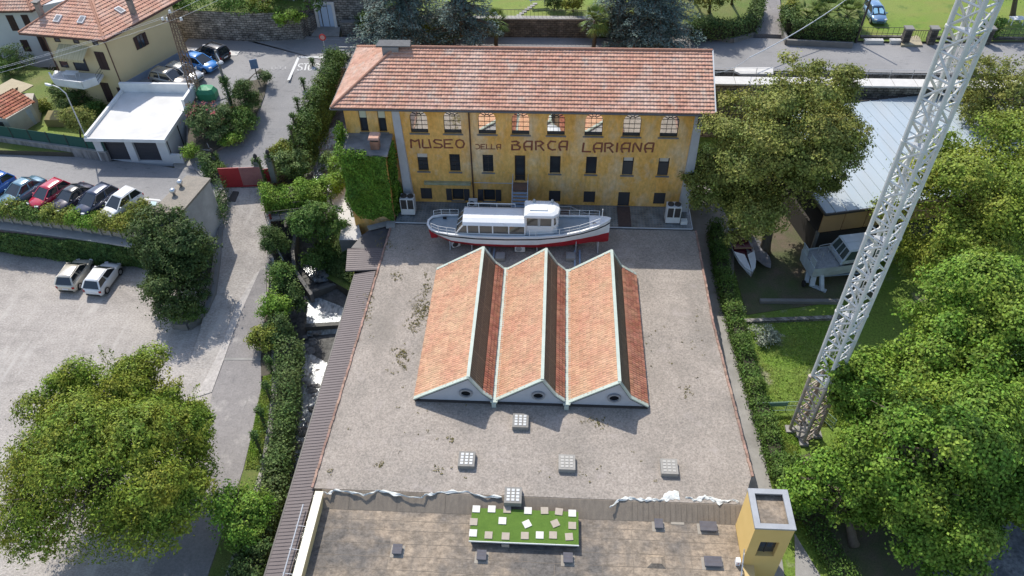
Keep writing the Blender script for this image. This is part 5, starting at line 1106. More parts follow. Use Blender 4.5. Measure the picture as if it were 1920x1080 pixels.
# ---- wide hall with pale blue sheet roof behind the magnolia
hl = thing("boat_hall", "wide hall with pale blue ribbed sheet roof behind the mast", "hall", (33, 62, 0))
e = Vector((.974, .225, 0)); s_ = Vector((-.225, .974, 0)); o0 = V3(22.8, 52.6, 0)
c0, c1, c2, c3 = o0, o0 + e * 27, o0 + e * 27 + s_ * 15.4, o0 + s_ * 15.4
mb = MB(); mb.hexa([tuple(p.xy) + (z,) for z in (4.75,) for p in (c0, c1, c2, c3)] + [(c0.x, c0.y, 4.85), (c1.x, c1.y, 4.85), (c2.x, c2.y, 5.25), (c3.x, c3.y, 5.25)])
for i in range(28):
    a = c0 + e * (i * 1.0) ; b = c3 + e * (i * 1.0); mb.bar((a.x, a.y, 4.87), (b.x, b.y, 5.27), .07, .06)
hrf = mb.build("roof", mat("pale_blue_sheet", (.36, .425, .47), (.42, .475, .51), scale=.5, rough=.45, metal=.1, stretch=(1, .25, 1), col3=(.44, .40, .35), scale3=.18, amt3=.5, mid3=.62), hl)
mb = MB(); i_ = s_ * .5 + e * .3
pp = [c0 + s_ * .6 + e * .3, c1 + s_ * .6 - e * .3, c2 - s_ * .3 - e * .3, c3 - s_ * .3 + e * .3]; mb.prism([(p.x, p.y) for p in pp], 0, 2.2); mb.build("wall", mat("opening_shade", (.06, .055, .05), rough=1), hl)  # solid block coloured dark for the shade inside the hall's open front
mb = MB()
for i in range(13):
    a = c0 + s_ * .3 + e * (i * 2.05 + .1); b = a + e * 1.95; mb.bar((a.x, a.y, 3.6), (b.x, b.y, 3.6), .1, 1.9)
mb.build("cladding_panel", mat("tan_panel", (.50, .315, .155), (.44, .27, .13), scale=1, rough=.6), hl)
for i in range(6):
    mb = MB(); a = c0 + s_ * .35 + e * (i * 5.2 + .1); mb.bar((a.x, a.y, 0), (a.x, a.y, 2.7), .25); mb.build("column", M_CONC_D, hl)

mb = MB(); mb.bar(V3(c0.x, c0.y, 4.78), V3(c1.x, c1.y, 4.78), .14, .22); mb.bar(V3(c3.x, c3.y, 5.2), V3(c2.x, c2.y, 5.2), .2, .26); mb.bar(V3(c0.x, c0.y, 4.8), V3(c3.x, c3.y, 5.2), .14, .22); mb.build("gutter", M_DARKMETAL, hrf)
# ---- stone buildings and walls at the back
sb = thing("stone_house", "old grey stone house wall with pale blue barn door", "house", (-24, 84, 6))
YS = 82.9
mb = MB(); wall_open(mb, -31.5, -19.3, 5.5, 14, YS, [(-26.3, -24.6, 6.1, 8.8), (-28.6, -27.6, 8.2, 9.7)], depth=.35)
mb.poly((-31.5, 92, 5), (-31.5, YS, 5), (-31.5, YS, 14), (-31.5, 92, 14)); mb.poly((-19.3, YS, 5), (-19.3, 92, 5), (-19.3, 92, 14), (-19.3, YS, 14)); mb.poly((-31.5, YS, 14), (-19.3, YS, 14), (-19.3, 92, 14), (-31.5, 92, 14))
mb.build("wall", M_STONE, sb)
mb = MB(); mb.box(-26.6, -26.3, YS - .12, YS + .02, 6, 9.05); mb.box(-24.6, -24.3, YS - .12, YS + .02, 6, 9.05); mb.box(-26.299, -24.601, YS - .12, YS + .02, 8.8, 9.05); mb.build("door_surround", M_WHITEP, sb)
mb = MB(); mb.box(-26.29, -24.61, YS + .06, YS + .12, 6.0, 8.79)
dd = mb.build("door", mat("pale_blue_door", (.50, .62, .78), (.44, .55, .70), scale=2, stretch=(6, 1, .5)), sb)
mb = MB(); mb.box(-26.0, -25.9, YS + .045, YS + .059, 6.2, 8.6); mb.box(-25.2, -25.15, YS + .045, YS + .059, 6.0, 8.7); mb.box(-25.899, -25.201, YS + .045, YS + .059, 8.5, 8.58); mb.build("door_frame", M_DARKMETAL, dd)
mb = MB(); mb.box(-28.6, -27.6, YS + .2, YS + .26, 8.2, 9.7); ww = mb.build("window", M_BLACKIRON, sb)
mb = MB(); mb.box(-28.75, -28.6, YS - .1, YS + .02, 8.1, 9.85); mb.box(-27.6, -27.45, YS - .1, YS + .02, 8.1, 9.85); mb.box(-28.599, -27.601, YS - .1, YS + .02, 9.7, 9.85); mb.build("frame", M_WHITEP, ww)
slab("ramp", [(-26.9, 81.0, 6.02), (-23.8, 81.0, 6.02), (-24.0, 82.9, 6.2), (-26.8, 82.9, 6.2)], 5, M_CONC)
wallrun("stone_wall", "long rough stone wall under the green hillside above the road", [(-44, 84.6, 7.9), (-39.9, 83.6, 7.9), (-35.2, 82.5, 7.8)], .7, 5, M_STONE, cap=.1, capm=M_STONE)
st2 = thing("stone_stairs", "narrow stone stairs climbing between two rough walls by the road", "stairs", P(490, 60, 6))
mb = MB(); a = P(478, 57, 6)
for k in range(11): mb.box(a.x + .1 + k * .42, a.x + 1.4 + k * .42, a.y + .2 + k * .12, a.y + 1.3 + k * .12, 5.5, 6.2 + k * .26)
mb.build("step", M_CONC_D, st2)
mb = MB(); mb.bar(a + V3(.9, -.1, .3), a + V3(5.3, 1.0, 3.2), .4, .5); mb.build("ramp_wall", M_STONE, st2)
wallrun("stone_wall", "thick stone terrace wall with shrubs on top left of the blue door", [(-32.2, 82.0, 7.8), (-29.5, 81.5, 7.8), (-27.3, 81.6, 7.8), (-27.0, 82.6, 7.8)], .8, 5, M_STONE, cap=.1, capm=M_STONE)
wallrun("stone_wall", "low stone wall along the road under the dark cedar", [(-23.6, 81.9, 7.2), (-14.5, 82.2, 7.2)], .5, 5, M_STONE, cap=.1, capm=M_CONC_D)
wallrun("stone_wall", "dark stone retaining wall with pale coping below the bright lawn", [(-14.6, 81.45, 8.0), (4.5, 81.6, 8.05)], .6, 5, brickmat("dark_stone_wall", (.13, .115, .095), (.075, .07, .06), (.05, .045, .04), bw=.5, bh=.25, ms=.03, bump=.9, noise_amt=.5, plane='SZ', dist=.25), cap=.14, capm=M_CONC)
# ================================================================== cars
M_TYRE = mat("tyre_rubber", (.02, .02, .02), rough=.85); M_RIM = mat("alloy_rim", (.45, .45, .46), rough=.3, metal=.7)
M_CGLASS = mat("car_glass", (.018, .022, .026), rough=.04, spec=.9); M_LAMP = mat("clear_lamp", (.6, .6, .6), rough=.1, spec=.8); M_TAIL = mat("red_lamp", (.35, .015, .015), rough=.2); M_BPLAS = mat("black_plastic", (.025, .025, .026), rough=.6); M_PLATE = mat("number_plate", (.75, .75, .75), rough=.4); M_SHADE = mat("sun_shade", (.35, .6, .75), (.28, .52, .68), scale=3, rough=.4)
def paint(name, c, metal=0.0, rough=.22):
    m = mat(name, c, rough=rough, metal=metal, spec=.5)
    m.node_tree.nodes["Principled BSDF"].inputs["Coat Weight"].default_value = .6
    return m
def car(label, base, rz, pm, L=3.6, Wd=1.63, H=1.48, kind='hatch', group=None, shade=False, roofm=None, nose=.22, belt=None):
    """body lofted from cross sections; front is +Y in the car's own frame"""
    t = thing("parked_car", label, "car", base, rz, group)
    h = L / 2; hb = belt or (.90 if kind != 'sedan' else .9)
    # stations: y, top height, half width, bottom
    stn = [(-h, .62, Wd * .38, .34), (-h + .05, .80, Wd * .44, .24), (-h + .28, hb + .02, Wd * .485, .2), (-h * .5, hb + .03, Wd * .5, .18), (0, hb, Wd * .5, .18), (h * .35, hb - .01, Wd * .5, .18), (h * .52, hb - .04, Wd * .495, .18), (h - .45, hb - nose * .5, Wd * .47, .2), (h - .12, hb - nose, Wd * .42, .22), (h, .55, Wd * .34, .32)]
    if kind == 'sedan': stn[1] = (-h + .05, .84, Wd * .44, .24); stn[2] = (-h + .3, .95, Wd * .48, .2)
    rings = []
    for y, zt, hw, zb in stn:
        zs = zb + (zt - zb) * .55
        rings.append([(-hw * .9, y, zb), (-hw, y, zb + .1), (-hw * 1.0, y, zs), (-hw * .965, y, zt - .05), (-hw * .88, y, zt), (0, y, zt + .035), (hw * .88, y, zt), (hw * .965, y, zt - .05), (hw, y, zs), (hw, y, zb + .1), (hw * .9, y, zb)])
    mb = MB(); mb.loft([r[::-1] for r in rings]); body = mb.build("body", pm, t, smooth=True, local=True)
    # cabin
    if kind == 'sedan': yb0, yb1, yf1, yf0 = -h + .55, -h * .42, h * .08, h * .5
    elif kind == 'suv': yb0, yb1, yf1, yf0 = -h + .08, -h + .32, h * .16, h * .5
    elif kind == 'wagon': yb0, yb1, yf1, yf0 = -h + .08, -h + .45, h * .12, h * .5
    elif kind == 'convert': yb0, yb1, yf1, yf0 = -h * .72, -h * .42, h * .06, h * .42
    else: yb0, yb1, yf1, yf0 = -h + .08, -h + .48, h * .1, h * .55
    wb, wr = Wd * .45, Wd * .345; zb = hb - .02; zr = H
    Bc = lambda s, y: V3(s * wb, y, zb); Tc = lambda s, y: V3(s * wr, y, zr - (.05 if abs(y - yb1) < .01 else .03))
    r = MB(); n = 6; rows = []
    for i in range(n + 1):
        y = yb1 + (yf1 - yb1) * i / n; cr = .05 * math.sin(math.pi * i / n)
        rows.append([(-wr, y, zr - .05 + cr * .5), (-wr * .8, y, zr - .005 + cr * .8), (0, y, zr + .02 + cr), (wr * .8, y, zr - .005 + cr * .8), (wr, y, zr - .05 + cr * .5), (wr * .9, y, zr - .09), (-wr * .9, y, zr - .09)])
    r.loft([q[::-1] for q in rows]); r.build("roof", roofm or pm, t, smooth=True, local=True)
    k = .5
    def glassq(nm, q, m=M_CGLASS):
        g = MB(); g.poly(*q); return g.build(nm, m, t, local=True)
    glassq("windscreen", [Bc(-1, yf0), Bc(1, yf0), V3(wr, yf1, zr - .05), V3(-wr, yf1, zr - .05)][::-1] if False else [Bc(1, yf0), V3(wr, yf1, zr - .05), V3(-wr, yf1, zr - .05), Bc(-1, yf0)], M_CGLASS)
    if shade:
        for s in (-1, 1):
            g = MB(); a = [V3(s * .08, 0, .18), V3(s * .52, 0, .12), V3(s * .58, 0, .55), V3(s * .42, 0, .85), V3(s * .1, 0, .8)]
            pts = [V3(q.x, yf0 + (yf1 - yf0) * q.z, zb + (zr - .05 - zb) * q.z + .012) for q in a]; g.poly(*(pts if s < 0 else pts[::-1])); g.build("sun_shade", M_SHADE, t, local=True)
    glassq("rear_window", [Bc(-1, yb0), V3(-wr, yb1, zr - .06), V3(wr, yb1, zr - .06), Bc(1, yb0)])
    for s in (-1, 1):
        ym = (yb1 + yf1) / 2 - .05; bm = (yb0 + yf0) / 2 - .1
        for ya, yb_, ta, tb in ((yb0, bm - .04, yb1, ym - .03), (bm + .04, yf0, ym + .03, yf1)):
            q = [Bc(s, ya + .12), Bc(s, yb_ - .1), V3(s * wr, tb, zr - .07), V3(s * wr, ta, zr - .07)]; q = q if s > 0 else q[::-1]
            glassq("side_window", q)
        p = MB(); p.bar(Bc(s, yf0), V3(s * wr, yf1, zr - .05), .07, .06); p.bar(Bc(s, yb0 + .02), V3(s * wr, yb1, zr - .06), .13, .08); p.bar(Bc(s, bm), V3(s * wr, ym, zr - .06), .07, .04); p.bar(V3(s * wr, yb1, zr - .055), V3(s * wr, yf1, zr - .055), .05, .05); p.bar(Bc(s, yb0), Bc(s, yf0), .05, .05)
        p.build("pillar", pm if kind != 'convert' else M_BPLAS, t, local=True)
        m_ = MB(); m_.obox((s * (Wd * .5 + .06), yf0 - .25, hb + .02), .16, .09, .12); m_.build("mirror", pm, t, local=True)
        l = MB(); l.obox((s * Wd * .33, h - .1, .6), .3, .16, .14, -s * .35); l.build("headlight", M_LAMP, t, local=True)
        l = MB(); l.obox((s * Wd * .4, -h + .06, .58), .18, .1, .2, s * .3); l.build("tail_light", M_TAIL, t, local=True)
        for yy in (-h * .62, h * .62):
            w_ = MB(); x0 = s * (Wd * .5 - .16); w_.lathe((x0, yy, .3), [(.3, -.09), (.31, 0), (.3, .175)] if s > 0 else [(.3, -.175), (.31, 0), (.3, .09)], 18, axis='X'); o = w_.build("wheel", M_TYRE, t, local=True)
            w_ = MB(); w_.lathe((x0 + s * .165, yy, .3), [(.19, 0), (.2, .015), (.07, .022)] if s > 0 else [(.07, -.022), (.2, -.015), (.19, 0)], 12, axis='X'); w_.build("rim", M_RIM, o, local=True)
            a = MB(); k_ = 14; ring = [[(s * (Wd * .5 + .004 + dx), yy + rr * math.cos(math.pi * i / k_), .3 + rr * math.sin(math.pi * i / k_)) for i in range(k_ + 1)] for rr, dx in ((.31, -.02), (.37, 0))]
            a.loft([q if s < 0 else q[::-1] for q in ring], close=False, caps=False); a.build("wheel_arch", M_BPLAS, t, local=True)
    g = MB(); g.obox((0, h - .02, .42), Wd * .5, .06, .12); g.build("grille", M_BPLAS, t, local=True)
    g = MB(); g.obox((0, -h - .012, .5), .5, .03, .11); g.build("number_plate", M_PLATE, t, local=True)
    g = MB(); g.obox((0, -h + .03, .26), Wd * .7, .12, .14); g.build("bumper", M_BPLAS, t, local=True)
    return t
def carat(px0, py0, px1, py1, z):
    """ground points under rear and front -> centre and heading"""
    a = P(px0, py0, z); b = P(px1, py1, z); c = (a + b) / 2; d = b - a
    return Vector((c.x, c.y, z + .01)), math.atan2(d.y, d.x) - math.pi / 2
G1 = "cars parked nose-in along the planted balustrade"
ROW = [(-8, "bright blue hatchback parked first in the row at the picture edge", paint("blue_paint", (.03, .13, .42)), dict(L=3.9, Wd=1.7, kind='hatch', H=1.48)),
       (47, "grey teal sedan with blue green sheen between the blue and the red car", paint("teal_paint", (.12, .22, .28), .3), dict(L=4.2, Wd=1.74, kind='sedan', H=1.46)),
       (98, "bright red hatchback in the row behind the balustrade", paint("red_paint", (.42, .02, .045)), dict(L=3.75, Wd=1.66, H=1.47)),
       (139, "black low convertible coupe between the red and dark blue car", paint("black_purple_paint", (.035, .03, .05), .2), dict(L=4.1, Wd=1.72, kind='convert', H=1.36, roofm=paint("black_roof", (.012, .012, .014)))),
       (185, "dark navy hatchback parked next to the white car", paint("navy_paint", (.03, .04, .075), .3), dict(L=4.0, Wd=1.72, H=1.5)),
       (233, "white compact hatchback, last of the row next to the cabin", paint("white_paint_car", (.74, .74, .73)), dict(L=3.75, Wd=1.62, H=1.52))]
for px, lab, pm, kw in ROW:
    py = 354 + px * .127
    a = P(px - 14, py + 28, 3.5); c = P(px, py + 9, 3.5); hd = R_(180 - 24)
    car(lab, (c.x, c.y, 3.51), hd, pm, group=G1, **kw)
G2 = "two pale small cars in the lower car park"
c, rz = carat(135, 540, 158, 507, 0); car("champagne beige small hatchback parked beside the white one on gravel", c, rz, paint("champagne_paint", (.58, .53, .44), .25), L=3.7, Wd=1.74, H=1.52, belt=.97, nose=.26, group=G2)
c, rz = carat(186, 547, 210, 514, 0); car("small white hatchback parked beside the beige one on gravel", c, rz, paint("white_paint_car", (.74, .74, .73)), L=3.7, Wd=1.74, H=1.52, belt=.97, nose=.26, group=G2)
G3 = "cars parked beside the yellow house"
c, rz = carat(383, 112, 420, 104, 6); car("black hatchback with glossy roof parked farthest along the yellow house", c, R_(62), paint("black_paint", (.012, .012, .014)), L=3.9, Wd=1.7, H=1.55, kind='suv', group=G3)
c = P(378, 128, 6); car("blue hatchback facing the street beside the black car", (c.x, c.y, 6.02), R_(-112), paint("mid_blue_paint", (.05, .22, .55)), L=3.9, Wd=1.68, H=1.48, group=G3)
c = P(348, 146, 6); car("silver sedan between the blue car and the yellow house wall", (c.x, c.y, 5.92), R_(-112), paint("silver_paint", (.42, .42, .41), .4), L=4.1, Wd=1.7, H=1.45, group=G3)
c = P(322, 156, 6); car("grey beige estate car parked closest to the white garage", (c.x, c.y, 5.92), R_(-108), paint("grey_beige_paint", (.33, .31, .28), .4), L=4.2, Wd=1.72, H=1.48, kind='wagon', group=G3)
c = P(1638, 34, 6.3); car("pale blue car with shiny sun shades behind its windscreen on the lawn", (c.x, c.y, 6.3), R_(-178), paint("pale_blue_paint", (.16, .27, .42), .3), L=3.9, Wd=1.66, H=1.47, shade=True)
# ================================================================== the passenger launch on the terrace, boats in the garden, lattice mast
M_BWHITE = mat("boat_white", (.74, .745, .74), (.66, .67, .67), scale=1.5, rough=.35); M_BRED = mat("antifouling_red", (.40, .02, .03), (.30, .02, .025), scale=1.5, rough=.5)
layer(M_BWHITE, (3, 3, .5), .6, .72, (.50, .46, .38), .35, 6)
M_BBLACK = mat("boat_black_line", (.02, .02, .024), rough=.4); M_DECK = mat("grey_deck", (.30, .35, .38), (.24, .28, .31), scale=2, rough=.7); M_BGLASS = mat("smoked_glass", (.11, .10, .08), (.07, .06, .05), scale=1.2, rough=.05, spec=.9)
pb = thing("passenger_launch", "long white passenger launch with red bottom and wheelhouse on the gravel roof", "boat", (-2.5, 50, 3.0))
# stations: x, half beam at deck, sheer z, half beam at waterline, waterline z, keel z
ST = [(-9.95, .35, 5.15, .12, 4.55, 4.45), (-9.7, .85, 5.12, .35, 4.45, 4.25), (-9.1, 1.15, 5.06, .62, 4.3, 4.0), (-8.0, 1.3, 4.98, 1.12, 4.2, 3.7), (-6.0, 1.42, 4.92, 1.36, 4.14, 3.55), (-3.5, 1.45, 4.92, 1.4, 4.12, 3.5), (-1.0, 1.42, 5.0, 1.34, 4.14, 3.46),
      (1.0, 1.3, 5.15, 1.12, 4.33, 3.46), (2.6, 1.02, 5.4, .72, 4.4, 3.46), (3.8, .66, 5.66, .3, 4.4, 3.46), (4.5, .33, 5.86, .1, 4.5, 3.5), (4.86, .05, 5.98, .03, 4.55, 3.6)]
BY = 50.0
mb = MB(); rings = []
for x, hb, zs, hw, zw, zk in ST:
    half = [(0, zk), (hw * .82, zk + (zw - zk) * .3), (hw, zw), (hw + (hb - hw) * .55, zw + (zs - zw) * .45), (hb, zs)]
    rings.append([(x, BY - a, z) for a, z in half[::-1]] + [(x, BY + a, z) for a, z in half[1:]])
for r0, r1 in zip(rings, rings[1:]):
    for j in range(8):
        mb.m = 1 if j in (2, 3, 4, 5) else 0; mb.poly(r0[j + 1], r1[j + 1], r1[j], r0[j])
mb.m = 0; mb.poly(*rings[0]); 
hull = mb.build("hull", [M_BWHITE, M_BRED], pb, smooth=False)
mb = MB()
for (a, b) in zip(ST, ST[1:]):
    for s in (-1, 1):
        p = lambda q, f: V3(q[0], BY + s * (q[3] + (q[1] - q[3]) * (.55 + .45 * (f - .45) / .55) + .012), q[4] + (q[2] - q[4]) * f)
        mb.bar(p(a, .72), p(b, .72), .03, .11)
mb.build("black_line", M_BBLACK, hull)
mb = MB()
for (a, b) in zip(ST, ST[1:]):
    mb.poly((a[0], BY - a[1] + .02, a[2] - .16), (b[0], BY - b[1] + .02, b[2] - .16), (b[0], BY + b[1] - .02, b[2] - .16), (a[0], BY + a[1] - .02, a[2] - .16))
mb.build("deck", M_DECK, pb)
mb = MB()
for (a, b) in zip(ST, ST[1:]):
    for s in (-1, 1): mb.bar((a[0], BY + s * (a[1] - .05), a[2] + .02), (b[0], BY + s * (b[1] - .05), b[2] + .02), .16, .06)
mb.bar((-9.97, BY - .34, 5.17), (-9.97, BY + .34, 5.17), .16, .06)
mb.build("gunwale", M_BWHITE, pb)
mb = MB(); mb.poly((3.3, BY - .72, 5.6), (4.8, BY, 5.97), (3.3, BY + .72, 5.6)); mb.hexa([(3.2, BY - .75, 5.4), (4.82, BY - .06, 5.7), (4.82, BY + .06, 5.7), (3.2, BY + .75, 5.4), (3.2, BY - .75, 5.58), (4.82, BY - .06, 5.98), (4.82, BY + .06, 5.98), (3.2, BY + .75, 5.58)]); mb.build("foredeck", M_BWHITE, pb)
# saloon
c = MB(); X0, X1 = -7.55, -1.95; W_ = 1.12; zd = 4.78
for s in (-1, 1):
    y = BY + s * W_; q = (c.poly((X0, y, zd), (X1, y, zd), (X1, y, zd + .28), (X0, y, zd + .28)) if s < 0 else c.poly((X1, y, zd), (X0, y, zd), (X0, y, zd + .28), (X1, y, zd + .28)))
c.poly((X0, BY + W_, zd), (X0, BY - W_, zd), (X0, BY - W_, zd + .5), (X0, BY + W_, zd + .5)); sal = c.build("saloon", M_BWHITE, pb)
c = MB(); rows = []
for x, xo in ((X0 + .55, 0), (X0 + .75, 0), (X1 - .1, 0), (X1, 0)):
    rows.append([(x, BY - W_ - .05, 5.86), (x, BY - W_ + .12, 6.08), (x, BY - .6, 6.24), (x, BY, 6.27), (x, BY + .6, 6.24), (x, BY + W_ - .12, 6.08), (x, BY + W_ + .05, 5.86), (x, BY + W_ - .08, 5.82), (x, BY - W_ + .08, 5.82)])
c.loft([r[::-1] for r in rows]); c.build("saloon_roof", M_BWHITE, sal)
for s in (-1, 1):
    xs_ = [X0 + .12, X0 + .95, X0 + 1.9, X0 + 3.0, X0 + 4.3, X1]
    for a, b in zip(xs_, xs_[1:]):
        g = MB(); ta, tb = max(a, X0 + .6), b; y0, y1 = BY + s * W_, BY + s * (W_ - .02); q = [(a, y0, zd + .28), (b, y0, zd + .28), (tb, y1, 5.84), (ta, y1, 5.84)]
        g.poly(*(q if s < 0 else q[::-1])); o = g.build("saloon_window", M_BGLASS, sal); p = MB(); p.bar((b - .03, y0 + s * .01, zd + .26), (tb - .03, y1 + s * .01, 5.86), .1, .05, up=(0, 1, 0)); p.build("frame", M_BWHITE, o)
    p = MB(); p.bar((X0, BY + s * W_, zd + .28), (X0 + .6, BY + s * (W_ - .02), 5.85), .09, .07, up=(0, 1, 0)); p.build("corner_post", M_BWHITE, sal)
g = MB(); g.poly((X0, BY + W_ - .05, zd + .45), (X0, BY - W_ + .05, zd + .45), (X0 + .58, BY - W_ + .1, 5.84), (X0 + .58, BY + W_ - .1, 5.84)); ow = g.build("stern_window", M_BGLASS, sal)
p = MB()
for f in (-.35, .35): p.bar((X0 - .01, BY + f, zd + .45), (X0 + .57, BY + f, 5.84), .08, .05)
p.build("frame", M_BWHITE, ow)
c = MB()
for y in (BY - .9, BY + .95):
    if y > BY:
        c.bar((X0 + .8, y, 6.5), (X1 - .9, y, 6.5), .05)
        for x in (X0 + .8, X0 + 1.7, X0 + 3.2, X1 - .9): c.bar((x, y, 6.15), (x, y, 6.5), .04)
c.build("roof_rail", M_BWHITE, sal)
# wheelhouse
wx0, wx1 = -1.94, .72; c = MB(); rows = []
for zz, dx in ((4.82, 0), (5.75, -.02)):
    rows.append([(wx0, BY - .95, zz), (wx1 - .5, BY - .95, zz), (wx1 - .1 + dx, BY - .62, zz), (wx1 + dx, BY, zz), (wx1 - .1 + dx, BY + .62, zz), (wx1 - .5, BY + .95, zz), (wx0, BY + .95, zz)])
c.loft(rows); whs = c.build("wheelhouse", M_BWHITE, pb)
low_, top_ = rows[1], [(x - (.12 if i in (2, 3, 4) else 0), BY + (y - BY) * .95, 6.62) for i, (x, y, z) in enumerate(rows[1])]
for i in range(7):
    j = (i + 1) % 7; a, b, d, e_ = V3(*low_[i]), V3(*low_[j]), V3(*top_[j]), V3(*top_[i])
    segs = ((0, .5), (.5, 1)) if i in (0, 5) else ((0, 1),)
    for s0, s1 in segs:
        g = MB(); g.poly(a.lerp(b, s0), a.lerp(b, s1), e_.lerp(d, s1), e_.lerp(d, s0)); o = g.build("wheelhouse_window", M_BGLASS, whs)
        p = MB(); cc = [a.lerp(b, s0), a.lerp(b, s1), e_.lerp(d, s1), e_.lerp(d, s0)]
        for k in range(4): p.bar(cc[k], cc[(k + 1) % 4], .2 if k in (1, 3) else .12, .06, up=(b - a).cross(e_ - a))
        p.build("frame", M_BWHITE, o)
c = MB(); rows = []
for zz, gsc in ((6.6, 1.06), (6.72, 1.1), (6.86, 1.04), (6.98, .8), (7.02, .4)):
    rows.append([(-.6 + (x + .6) * gsc, BY + (y - BY) * gsc, zz) for x, y, z in rows[0]] if False else [(-.6 + (x + .6) * gsc, BY + (y - BY) * gsc, zz) for x, y, z in low_])
c.loft(rows); wr_ = c.build("wheelhouse_roof", M_BWHITE, whs)
c = MB(); c.box(-1.6, -.2, BY - .5, BY + .1, 7.0, 7.08); c.build("roof_hatch", M_BWHITE, wr_)
for x in (-1.3, .15):
    c = MB(); c.lathe((x, BY + .65, 6.9), [(.13, 0), (.13, .2), (.09, .28), (.09, .34)], 12); c.build("navigation_lamp", mat("grey_lamp", (.35, .36, .36), rough=.4), wr_)
# rails and stanchions
def stan(xs, s):
    c = MB()
    for s in (s,):
        pr = None
        for x in xs:
            for a, b in zip(ST, ST[1:]):
                if a[0] <= x <= b[0]:
                    k = (x - a[0]) / (b[0] - a[0]); hb = a[1] + (b[1] - a[1]) * k; zs = a[2] + (b[2] - a[2]) * k
            t = V3(x, BY + s * (hb - .08), zs + .62); c.bar(t - V3(0, 0, .62), t, .04)
            if pr is not None: c.bar(pr, t, .022); c.bar(pr - V3(0, 0, .3), t - V3(0, 0, .3), .015)
            pr = t
    return c
for s in (-1, 1): stan([-1.6, -1.1, .8, 1.6, 2.4, 3.2, 4.0], s).build("guard_wire", M_BWHITE, pb); stan([-9.6, -9.0, -8.3, -7.6], s).build("stern_rail", M_BWHITE, pb)
c = MB(); c.bar((4.2, BY, 5.85), (4.2, BY, 6.9), .06); c.build("jackstaff", M_BWHITE, pb)
c = MB(); c.bar((-9.75, BY, 4.4), (-9.55, BY, 3.55), .08, .5, up=(1, 0, 0)); c.obox((-9.6, BY, 3.55), .55, .07, .75); c.build("rudder", M_BRED, pb)
c = MB(); c.lathe((-9.25, BY, 3.95), [(.06, -.1), (.28, -.03), (.28, .03), (.06, .1)], 8, axis='X'); c.build("propeller", mat("bronze", (.12, .09, .06), rough=.5, metal=.6), pb)
for x, y in ((3.6, BY - .3), (-8.7, BY + .8)):
    c = MB(); c.obox((x, y, 5.58 if x > 0 else 4.95), .3, .14, .14); c.build("mooring_cleat", M_BBLACK, pb)
# cradle
for x in (-8.2, -6.4, -1, 2.2, 4.0):
    cr = thing("boat_support", {-8.2: "first thin steel boat support, under the stern", -6.4: "second steel boat support from the stern", -1: "steel boat support under the wheelhouse", 2.2: "steel boat support below the foredeck", 4.0: "last steel boat support, under the bow"}[x], "support", (x, BY, 3.02), group="steel supports under the launch")
    c = MB(); c.box(x - .06, x + .06, BY - .9, BY + .9, 3.02, 3.12); c.build("beam", M_RAIL, cr)
    for s in (-1, 1):
        c = MB(); c.bar((x, BY + s * .8, 3.12), (x, BY + s * .75, 4.1), .07); c.build("post", M_RAIL, cr)
for k, (px, lab) in enumerate(((924, "steel rail track leaving the launch between the first two skylight roofs"), (1082, "steel rail track leaving the launch between the last two skylight roofs"))):
    a = P(px, 452, 3.1); t = thing("rail_track", lab, "track", (a.x, 48, 3.02), group="steel launching tracks")
    for s in (-.2, .2):
        c = MB(); c.box(a.x + s - .07, a.x + s + .07, 46.6, 49.3, 3.03, 3.16); c.build("rail", M_STEEL_B, t)
    b = P(px - 12 if k else px + 14, 480, 3.1); c = MB(); c.obox((b.x, b.y - .15, 3.02), .75, .8, .3); c.build("end_box", M_CONC, t)
# ---- two small boats in the garden
def lofthull(name, parent, stn, m, m2=None, deckz=None):
    mb = MB(); rings = []
    for y, hb, zs, hk, zk in stn:
        h = [(0, zk), (hk, zk + .08), (hb * .95, zk + (zs - zk) * .6), (hb, zs)]; rings.append([(-a, y, z) for a, z in h[::-1]] + [(a, y, z) for a, z in h[1:]])
    for r0, r1 in zip(rings, rings[1:]):
        for j in range(6): mb.poly(r0[j], r0[j + 1], r1[j + 1], r1[j])
    mb.poly(*rings[0][::-1]); return mb.build(name, m, parent, local=True)
sp = thing("small_motorboat", "small white motorboat with dark red cockpit half under a grey tarp", "boat", (16.75, 52.0, .25), R_(184))
stn = [(-3.2, .8, .85, .5, .15), (-1.5, .88, .85, .5, .1), (0, .88, .88, .45, .08), (1.2, .72, .92, .3, .1), (2.2, .42, .98, .12, .2), (2.8, .06, 1.02, .02, .45)]
lofthull("hull", sp, stn, M_BWHITE)
mb = MB(); mb.poly((-.8, -.1, .86), (-.3, .9, .92), (-.42, 2.2, .98), (0, 2.79, 1.03), (.42, 2.2, .98), (.3, .9, .92), (.8, -.1, .86), (.45, -.2, .9), (-.45, -.2, .9)) if False else None
for s in (-1, 1):
    q = [(s * .12, .6, 1.02), (s * .88, 0, .885), (s * .72, 1.2, .925), (s * .42, 2.2, .985), (0, 2.79, 1.03)]; mb.poly(*(q[::-1] if s < 0 else q))
mb.build("foredeck", M_BWHITE, sp, local=True)
mb = MB(); mb.poly((-.8, -3.1, .6), (.8, -3.1, .6), (.82, .1, .6), (.12, .7, .7), (-.12, .7, .7), (-.82, .1, .6)); mb.box(-.75, .75, -.7, -.4, .6, .86); mb.box(-.75, .75, -1.9, -1.5, .6, .9); mb.build("cockpit", mat("dark_red_vinyl", (.12, .02, .03), (.08, .015, .02), scale=2, rough=.5), sp, local=True)
mb = MB(); mb.bar((-.8, -.3, .95), (.8, -.3, .95), .12, .06); mb.build("thwart", mat("varnished_wood", (.30, .20, .11), (.22, .14, .08), scale=2, stretch=(6, 1, 1)), sp, local=True)
tp = MB(); rows = []
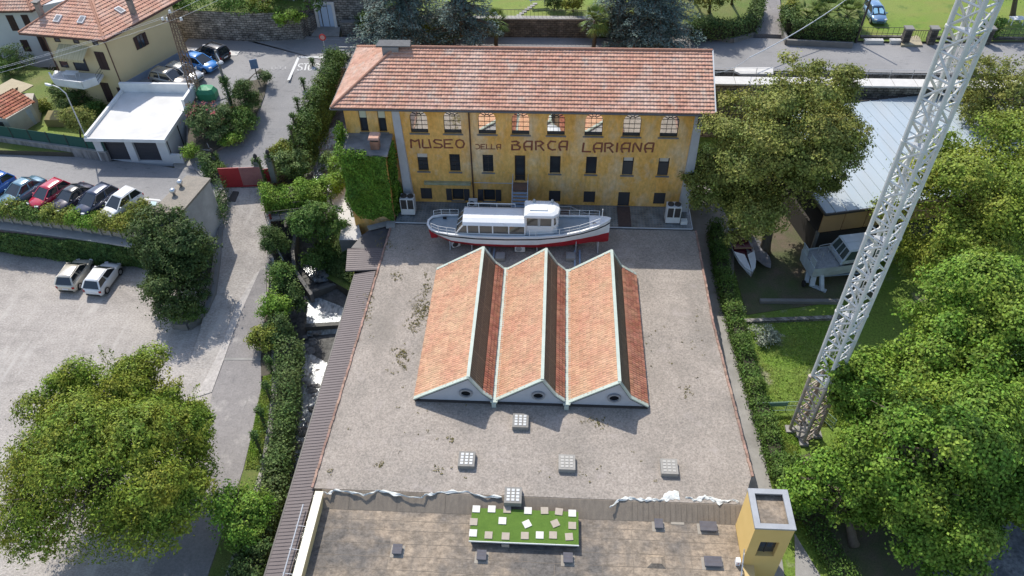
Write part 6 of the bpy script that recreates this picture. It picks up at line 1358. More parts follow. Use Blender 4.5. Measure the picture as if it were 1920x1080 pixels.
for j in range(7):
    y = 51.4 + j * .55; rows.append([(16.9 + i * .42 + .1 * math.sin(j * 1.3), y - i * .1, .95 + .18 * math.sin(i * 1.1 + j) - i * .12) for i in range(6)])
tp.loft(rows, close=False, caps=False); tag(tp.build("tarpaulin", mat("grey_tarp", (.20, .20, .215), (.15, .15, .16), scale=2, rough=.6)), "grey tarpaulin sagging beside the dark red motorboat", "tarpaulin")
hb_ = thing("houseboat", "weathered pale blue cabin boat on a trailer beside the mast", "boat", (24.6, 50.6, .2), R_(-78))
stn = [(-3.2, 1.25, 2.0, 1.1, .9), (-1, 1.3, 2.0, 1.0, .7), (1.5, 1.25, 2.05, .8, .65), (3.0, .8, 2.15, .4, .8), (3.8, .1, 2.25, .05, 1.3)]
M_BLUEW = mat("weathered_blue_white", (.50, .56, .60), (.42, .47, .50), scale=1.5, rough=.6, col3=(.32, .33, .32), scale3=1.2, amt3=.5)
lofthull("hull", hb_, stn, M_BLUEW)
mb = MB(); mb.poly((-1.22, -3.15, 1.85), (1.22, -3.15, 1.85), (1.26, -.6, 1.88), (-1.26, -.6, 1.88)); mb.build("aft_deck", mat("worn_grey_deck", (.36, .38, .40), (.24, .25, .26), scale=3, speck=.3), hb_, local=True)
for s in (-1, 1):
    mb = MB()
    for k in range(5): mb.bar((s * .35 + s * k * .18, -3.2, 2.0), (s * .35 + s * k * .18, -3.2, 2.75), .06)
    mb.bar((s * .3, -3.2, 2.75), (s * 1.2, -3.2, 2.75), .08); mb.bar((s * .3, -3.2, 2.05), (s * 1.2, -3.2, 2.05), .08); mb.build("transom_rail", M_BLUEW, hb_, local=True)
mb = MB(); lo = [(-1.1, -.9, 2.0), (1.1, -.9, 2.0), (1.1, 2.4, 2.05), (-1.1, 2.4, 2.05)]; hi = [(-.95, -.3, 3.25), (.95, -.3, 3.25), (.95, 2.0, 3.25), (-.95, 2.0, 3.25)]
mb.loft([lo, [(x * .99, y, 2.35) for x, y, z in lo]]); 
for a, b in zip(lo, hi): mb.bar(a, b, .14, .12)
cbn = mb.build("cabin", M_BLUEW, hb_, local=True)
for i in range(4):
    j = (i + 1) % 4; a, b, c_, d = [V3(*q) for q in (lo[i], lo[j], hi[j], hi[i])]
    g = MB(); g.poly(a.lerp(d, .28), b.lerp(c_, .28), c_, d); o = g.build("cabin_window", mat("green_grey_glass", (.06, .085, .085), rough=.06, spec=.8), cbn, local=True)
    p = MB(); p.bar(a.lerp(b, .36).lerp(d.lerp(c_, .36), .28), d.lerp(c_, .36), .08); p.bar(a.lerp(b, .66).lerp(d.lerp(c_, .66), .28), d.lerp(c_, .66), .08); p.build("frame", M_BLUEW, o, local=True)
mb = MB(); mb.hexa([(-1.05, -.4, 3.25), (1.05, -.4, 3.25), (1.05, 2.15, 3.25), (-1.05, 2.15, 3.25), (-.95, -.3, 3.38), (.95, -.3, 3.38), (.95, 2.0, 3.38), (-.95, 2.0, 3.38)]); mb.bar((0, -.35, 3.4), (0, 2.0, 3.4), .05, .03); mb.build("cabin_roof", mat("white_blue_roof", (.58, .64, .68), (.50, .55, .58), scale=1.5, rough=.5), cbn, local=True)
mb = MB()
for a, b in (((-.5, -1.2, 2.0), (-.5, -1.2, 3.0)), ((-.5, -2.2, 2.0), (-.5, -2.2, 2.9)), ((-.5, -1.2, 3.0), (-.5, -2.2, 2.9)), ((.5, -1.2, 2.0), (.5, -1.2, 2.7)), ((.3, -2.2, 2.0), (.3, -2.2, 2.8))): mb.bar(a, b, .04)
mb.build("deck_rail", M_RAIL, hb_, local=True)
tr = thing("boat_trailer", "pale blue steel drive legs and trailer frame under the cabin boat", "trailer", (22.6, 49, .1))
for a, b, w1_ in ((P(1520, 480, 1.9), P(1512, 530, .2), .35), (P(1530, 500, 1.8), P(1522, 535, .25), .4), (P(1540, 497, 1.8), P(1541, 545, .12), .3)):
    mb = MB(); mb.bar(a, b, w1_, .28); mb.build("leg", M_BLUEW, tr)
mb = MB(); mb.bar(P(1518, 533, .15), P(1549, 546, .1), .35, .12); mb.build("foot_plate", M_BLUEW, tr)
mb = MB(); mb.bar(P(1532, 502, 1.2), P(1600, 510, 1.0), .1, .12); mb.bar(P(1540, 518, .6), P(1610, 512, .9), .1, .12); mb.bar(P(1532, 502, 1.2), P(1560, 517, .6), .08); mb.build("frame", M_STEEL_B, tr)
mb = MB(); c_ = P(1507, 532, .3); mb.lathe((c_.x, c_.y, .3), [(.28, -.1), (.3, 0), (.28, .1)], 16, axis='X'); mb.build("wheel", M_TYRE, tr)
# ---- lattice mast
M_MAST = mat("white_grey_mast", (.70, .69, .665), (.58, .57, .55), scale=1.5, rough=.45); M_RUST = mat("rusty_white_mast", (.52, .47, .42), (.36, .26, .19), scale=2.2, rough=.6)
ms = thing("lattice_mast", "tall square white lattice steel mast rising out of the picture", "mast", (18.18, 33.9, 0))
CX, CY = 18.18, 33.95
def cor(z):
    k = 1.12 if z < 6 else 1.0; u = (-.80 * k, .16 * k)
    return [V3(CX + a, CY + b, z) for a, b in (u, (-u[1], u[0]), (-u[0], -u[1]), (u[1], -u[0]))]
mb = MB(); mu = MB(); HM = 37.0
secs = [0, 6.0, 12.0, 18.0, 24.0, 30.0, 36.0]
for si, (za, zb_) in enumerate(zip(secs, secs[1:])):
    A, B = cor(za + .01), cor(zb_ - .01 if za else 5.9); tgt = mu if si == 0 else mb
    for k in range(4): tgt.tube([A[k], B[k]], .12, 8)
    n = 5
    for q in range(n):
        z0 = za + (zb_ - za) * q / n; z1 = za + (zb_ - za) * (q + 1) / n; C0, C1 = cor(z0 + .02), cor(z1 - .02 if z1 > 6.1 else min(z1, 5.9)); Cm = cor((z0 + z1) / 2)
        for k in range(4):
            j = (k + 1) % 4
            if q % 2 == 0: tgt.tube([C0[k], C1[j]], .065, 6)
            else: tgt.tube([C0[j], C1[k]], .065, 6)
            tgt.tube([C0[k], C0[j]], .055, 6)
            m0 = C0[k].lerp(C1[j], .5) if q % 2 == 0 else C0[j].lerp(C1[k], .5)
            tgt.tube([Cm[k], m0], .036, 5)
    for k in range(4): tgt.lathe(B[k] - V3(0, 0, .06), [(.15, 0), (.15, .12)], 10)
mu.build("lower_section", M_RUST, ms); mb.build("lattice", M_MAST, ms)
mb = MB(); a0, a1 = V3(CX + .12, CY - .05, 0), V3(CX + .12, CY - .05, HM - 1)
for s in (-.16, .16): mb.bar(a0 + V3(s, 0, 0), a1 + V3(s, 0, 0), .035)
for i in range(int(HM / .4)): z = .3 + i * .4; mb.bar((CX - .04, CY - .05, z), (CX + .28, CY - .05, z), .028)
mb.build("ladder", M_MAST, ms)
for z in (6.0, 12, 18, 24, 30):
    mb = MB(); C = cor(z); mb.poly(*[C[k].lerp(V3(CX, CY, z), .3) for k in (0, 1, 2)]); mb.build("rest_platform", M_RAIL, ms)
mb = MB()
for k in range(4): c_ = cor(0)[k]; mb.box(c_.x - .3, c_.x + .3, c_.y - .3, c_.y + .3, -.2, .18)
mb.box(CX - .5, CX + .5, CY - .5, CY + .5, -.2, .1); mb.build("footing", M_CONC, ms)
# mesh fence by the mast, low wall strips in the garden
mf = thing("garden_fence", "low pale green mesh fence running from the hedge to the mast", "fence", (16.5, 35.7, 0))
mb = MB(); ln_ = [V3(15.1, 35.6, 0), V3(17.3, 35.8, 0), V3(19.2, 35.9, 0), V3(20.3, 34.3, 0)]
for i, p in enumerate(ln_): mb.bar(p, p + V3(0, 0, 1.1), .05)
for a, b in zip(ln_, ln_[1:]):
    for z in (.1, .6, 1.08): mb.bar(a + V3(0, 0, z), b + V3(0, 0, z), .025)
    k = int((b - a).length / .12)
    for i in range(k): q = a.lerp(b, i / k); mb.bar(q, q + V3(0, 0, 1.08), .012)
mb.build("mesh", mat("green_wire", (.22, .32, .27), rough=.5), mf)
mb = MB(); a, b = ln_[0].lerp(ln_[1], .35), ln_[0].lerp(ln_[1], 1.0); mb.bar(a + V3(0, -.04, .85), b + V3(0, -.04, .85), .03, .42); mb.build("panel", mat("green_banner", (.10, .22, .19), (.14, .27, .24), scale=3), mf)
wallrun("kerb_wall", "low pebbly kerb wall across the shaded garden, nearer the boats", [V3(17.4, 46.9, .3), V3(24, 47.1, .3)], .35, -.2, M_CONC_D)
wallrun("kerb_wall", "broken low stone kerb across the garden, nearer the mast", [V3(15.8, 44.6, .22), V3(19, 44.9, .22), V3(23.5, 45.3, .25)], .35, -.2, M_STONE)
mb = MB(); rd = random.Random(3)
# ================================================================== trees, shrubs, hedges
M_IVYD = leafmat("dark_ivy_leaf", (.03, .065, .014), (.055, .10, .02), (.075, .12, .025), scale=1.2)
L_BIG = leafmat("honey_locust_leaf", (.125, .18, .016), (.085, .145, .015), (.19, .18, .02), scale=.55, scale3=.42, mid3=.56)
L_MAG = leafmat("magnolia_leaf", (.14, .165, .03), (.19, .19, .045), (.08, .115, .026), scale=.8, scale3=.3)
L_MAPLE = leafmat("maple_leaf", (.105, .185, .018), (.065, .14, .016), (.16, .205, .024), scale=.5, scale3=.25)
L_MAPLE2 = leafmat("yellow_maple_leaf", (.135, .185, .02), (.095, .15, .017), (.18, .19, .026), scale=.5, scale3=.25)
L_DARK = leafmat("laurel_leaf", (.04, .075, .018), (.065, .105, .024), (.095, .13, .03), scale=.8, scale3=.5, amt3=.6)
L_EVER = leafmat("evergreen_leaf", (.034, .062, .016), (.05, .082, .02), (.085, .115, .024), scale=.8, scale3=.5, amt3=.5)
L_CEDAR = leafmat("blue_cedar_needle", (.085, .13, .115), (.06, .10, .085), (.15, .185, .16), scale=.8, scale3=.6, amt3=.6, trans=.12)
L_BRIGHT = leafmat("bright_shrub_leaf", (.11, .20, .018), (.075, .155, .018), (.15, .21, .03), scale=1.0)
L_MID = leafmat("mid_green_leaf", (.065, .125, .018), (.045, .09, .016), (.10, .15, .03), scale=1.0)
L_PALM = leafmat("palm_frond", (.075, .12, .022), (.11, .14, .03), (.06, .10, .02), scale=2)
L_OLE = leafmat("oleander_leaf", (.06, .105, .03), (.09, .125, .04), (.05, .08, .025), scale=1.5)
L_FLOW = mat("pink_flower", (.48, .09, .10), (.40, .16, .14), scale=4, rough=.8)
L_YEL = leafmat("yellow_shrub_leaf", (.20, .20, .03), (.13, .17, .025), (.09, .13, .02), scale=1.6, mid3=.5)
# the big tree at the front left
t = tree("locust_tree", "huge yellow green feathery tree spreading over the front of the gravel car park", "tree", P(215, 985, 0), (P(192, 888, 6)[0], P(192, 888, 6)[1], 5.6), (7.3, 5.7, 5.0), 90, 88000, .195, L_BIG, r0=.38, lobe=.29, limbn=14, asp=.45, inner=.25, spread=(.6, 1.16), zmin=-.9, twig=12, tws=.17, extra=[(tuple(P(205, 745, 7.2)), (4.6, 2.4, 2.2), 26, 30000), (tuple(P(330, 800, 6.0)), (2.6, 2.2, 2.4), 16, 14000)])
# upright feathery shoots at its top
sp_, sn_ = [], []
for (px, py, l) in [(188, 650, 1.9), (205, 655, 1.7), (170, 668, 1.6), (232, 668, 1.6), (264, 655, 2.0), (272, 660, 1.8), (283, 668, 1.4), (300, 680, 1.2), (120, 730, 1.2), (150, 700, 1.2), (10, 840, 1.2), (395, 790, 1.0), (340, 705, 1.2), (250, 690, 1.6), (218, 680, 1.5), (140, 690, 1.4), (320, 690, 1.3), (90, 760, 1.2), (372, 720, 1.1), (385, 750, 1.0)]:
    top = P(px, py, 8.5); cx_ = np.array(P(205, 850, 6)); b = np.array(top) * .82 + cx_ * .18; b[2] = 7.0
    for i in range(130):
        f = random.random(); q = b * (1 - f) + np.array(top) * f + NR.normal(size=3) * (.22 * (1 - f) + .06); sp_.append(q); sn_.append(NR.normal(size=3) + np.array([0, 0, .4]))
leafmesh("shoots", np.array(sp_), np.array(sn_), .15, L_BIG, t, asp=.45)
tree("laurel_bush", "bright green bush growing beside the big tree and the stream wall", "bush", P(450, 1010, 0), tuple(P(448, 965, 2.2)), (2.1, 2.6, 2.2), 30, 9000, .17, L_BRIGHT, r0=.15, lobe=.36)
tree("dark_bush", "dark shaded bush at the bottom edge below the bright bush", "bush", P(480, 1075, 0), tuple(P(478, 1060, 1.2)), (1.5, 1.5, 1.2), 16, 3000, .16, L_DARK, r0=.1)
# island trees
tree("evergreen_tree", "broad dark evergreen tree in front of the concrete cabin", "tree", P(335, 520, .8), tuple(P(326, 462, 4.6)), (3.5, 2.6, 3.4), 40, 21000, .2, L_EVER, r0=.22, lobe=.34)
tree("evergreen_tree", "darker pointed evergreen tree at the lower tip of the kerbed bed", "tree", P(345, 575, .6), tuple(P(338, 545, 2.6)), (2.3, 2.3, 3.0), 30, 13000, .18, L_EVER, r0=.18, lobe=.34, limbn=10, extra=[(tuple(P(305, 500, 3.6)), (1.3, 1.1, 2.4), 14, 4000), (tuple(P(360, 510, 3.0)), (1.6, 1.4, 2.2), 16, 4500)])
tree("round_bush", "low round bush filling the curved kerb tip of the evergreen bed", "bush", P(350, 590, .6), tuple(P(350, 588, 1.0)), (1.3, 1.2, 1.0), 14, 3600, .13, L_MID, r0=.06)
sp_, sn_ = [], []
for (px, py, z) in [(300, 480, 6.4), (290, 520, 4.6), (282, 545, 3.4), (306, 545, 4.4), (318, 500, 5.6), (330, 530, 4.2), (350, 548, 3.6), (286, 570, 2.6), (296, 590, 2.0), (268, 420, 6.5), (300, 402, 7.4), (345, 400, 7.6), (375, 420, 7.0), (388, 460, 5.6), (260, 455, 5.4), (360, 570, 3.0), (325, 392, 7.9), (275, 500, 4.6)]:
    top = np.array(P(px, py, z)); b = top + np.array([.3 if px < 320 else -.3, .1, -1.3])
    for i in range(110):
        f = random.random(); sp_.append(b * (1 - f) + top * f + NR.normal(size=3) * (.3 * (1 - f) + .07)); sn_.append(NR.normal(size=3) + np.array([0, -.2, .5]))
leafmesh("shoots", np.array(sp_), np.array(sn_), .17, L_EVER, [o for o in COL.objects if o.name == "evergreen_tree"][0])
# magnolia beside the museum
mc = P(1468, 268, 10.8)
tree("magnolia_tree", "tall broad olive green tree beside the museum's right end", "tree", (18.9, 53.2, 0), (mc.x, mc.y, 10.6), (6.3, 5.6, 6.9), 150, 80000, .205, L_MAG, r0=.42, lobe=.22, limbn=14, zmin=-.85, inner=.2, twig=13, tws=.2, extra=[(tuple(P(1335, 350, 6.5)), (2.2, 2.0, 2.8), 20, 9000), (tuple(P(1410, 400, 5.6)), (2.8, 2.2, 2.4), 20, 9000), (tuple(P(1525, 170, 14.5)), (3.8, 3.2, 2.6), 22, 10000), (tuple(P(1540, 330, 7.5)), (1.9, 1.7, 2.2), 14, 5000)])
# big maples on the right
def rt(lab, base, c, r, n, m, nl=60, size=.205, lobe=.30, extra=None): return tree("maple_tree", lab, "tree", base, c, r, nl, n, size, m, r0=.3, lobe=lobe, limbn=11, zmin=-.8, group="large leafy trees right of the mast", asp=.7, extra=extra, twig=11, tws=.2)
rt("yellow green tree rising behind the middle of the mast", P(1800, 470, 0), tuple(P(1790, 395, 7.5)), (6.2, 5.8, 6.0), 48964, L_MAPLE2, nl=90)
rt("yellow green tree at the right picture edge beyond the hall roof", (42, 52, 0), tuple(P(1900, 310, 9.0)), (6.0, 5.2, 5.5), 27746, L_MAPLE2)
rt("large bright green tree at the right edge between the yellow ones and the front grove", (31, 37, 0), tuple(P(1880, 610, 8)), (6.0, 5.5, 5.0), 48964, L_MAPLE, nl=90)
rt("bright green tree directly in front of the mast's foot, lowest of the grove", P(1690, 840, 0), tuple(P(1625, 730, 6.0)), (2.8, 2.4, 2.2), 19344, L_MAPLE, nl=36)
rt("huge bright green tree filling the lower right of the picture", (24.5, 26.5, 0), tuple(P(1730, 850, 7)), (5.2, 4.6, 4.8), 52228, L_MAPLE, nl=90)
rt("green tree between the mast and the right edge, shaded on its left", (26, 33.5, 0), tuple(P(1765, 695, 6.8)), (4.0, 3.6, 4.2), 32643, L_MAPLE, nl=60)
rt("lower spreading branchy tree next to the yellow tower's lane", (19.5, 25.5, 0), tuple(P(1572, 905, 3.4)), (3.4, 2.6, 2.3), 17953, L_MAPLE, nl=36)
rt("tree at the lower right corner above the grey gravel yard", (31, 26, 0), tuple(P(1850, 900, 5)), (3.6, 3.4, 3.4), 22850, L_MAPLE, nl=50)
rt("leafy tree filling the picture's lower right, in front of the gravel yard", (27, 22, 0), tuple(P(1770, 985, 4.5)), (3.4, 3.0, 3.2), 20553, L_MAPLE, nl=46)
rt("dark leafy tree at the right edge above the gravel yard, below the yellow ones", (36, 30, 0), tuple(P(1905, 770, 7)), (4.2, 4.2, 4.6), 24180, L_MAPLE, nl=50)
rt("small dark tree between the hedge and the grove at the lane side", (16.6, 29.5, 0), tuple(P(1508, 905, 1.7)), (1.5, 2.0, 1.5), 8463, L_MID, nl=30)
tree("olive_tree", "greyish olive green tree at the top right beside the road parapet", "tree", (44, 65, 0), tuple(P(1888, 195, 7.4)), (4.9, 4.0, 4.8), 46, 26000, .19, L_MAG, r0=.25, lobe=.28)
tree("dry_bush", "half bare greyish bush in the dark gap between the grove trees", "bush", P(1665, 690, 0), tuple(P(1662, 690, 2.0)), (1.4, 1.3, 1.5), 20, 900, .15, leafmat("dry_leaf", (.16, .14, .10), (.11, .10, .06), scale=2), r0=.15, limbn=24)
# cedars, palms and hedges beyond the road
def cedar(lab, px, py, z, c, r, n):
    b = P(px, py, z); t = thing("blue_cedar", lab, "tree", b, group="blue grey cedars beyond the road"); mb = MB(); top = b + V3(0, 0, c * 2); mb.tube([b, top], [.4, .05], 9)
    pos, nr = [], []; rd = random.Random(int(px)); lev = 15
    for i in range(lev):
        f = i / lev; h = .6 + f * (c * 2 - .6); rr = r * (1 - f) ** .75 * 1.05
        for k in range(15):
            a = rd.uniform(0, 6.28); e_ = V3(math.cos(a), math.sin(a), 0); tip = b + V3(0, 0, h) + e_ * rr * rd.uniform(.75, 1.15) + V3(0, 0, -.25 * rr * rd.uniform(.2, 1)); s = b + V3(0, 0, h)
            mb.tube([s, s.lerp(tip, .5) + V3(0, 0, .15), tip], [.07, .04, .015], 5); m_ = max(12, int(n / (lev * 15) * (1.3 - f))); side = V3(-e_.y, e_.x, 0)
            for q in range(m_):
                u = rd.random() ** .7; wd_ = (1 - abs(u - .65)) * .32 * rr * (.4 + .6 * (1 - u)) + .12; p = s.lerp(tip, u) + side * rd.gauss(0, wd_ * .55) + V3(0, 0, rd.gauss(.06, .09) - .12 * u); pos.append(p[:]); nr.append((rd.gauss(0, .4) + e_.x * .3, rd.gauss(0, .4) + e_.y * .3, 1))
    mb.build("trunk", M_BARK, t, smooth=True); leafmesh("crown", np.array(pos), np.array(nr), .27, L_CEDAR, t, asp=.4); return t
cedar("spreading blue grey cedar left of the palms behind the museum chimney", 762, 70, 7.2, 5.4, 5.6, 32000); cedar("darker blue cedar standing just behind the left palm", 868, 66, 8.0, 5.4, 3.8, 20000); cedar("largest blue grey cedar behind the museum's long ridge", 1222, 84, 6.3, 5.6, 5.4, 40000); cedar("slim blue cedar at the top edge between palm and largest cedar", 1160, 40, 8, 5.5, 3.6, 12000)
def palm(lab, px, py, z, h, fr=1.9, grp="fan palms beyond the road", n=34):
    b = P(px, py, z); t = thing("fan_palm", lab, "palm", b, group=grp); mb = MB(); mb.tube([b, b + V3(.05, 0, h * .5), b + V3(0, 0, h)], [.22, .2, .24], 9); mb.build("trunk", mat("fibrous_trunk", (.10, .075, .05), (.06, .05, .04), scale=5, bump=.8), t, smooth=True)
    f = MB(); top = b + V3(0, 0, h); rd = random.Random(int(px))
    for i in range(n):
        a = rd.uniform(0, 6.28); el = rd.uniform(-.7, 1.2); d = V3(math.cos(a) * math.cos(el), math.sin(a) * math.cos(el), math.sin(el)); c = top + d * fr * .5; u = d.cross(V3(0, 0, 1)).normalized(); w_ = u.cross(d)
        for k in range(13):
            an = (k - 6) * .2; e_ = (d * math.cos(an) + u * math.sin(an)); tip = c + e_ * fr * .55 * (1 - .03 * abs(k - 6)) + V3(0, 0, -.16 * fr * (1 - max(el, 0) * .5)); sd = (u * math.cos(an) - d * math.sin(an)) * .05; f.poly(c, c + e_ * .3 + sd, tip, c + e_ * .3 - sd)
        f.bar(top, c, .03)
    f.build("fronds", L_PALM, t)
palm("sunlit fan palm with slim trunk beside the largest cedar", 1113, 92, 6.2, 3.2); palm("shaded fan palm before the dark stone wall under the lawn", 930, 84, 6.1, 2.6, 1.7)
for k, (px, py, lab) in enumerate(((1510, 52, "left bushy palm in the corner garden behind the clipped hedge"), (1545, 44, "middle bushy palm in the corner garden behind the hedge"), (1583, 50, "right bushy palm in the corner garden, near the utility pole"))): palm(lab, px, py, 6.4, 1.3, 2.2, "bushy palms in the corner garden", 44)
def hedge(name, lab, pts, w_, h, n, size, m, cat="hedge", **kw):
    pos, nr = path_leaves(pts, w_, h, n, **kw); return tag(leafmesh(name, pos, nr, size, m), lab, cat)
def hedge2(name, lab, pts, w_, h, n, size, m, **kw):
    t = thing(name, lab, "hedge", pts[0]); mb = MB()
    for a, b in zip(pts, pts[1:]): mb.bar(Vector(a) + V3(0, 0, h * .4), Vector(b) + V3(0, 0, h * .4), w_ * .7, h * .78)
    mb.build("core", mat("hedge_twigs", (.03, .035, .015), (.05, .045, .025), scale=4), t); pos, nr = path_leaves(pts, w_, h, n, **kw); leafmesh("foliage", pos, nr, size, m, t); return t
hedge2("clipped_hedge", "dark clipped hedge rounding the side road's left corner", [P(1292, 70, 6.3), P(1370, 70, 6.3), P(1408, 60, 6.3), P(1420, 20, 6.5)], 1.3, 1.7, 6000, .2, L_DARK, dome=False)
hedge2("clipped_hedge", "dark clipped hedge under the palms at the side road's right corner", [P(1472, 40, 6.4), P(1480, 66, 6.3), P(1540, 72, 6.3), P(1598, 74, 6.3)], 1.4, 1.8, 7000, .2, L_DARK, dome=False)
wallrun("hedge_wall", "low grey kerb wall below the clipped hedge left of the side road", [(13.5, 83.0, 6.5), P(1375, 72, 6.5), P(1412, 60, 6.5)], .3, 5.8, M_CONC_D); wallrun("hedge_wall", "low grey kerb wall below the palm garden hedge", [P(1468, 45, 6.7), P(1476, 74, 6.6), P(1600, 80, 6.6)], .3, 5.8, M_CONC_D)
tree("yellow_shrub", "yellow green and orange shrub at the palm garden corner", "bush", P(1478, 25, 6.5), tuple(P(1482, 22, 7.4)), (1.3, 1.3, 1.3), 16, 2600, .2, L_YEL, r0=.08)
for px, py, lab, m_, r_ in ((1330, 22, "dark trunked tree in the corner garden, nearest the big cedar", L_MAG, 2.3), (1372, 8, "yellowish tree in the corner garden beside the side road", L_YEL, 2.0), (1300, 0, "dark tree at the top edge behind the big cedar", L_DARK, 2.6)):
    tree("garden_tree", lab, "tree", P(px, py, 6.6), tuple(P(px, py - 30, 10)), (r_, r_, 1.8), 24, 4200, .22, m_, r0=.16)
tree("shade_tree", "dark tree trunk and crown beyond the white table, top right corner", "tree", P(1898, 32, 6.2), tuple(P(1905, -40, 11)), (3.5, 3.5, 2.6), 24, 4000, .25, L_DARK, r0=.3)
tree("field_bush", "small green bush beside the third dark pillar behind the mast", "bush", P(1866, 58, 6.2), tuple(P(1866, 50, 7.2)), (1.0, 1.0, 1.1), 12, 1400, .18, L_MID, r0=.06)
for px, py, z, r_, lab, m_, zc in ((808, 78, 6.2, 1.7, "yellowish round shrub behind the museum's chimney end of the ridge", L_YEL, 1.3), (850, 80, 6.2, 1.5, "pale green round shrub beside the road behind the museum", L_OLE, 1.1), (700, 62, 7.0, 1.7, "dark shrub growing at the stone house corner under the cedar", L_DARK, 1.2), (590, 96, 0, 0, "", None, 0)):
    if not lab: continue
    b = P(px, py, z); tree("roadside_shrub", lab, "bush", b, (b.x, b.y, z + zc), (r_, r_ * .8, r_ * .8), 16, 2400, .19, m_, r0=.08)
for px, py, lab, m_, r_ in ((1040, 18, "dark round shrub on the bright lawn by the retaining wall", L_DARK, 1.1), (1075, 22, "yellow green shrub on the bright lawn near the sunlit palm", L_YEL, 1.0)):
    b = P(px, py, 8.1); tree("lawn_shrub", lab, "bush", b, (b.x, b.y, b.z + .9), (r_, r_, 1.0), 14, 1800, .18, m_, r0=.06)
wl_ = thing("wall_fence", "thin iron fence on the retaining wall of the bright lawn", "fence", (-8, 81.6, 8.0)); mb = MB()
for i in range(46): x = -14 + i * .42; mb.bar((x, 81.55, 8.1), (x, 81.55, 9.0), .025)
mb.bar((-14, 81.55, 9.0), (4.4, 81.55, 9.0), .04); mb.build("rail", M_BLACKIRON, wl_)
for i in range(7):
    a = P(1003 - i * 5, 8 + i * 3.4, 8.05); slab("stepping_stone", [V3(a.x - .25, a.y - .2, a.y * .0292 + 5.66), V3(a.x + .25, a.y - .2, a.y * .0292 + 5.66), V3(a.x + .25, a.y + .2, a.y * .0292 + 5.66), V3(a.x - .25, a.y + .2, a.y * .0292 + 5.66)], 7.9, M_CONC)
lg = thing("lounger", "pale blue sun lounger on the bright lawn at the top edge", "lounger", P(1008, 4, 8.6)); b = P(1008, 4, 8.6); mb = MB(); mb.obox(b + V3(0, 0, .35), 1.9, .7, .1, .15); mb.build("bed", mat("pale_blue_fabric", (.35, .42, .55), (.3, .37, .5), scale=3), lg)
for s in (-.75, .75): mb = MB(); mb.obox(b + V3(s, 0, 0), .06, .6, .35, .15); mb.build("leg", M_WHITEP, lg)
# hillside greenery
hp, hn = [], []
for i in range(80):
    px = random.uniform(300, 600); py = random.uniform(-20, 16 if px < 450 else 24); c = P(px, py, 9.4); r_ = random.uniform(.5, 1.3); e_ = sph(90); e_[:, 2] = abs(e_[:, 2]); hp.append(np.array(c) + e_ * r_ * np.array([1, 1, .8])); hn.append(e_ + NR.normal(size=e_.shape) * .5)
stuff(leafmesh("hillside_scrub", np.vstack(hp), np.vstack(hn), .22, L_MID), "mixed green scrub covering the slope above the long stone wall", "scrub")
tree("terrace_shrub", "bright yellow green shrub on the terrace wall beside the blue door", "bush", P(545, 34, 8.3), tuple(P(540, 32, 8.8)), (2.0, 1.0, .9), 16, 2600, .18, L_BRIGHT, r0=.06); tree("terrace_shrub", "yellowish grass bush at the top edge above the long stone wall", "bush", P(492, 10, 9.2), tuple(P(492, 8, 9.8)), (1.6, 1.0, .9), 14, 1800, .18, L_YEL, r0=.06)
# oleander island
ob = P(392, 250, 4.9); t = tree("oleander", "rounded oleander with faded pink flowers beside the white garage", "bush", P(392, 262, 4.6), tuple(P(392, 226, 6.2)), (2.4, 1.9, 1.9), 40, 9500, .17, L_OLE, r0=.1, lobe=.3)
fp, fn = crown_pts(tuple(P(392, 224, 6.3)), (2.45, 1.95, 1.95), 40, 520, .3, zmin=-.2, inner=0, twig=5, tws=.08); leafmesh("flowers", fp, fn, .16, L_FLOW, t)
tree("island_shrub", "broad green shrub at the street side of the planted island", "bush", P(452, 232, 5.0), tuple(P(448, 228, 5.7)), (1.6, 1.9, 1.0), 26, 5200, .16, L_MID, r0=.07)
tree("conifer", "dense dark green conifer in the middle of the planted island", "tree", P(466, 205, 5.2), tuple(P(461, 178, 7.0)), (1.15, 1.0, 2.1), 26, 6000, .15, L_DARK, r0=.1, lobe=.36)
tree("island_shrub", "small pale green shrub at the island's tip near the road", "bush", P(494, 150, 5.9), tuple(P(494, 145, 6.6)), (.75, .75, .7), 10, 1300, .14, L_OLE, r0=.05)
tree("island_shrub", "low bright shrub between the conifer and the ivy lamp post", "bush", P(437, 262, 4.6), tuple(P(432, 262, 5.0)), (1.1, .9, .7), 14, 2200, .15, L_BRIGHT, r0=.05)
tree("entrance_shrub", "small bright shrub by the barrier pole next to the garage wall", "bush", P(358, 288, 4.3), tuple(P(358, 285, 4.7)), (.9, .8, .6), 12, 1600, .14, L_BRIGHT, r0=.05)
hedge("ivy_mound", "dark ivy mound between the cabin and the red gate", [P(384, 330, 3.5), P(400, 325, 3.5), P(416, 340, 3.5)], 1.6, 1.6, 3600, .15, M_IVYD, "ivy"); hedge("ivy_strip", "ivy strip along the right foot of the concrete cabin", [P(418, 358, 3.4), P(420, 395, 2.8), P(412, 425, 2.4)], .8, 1.2, 2000, .14, M_IVYD, "ivy")
mb = MB(); c = P(161, 306, 3.5)
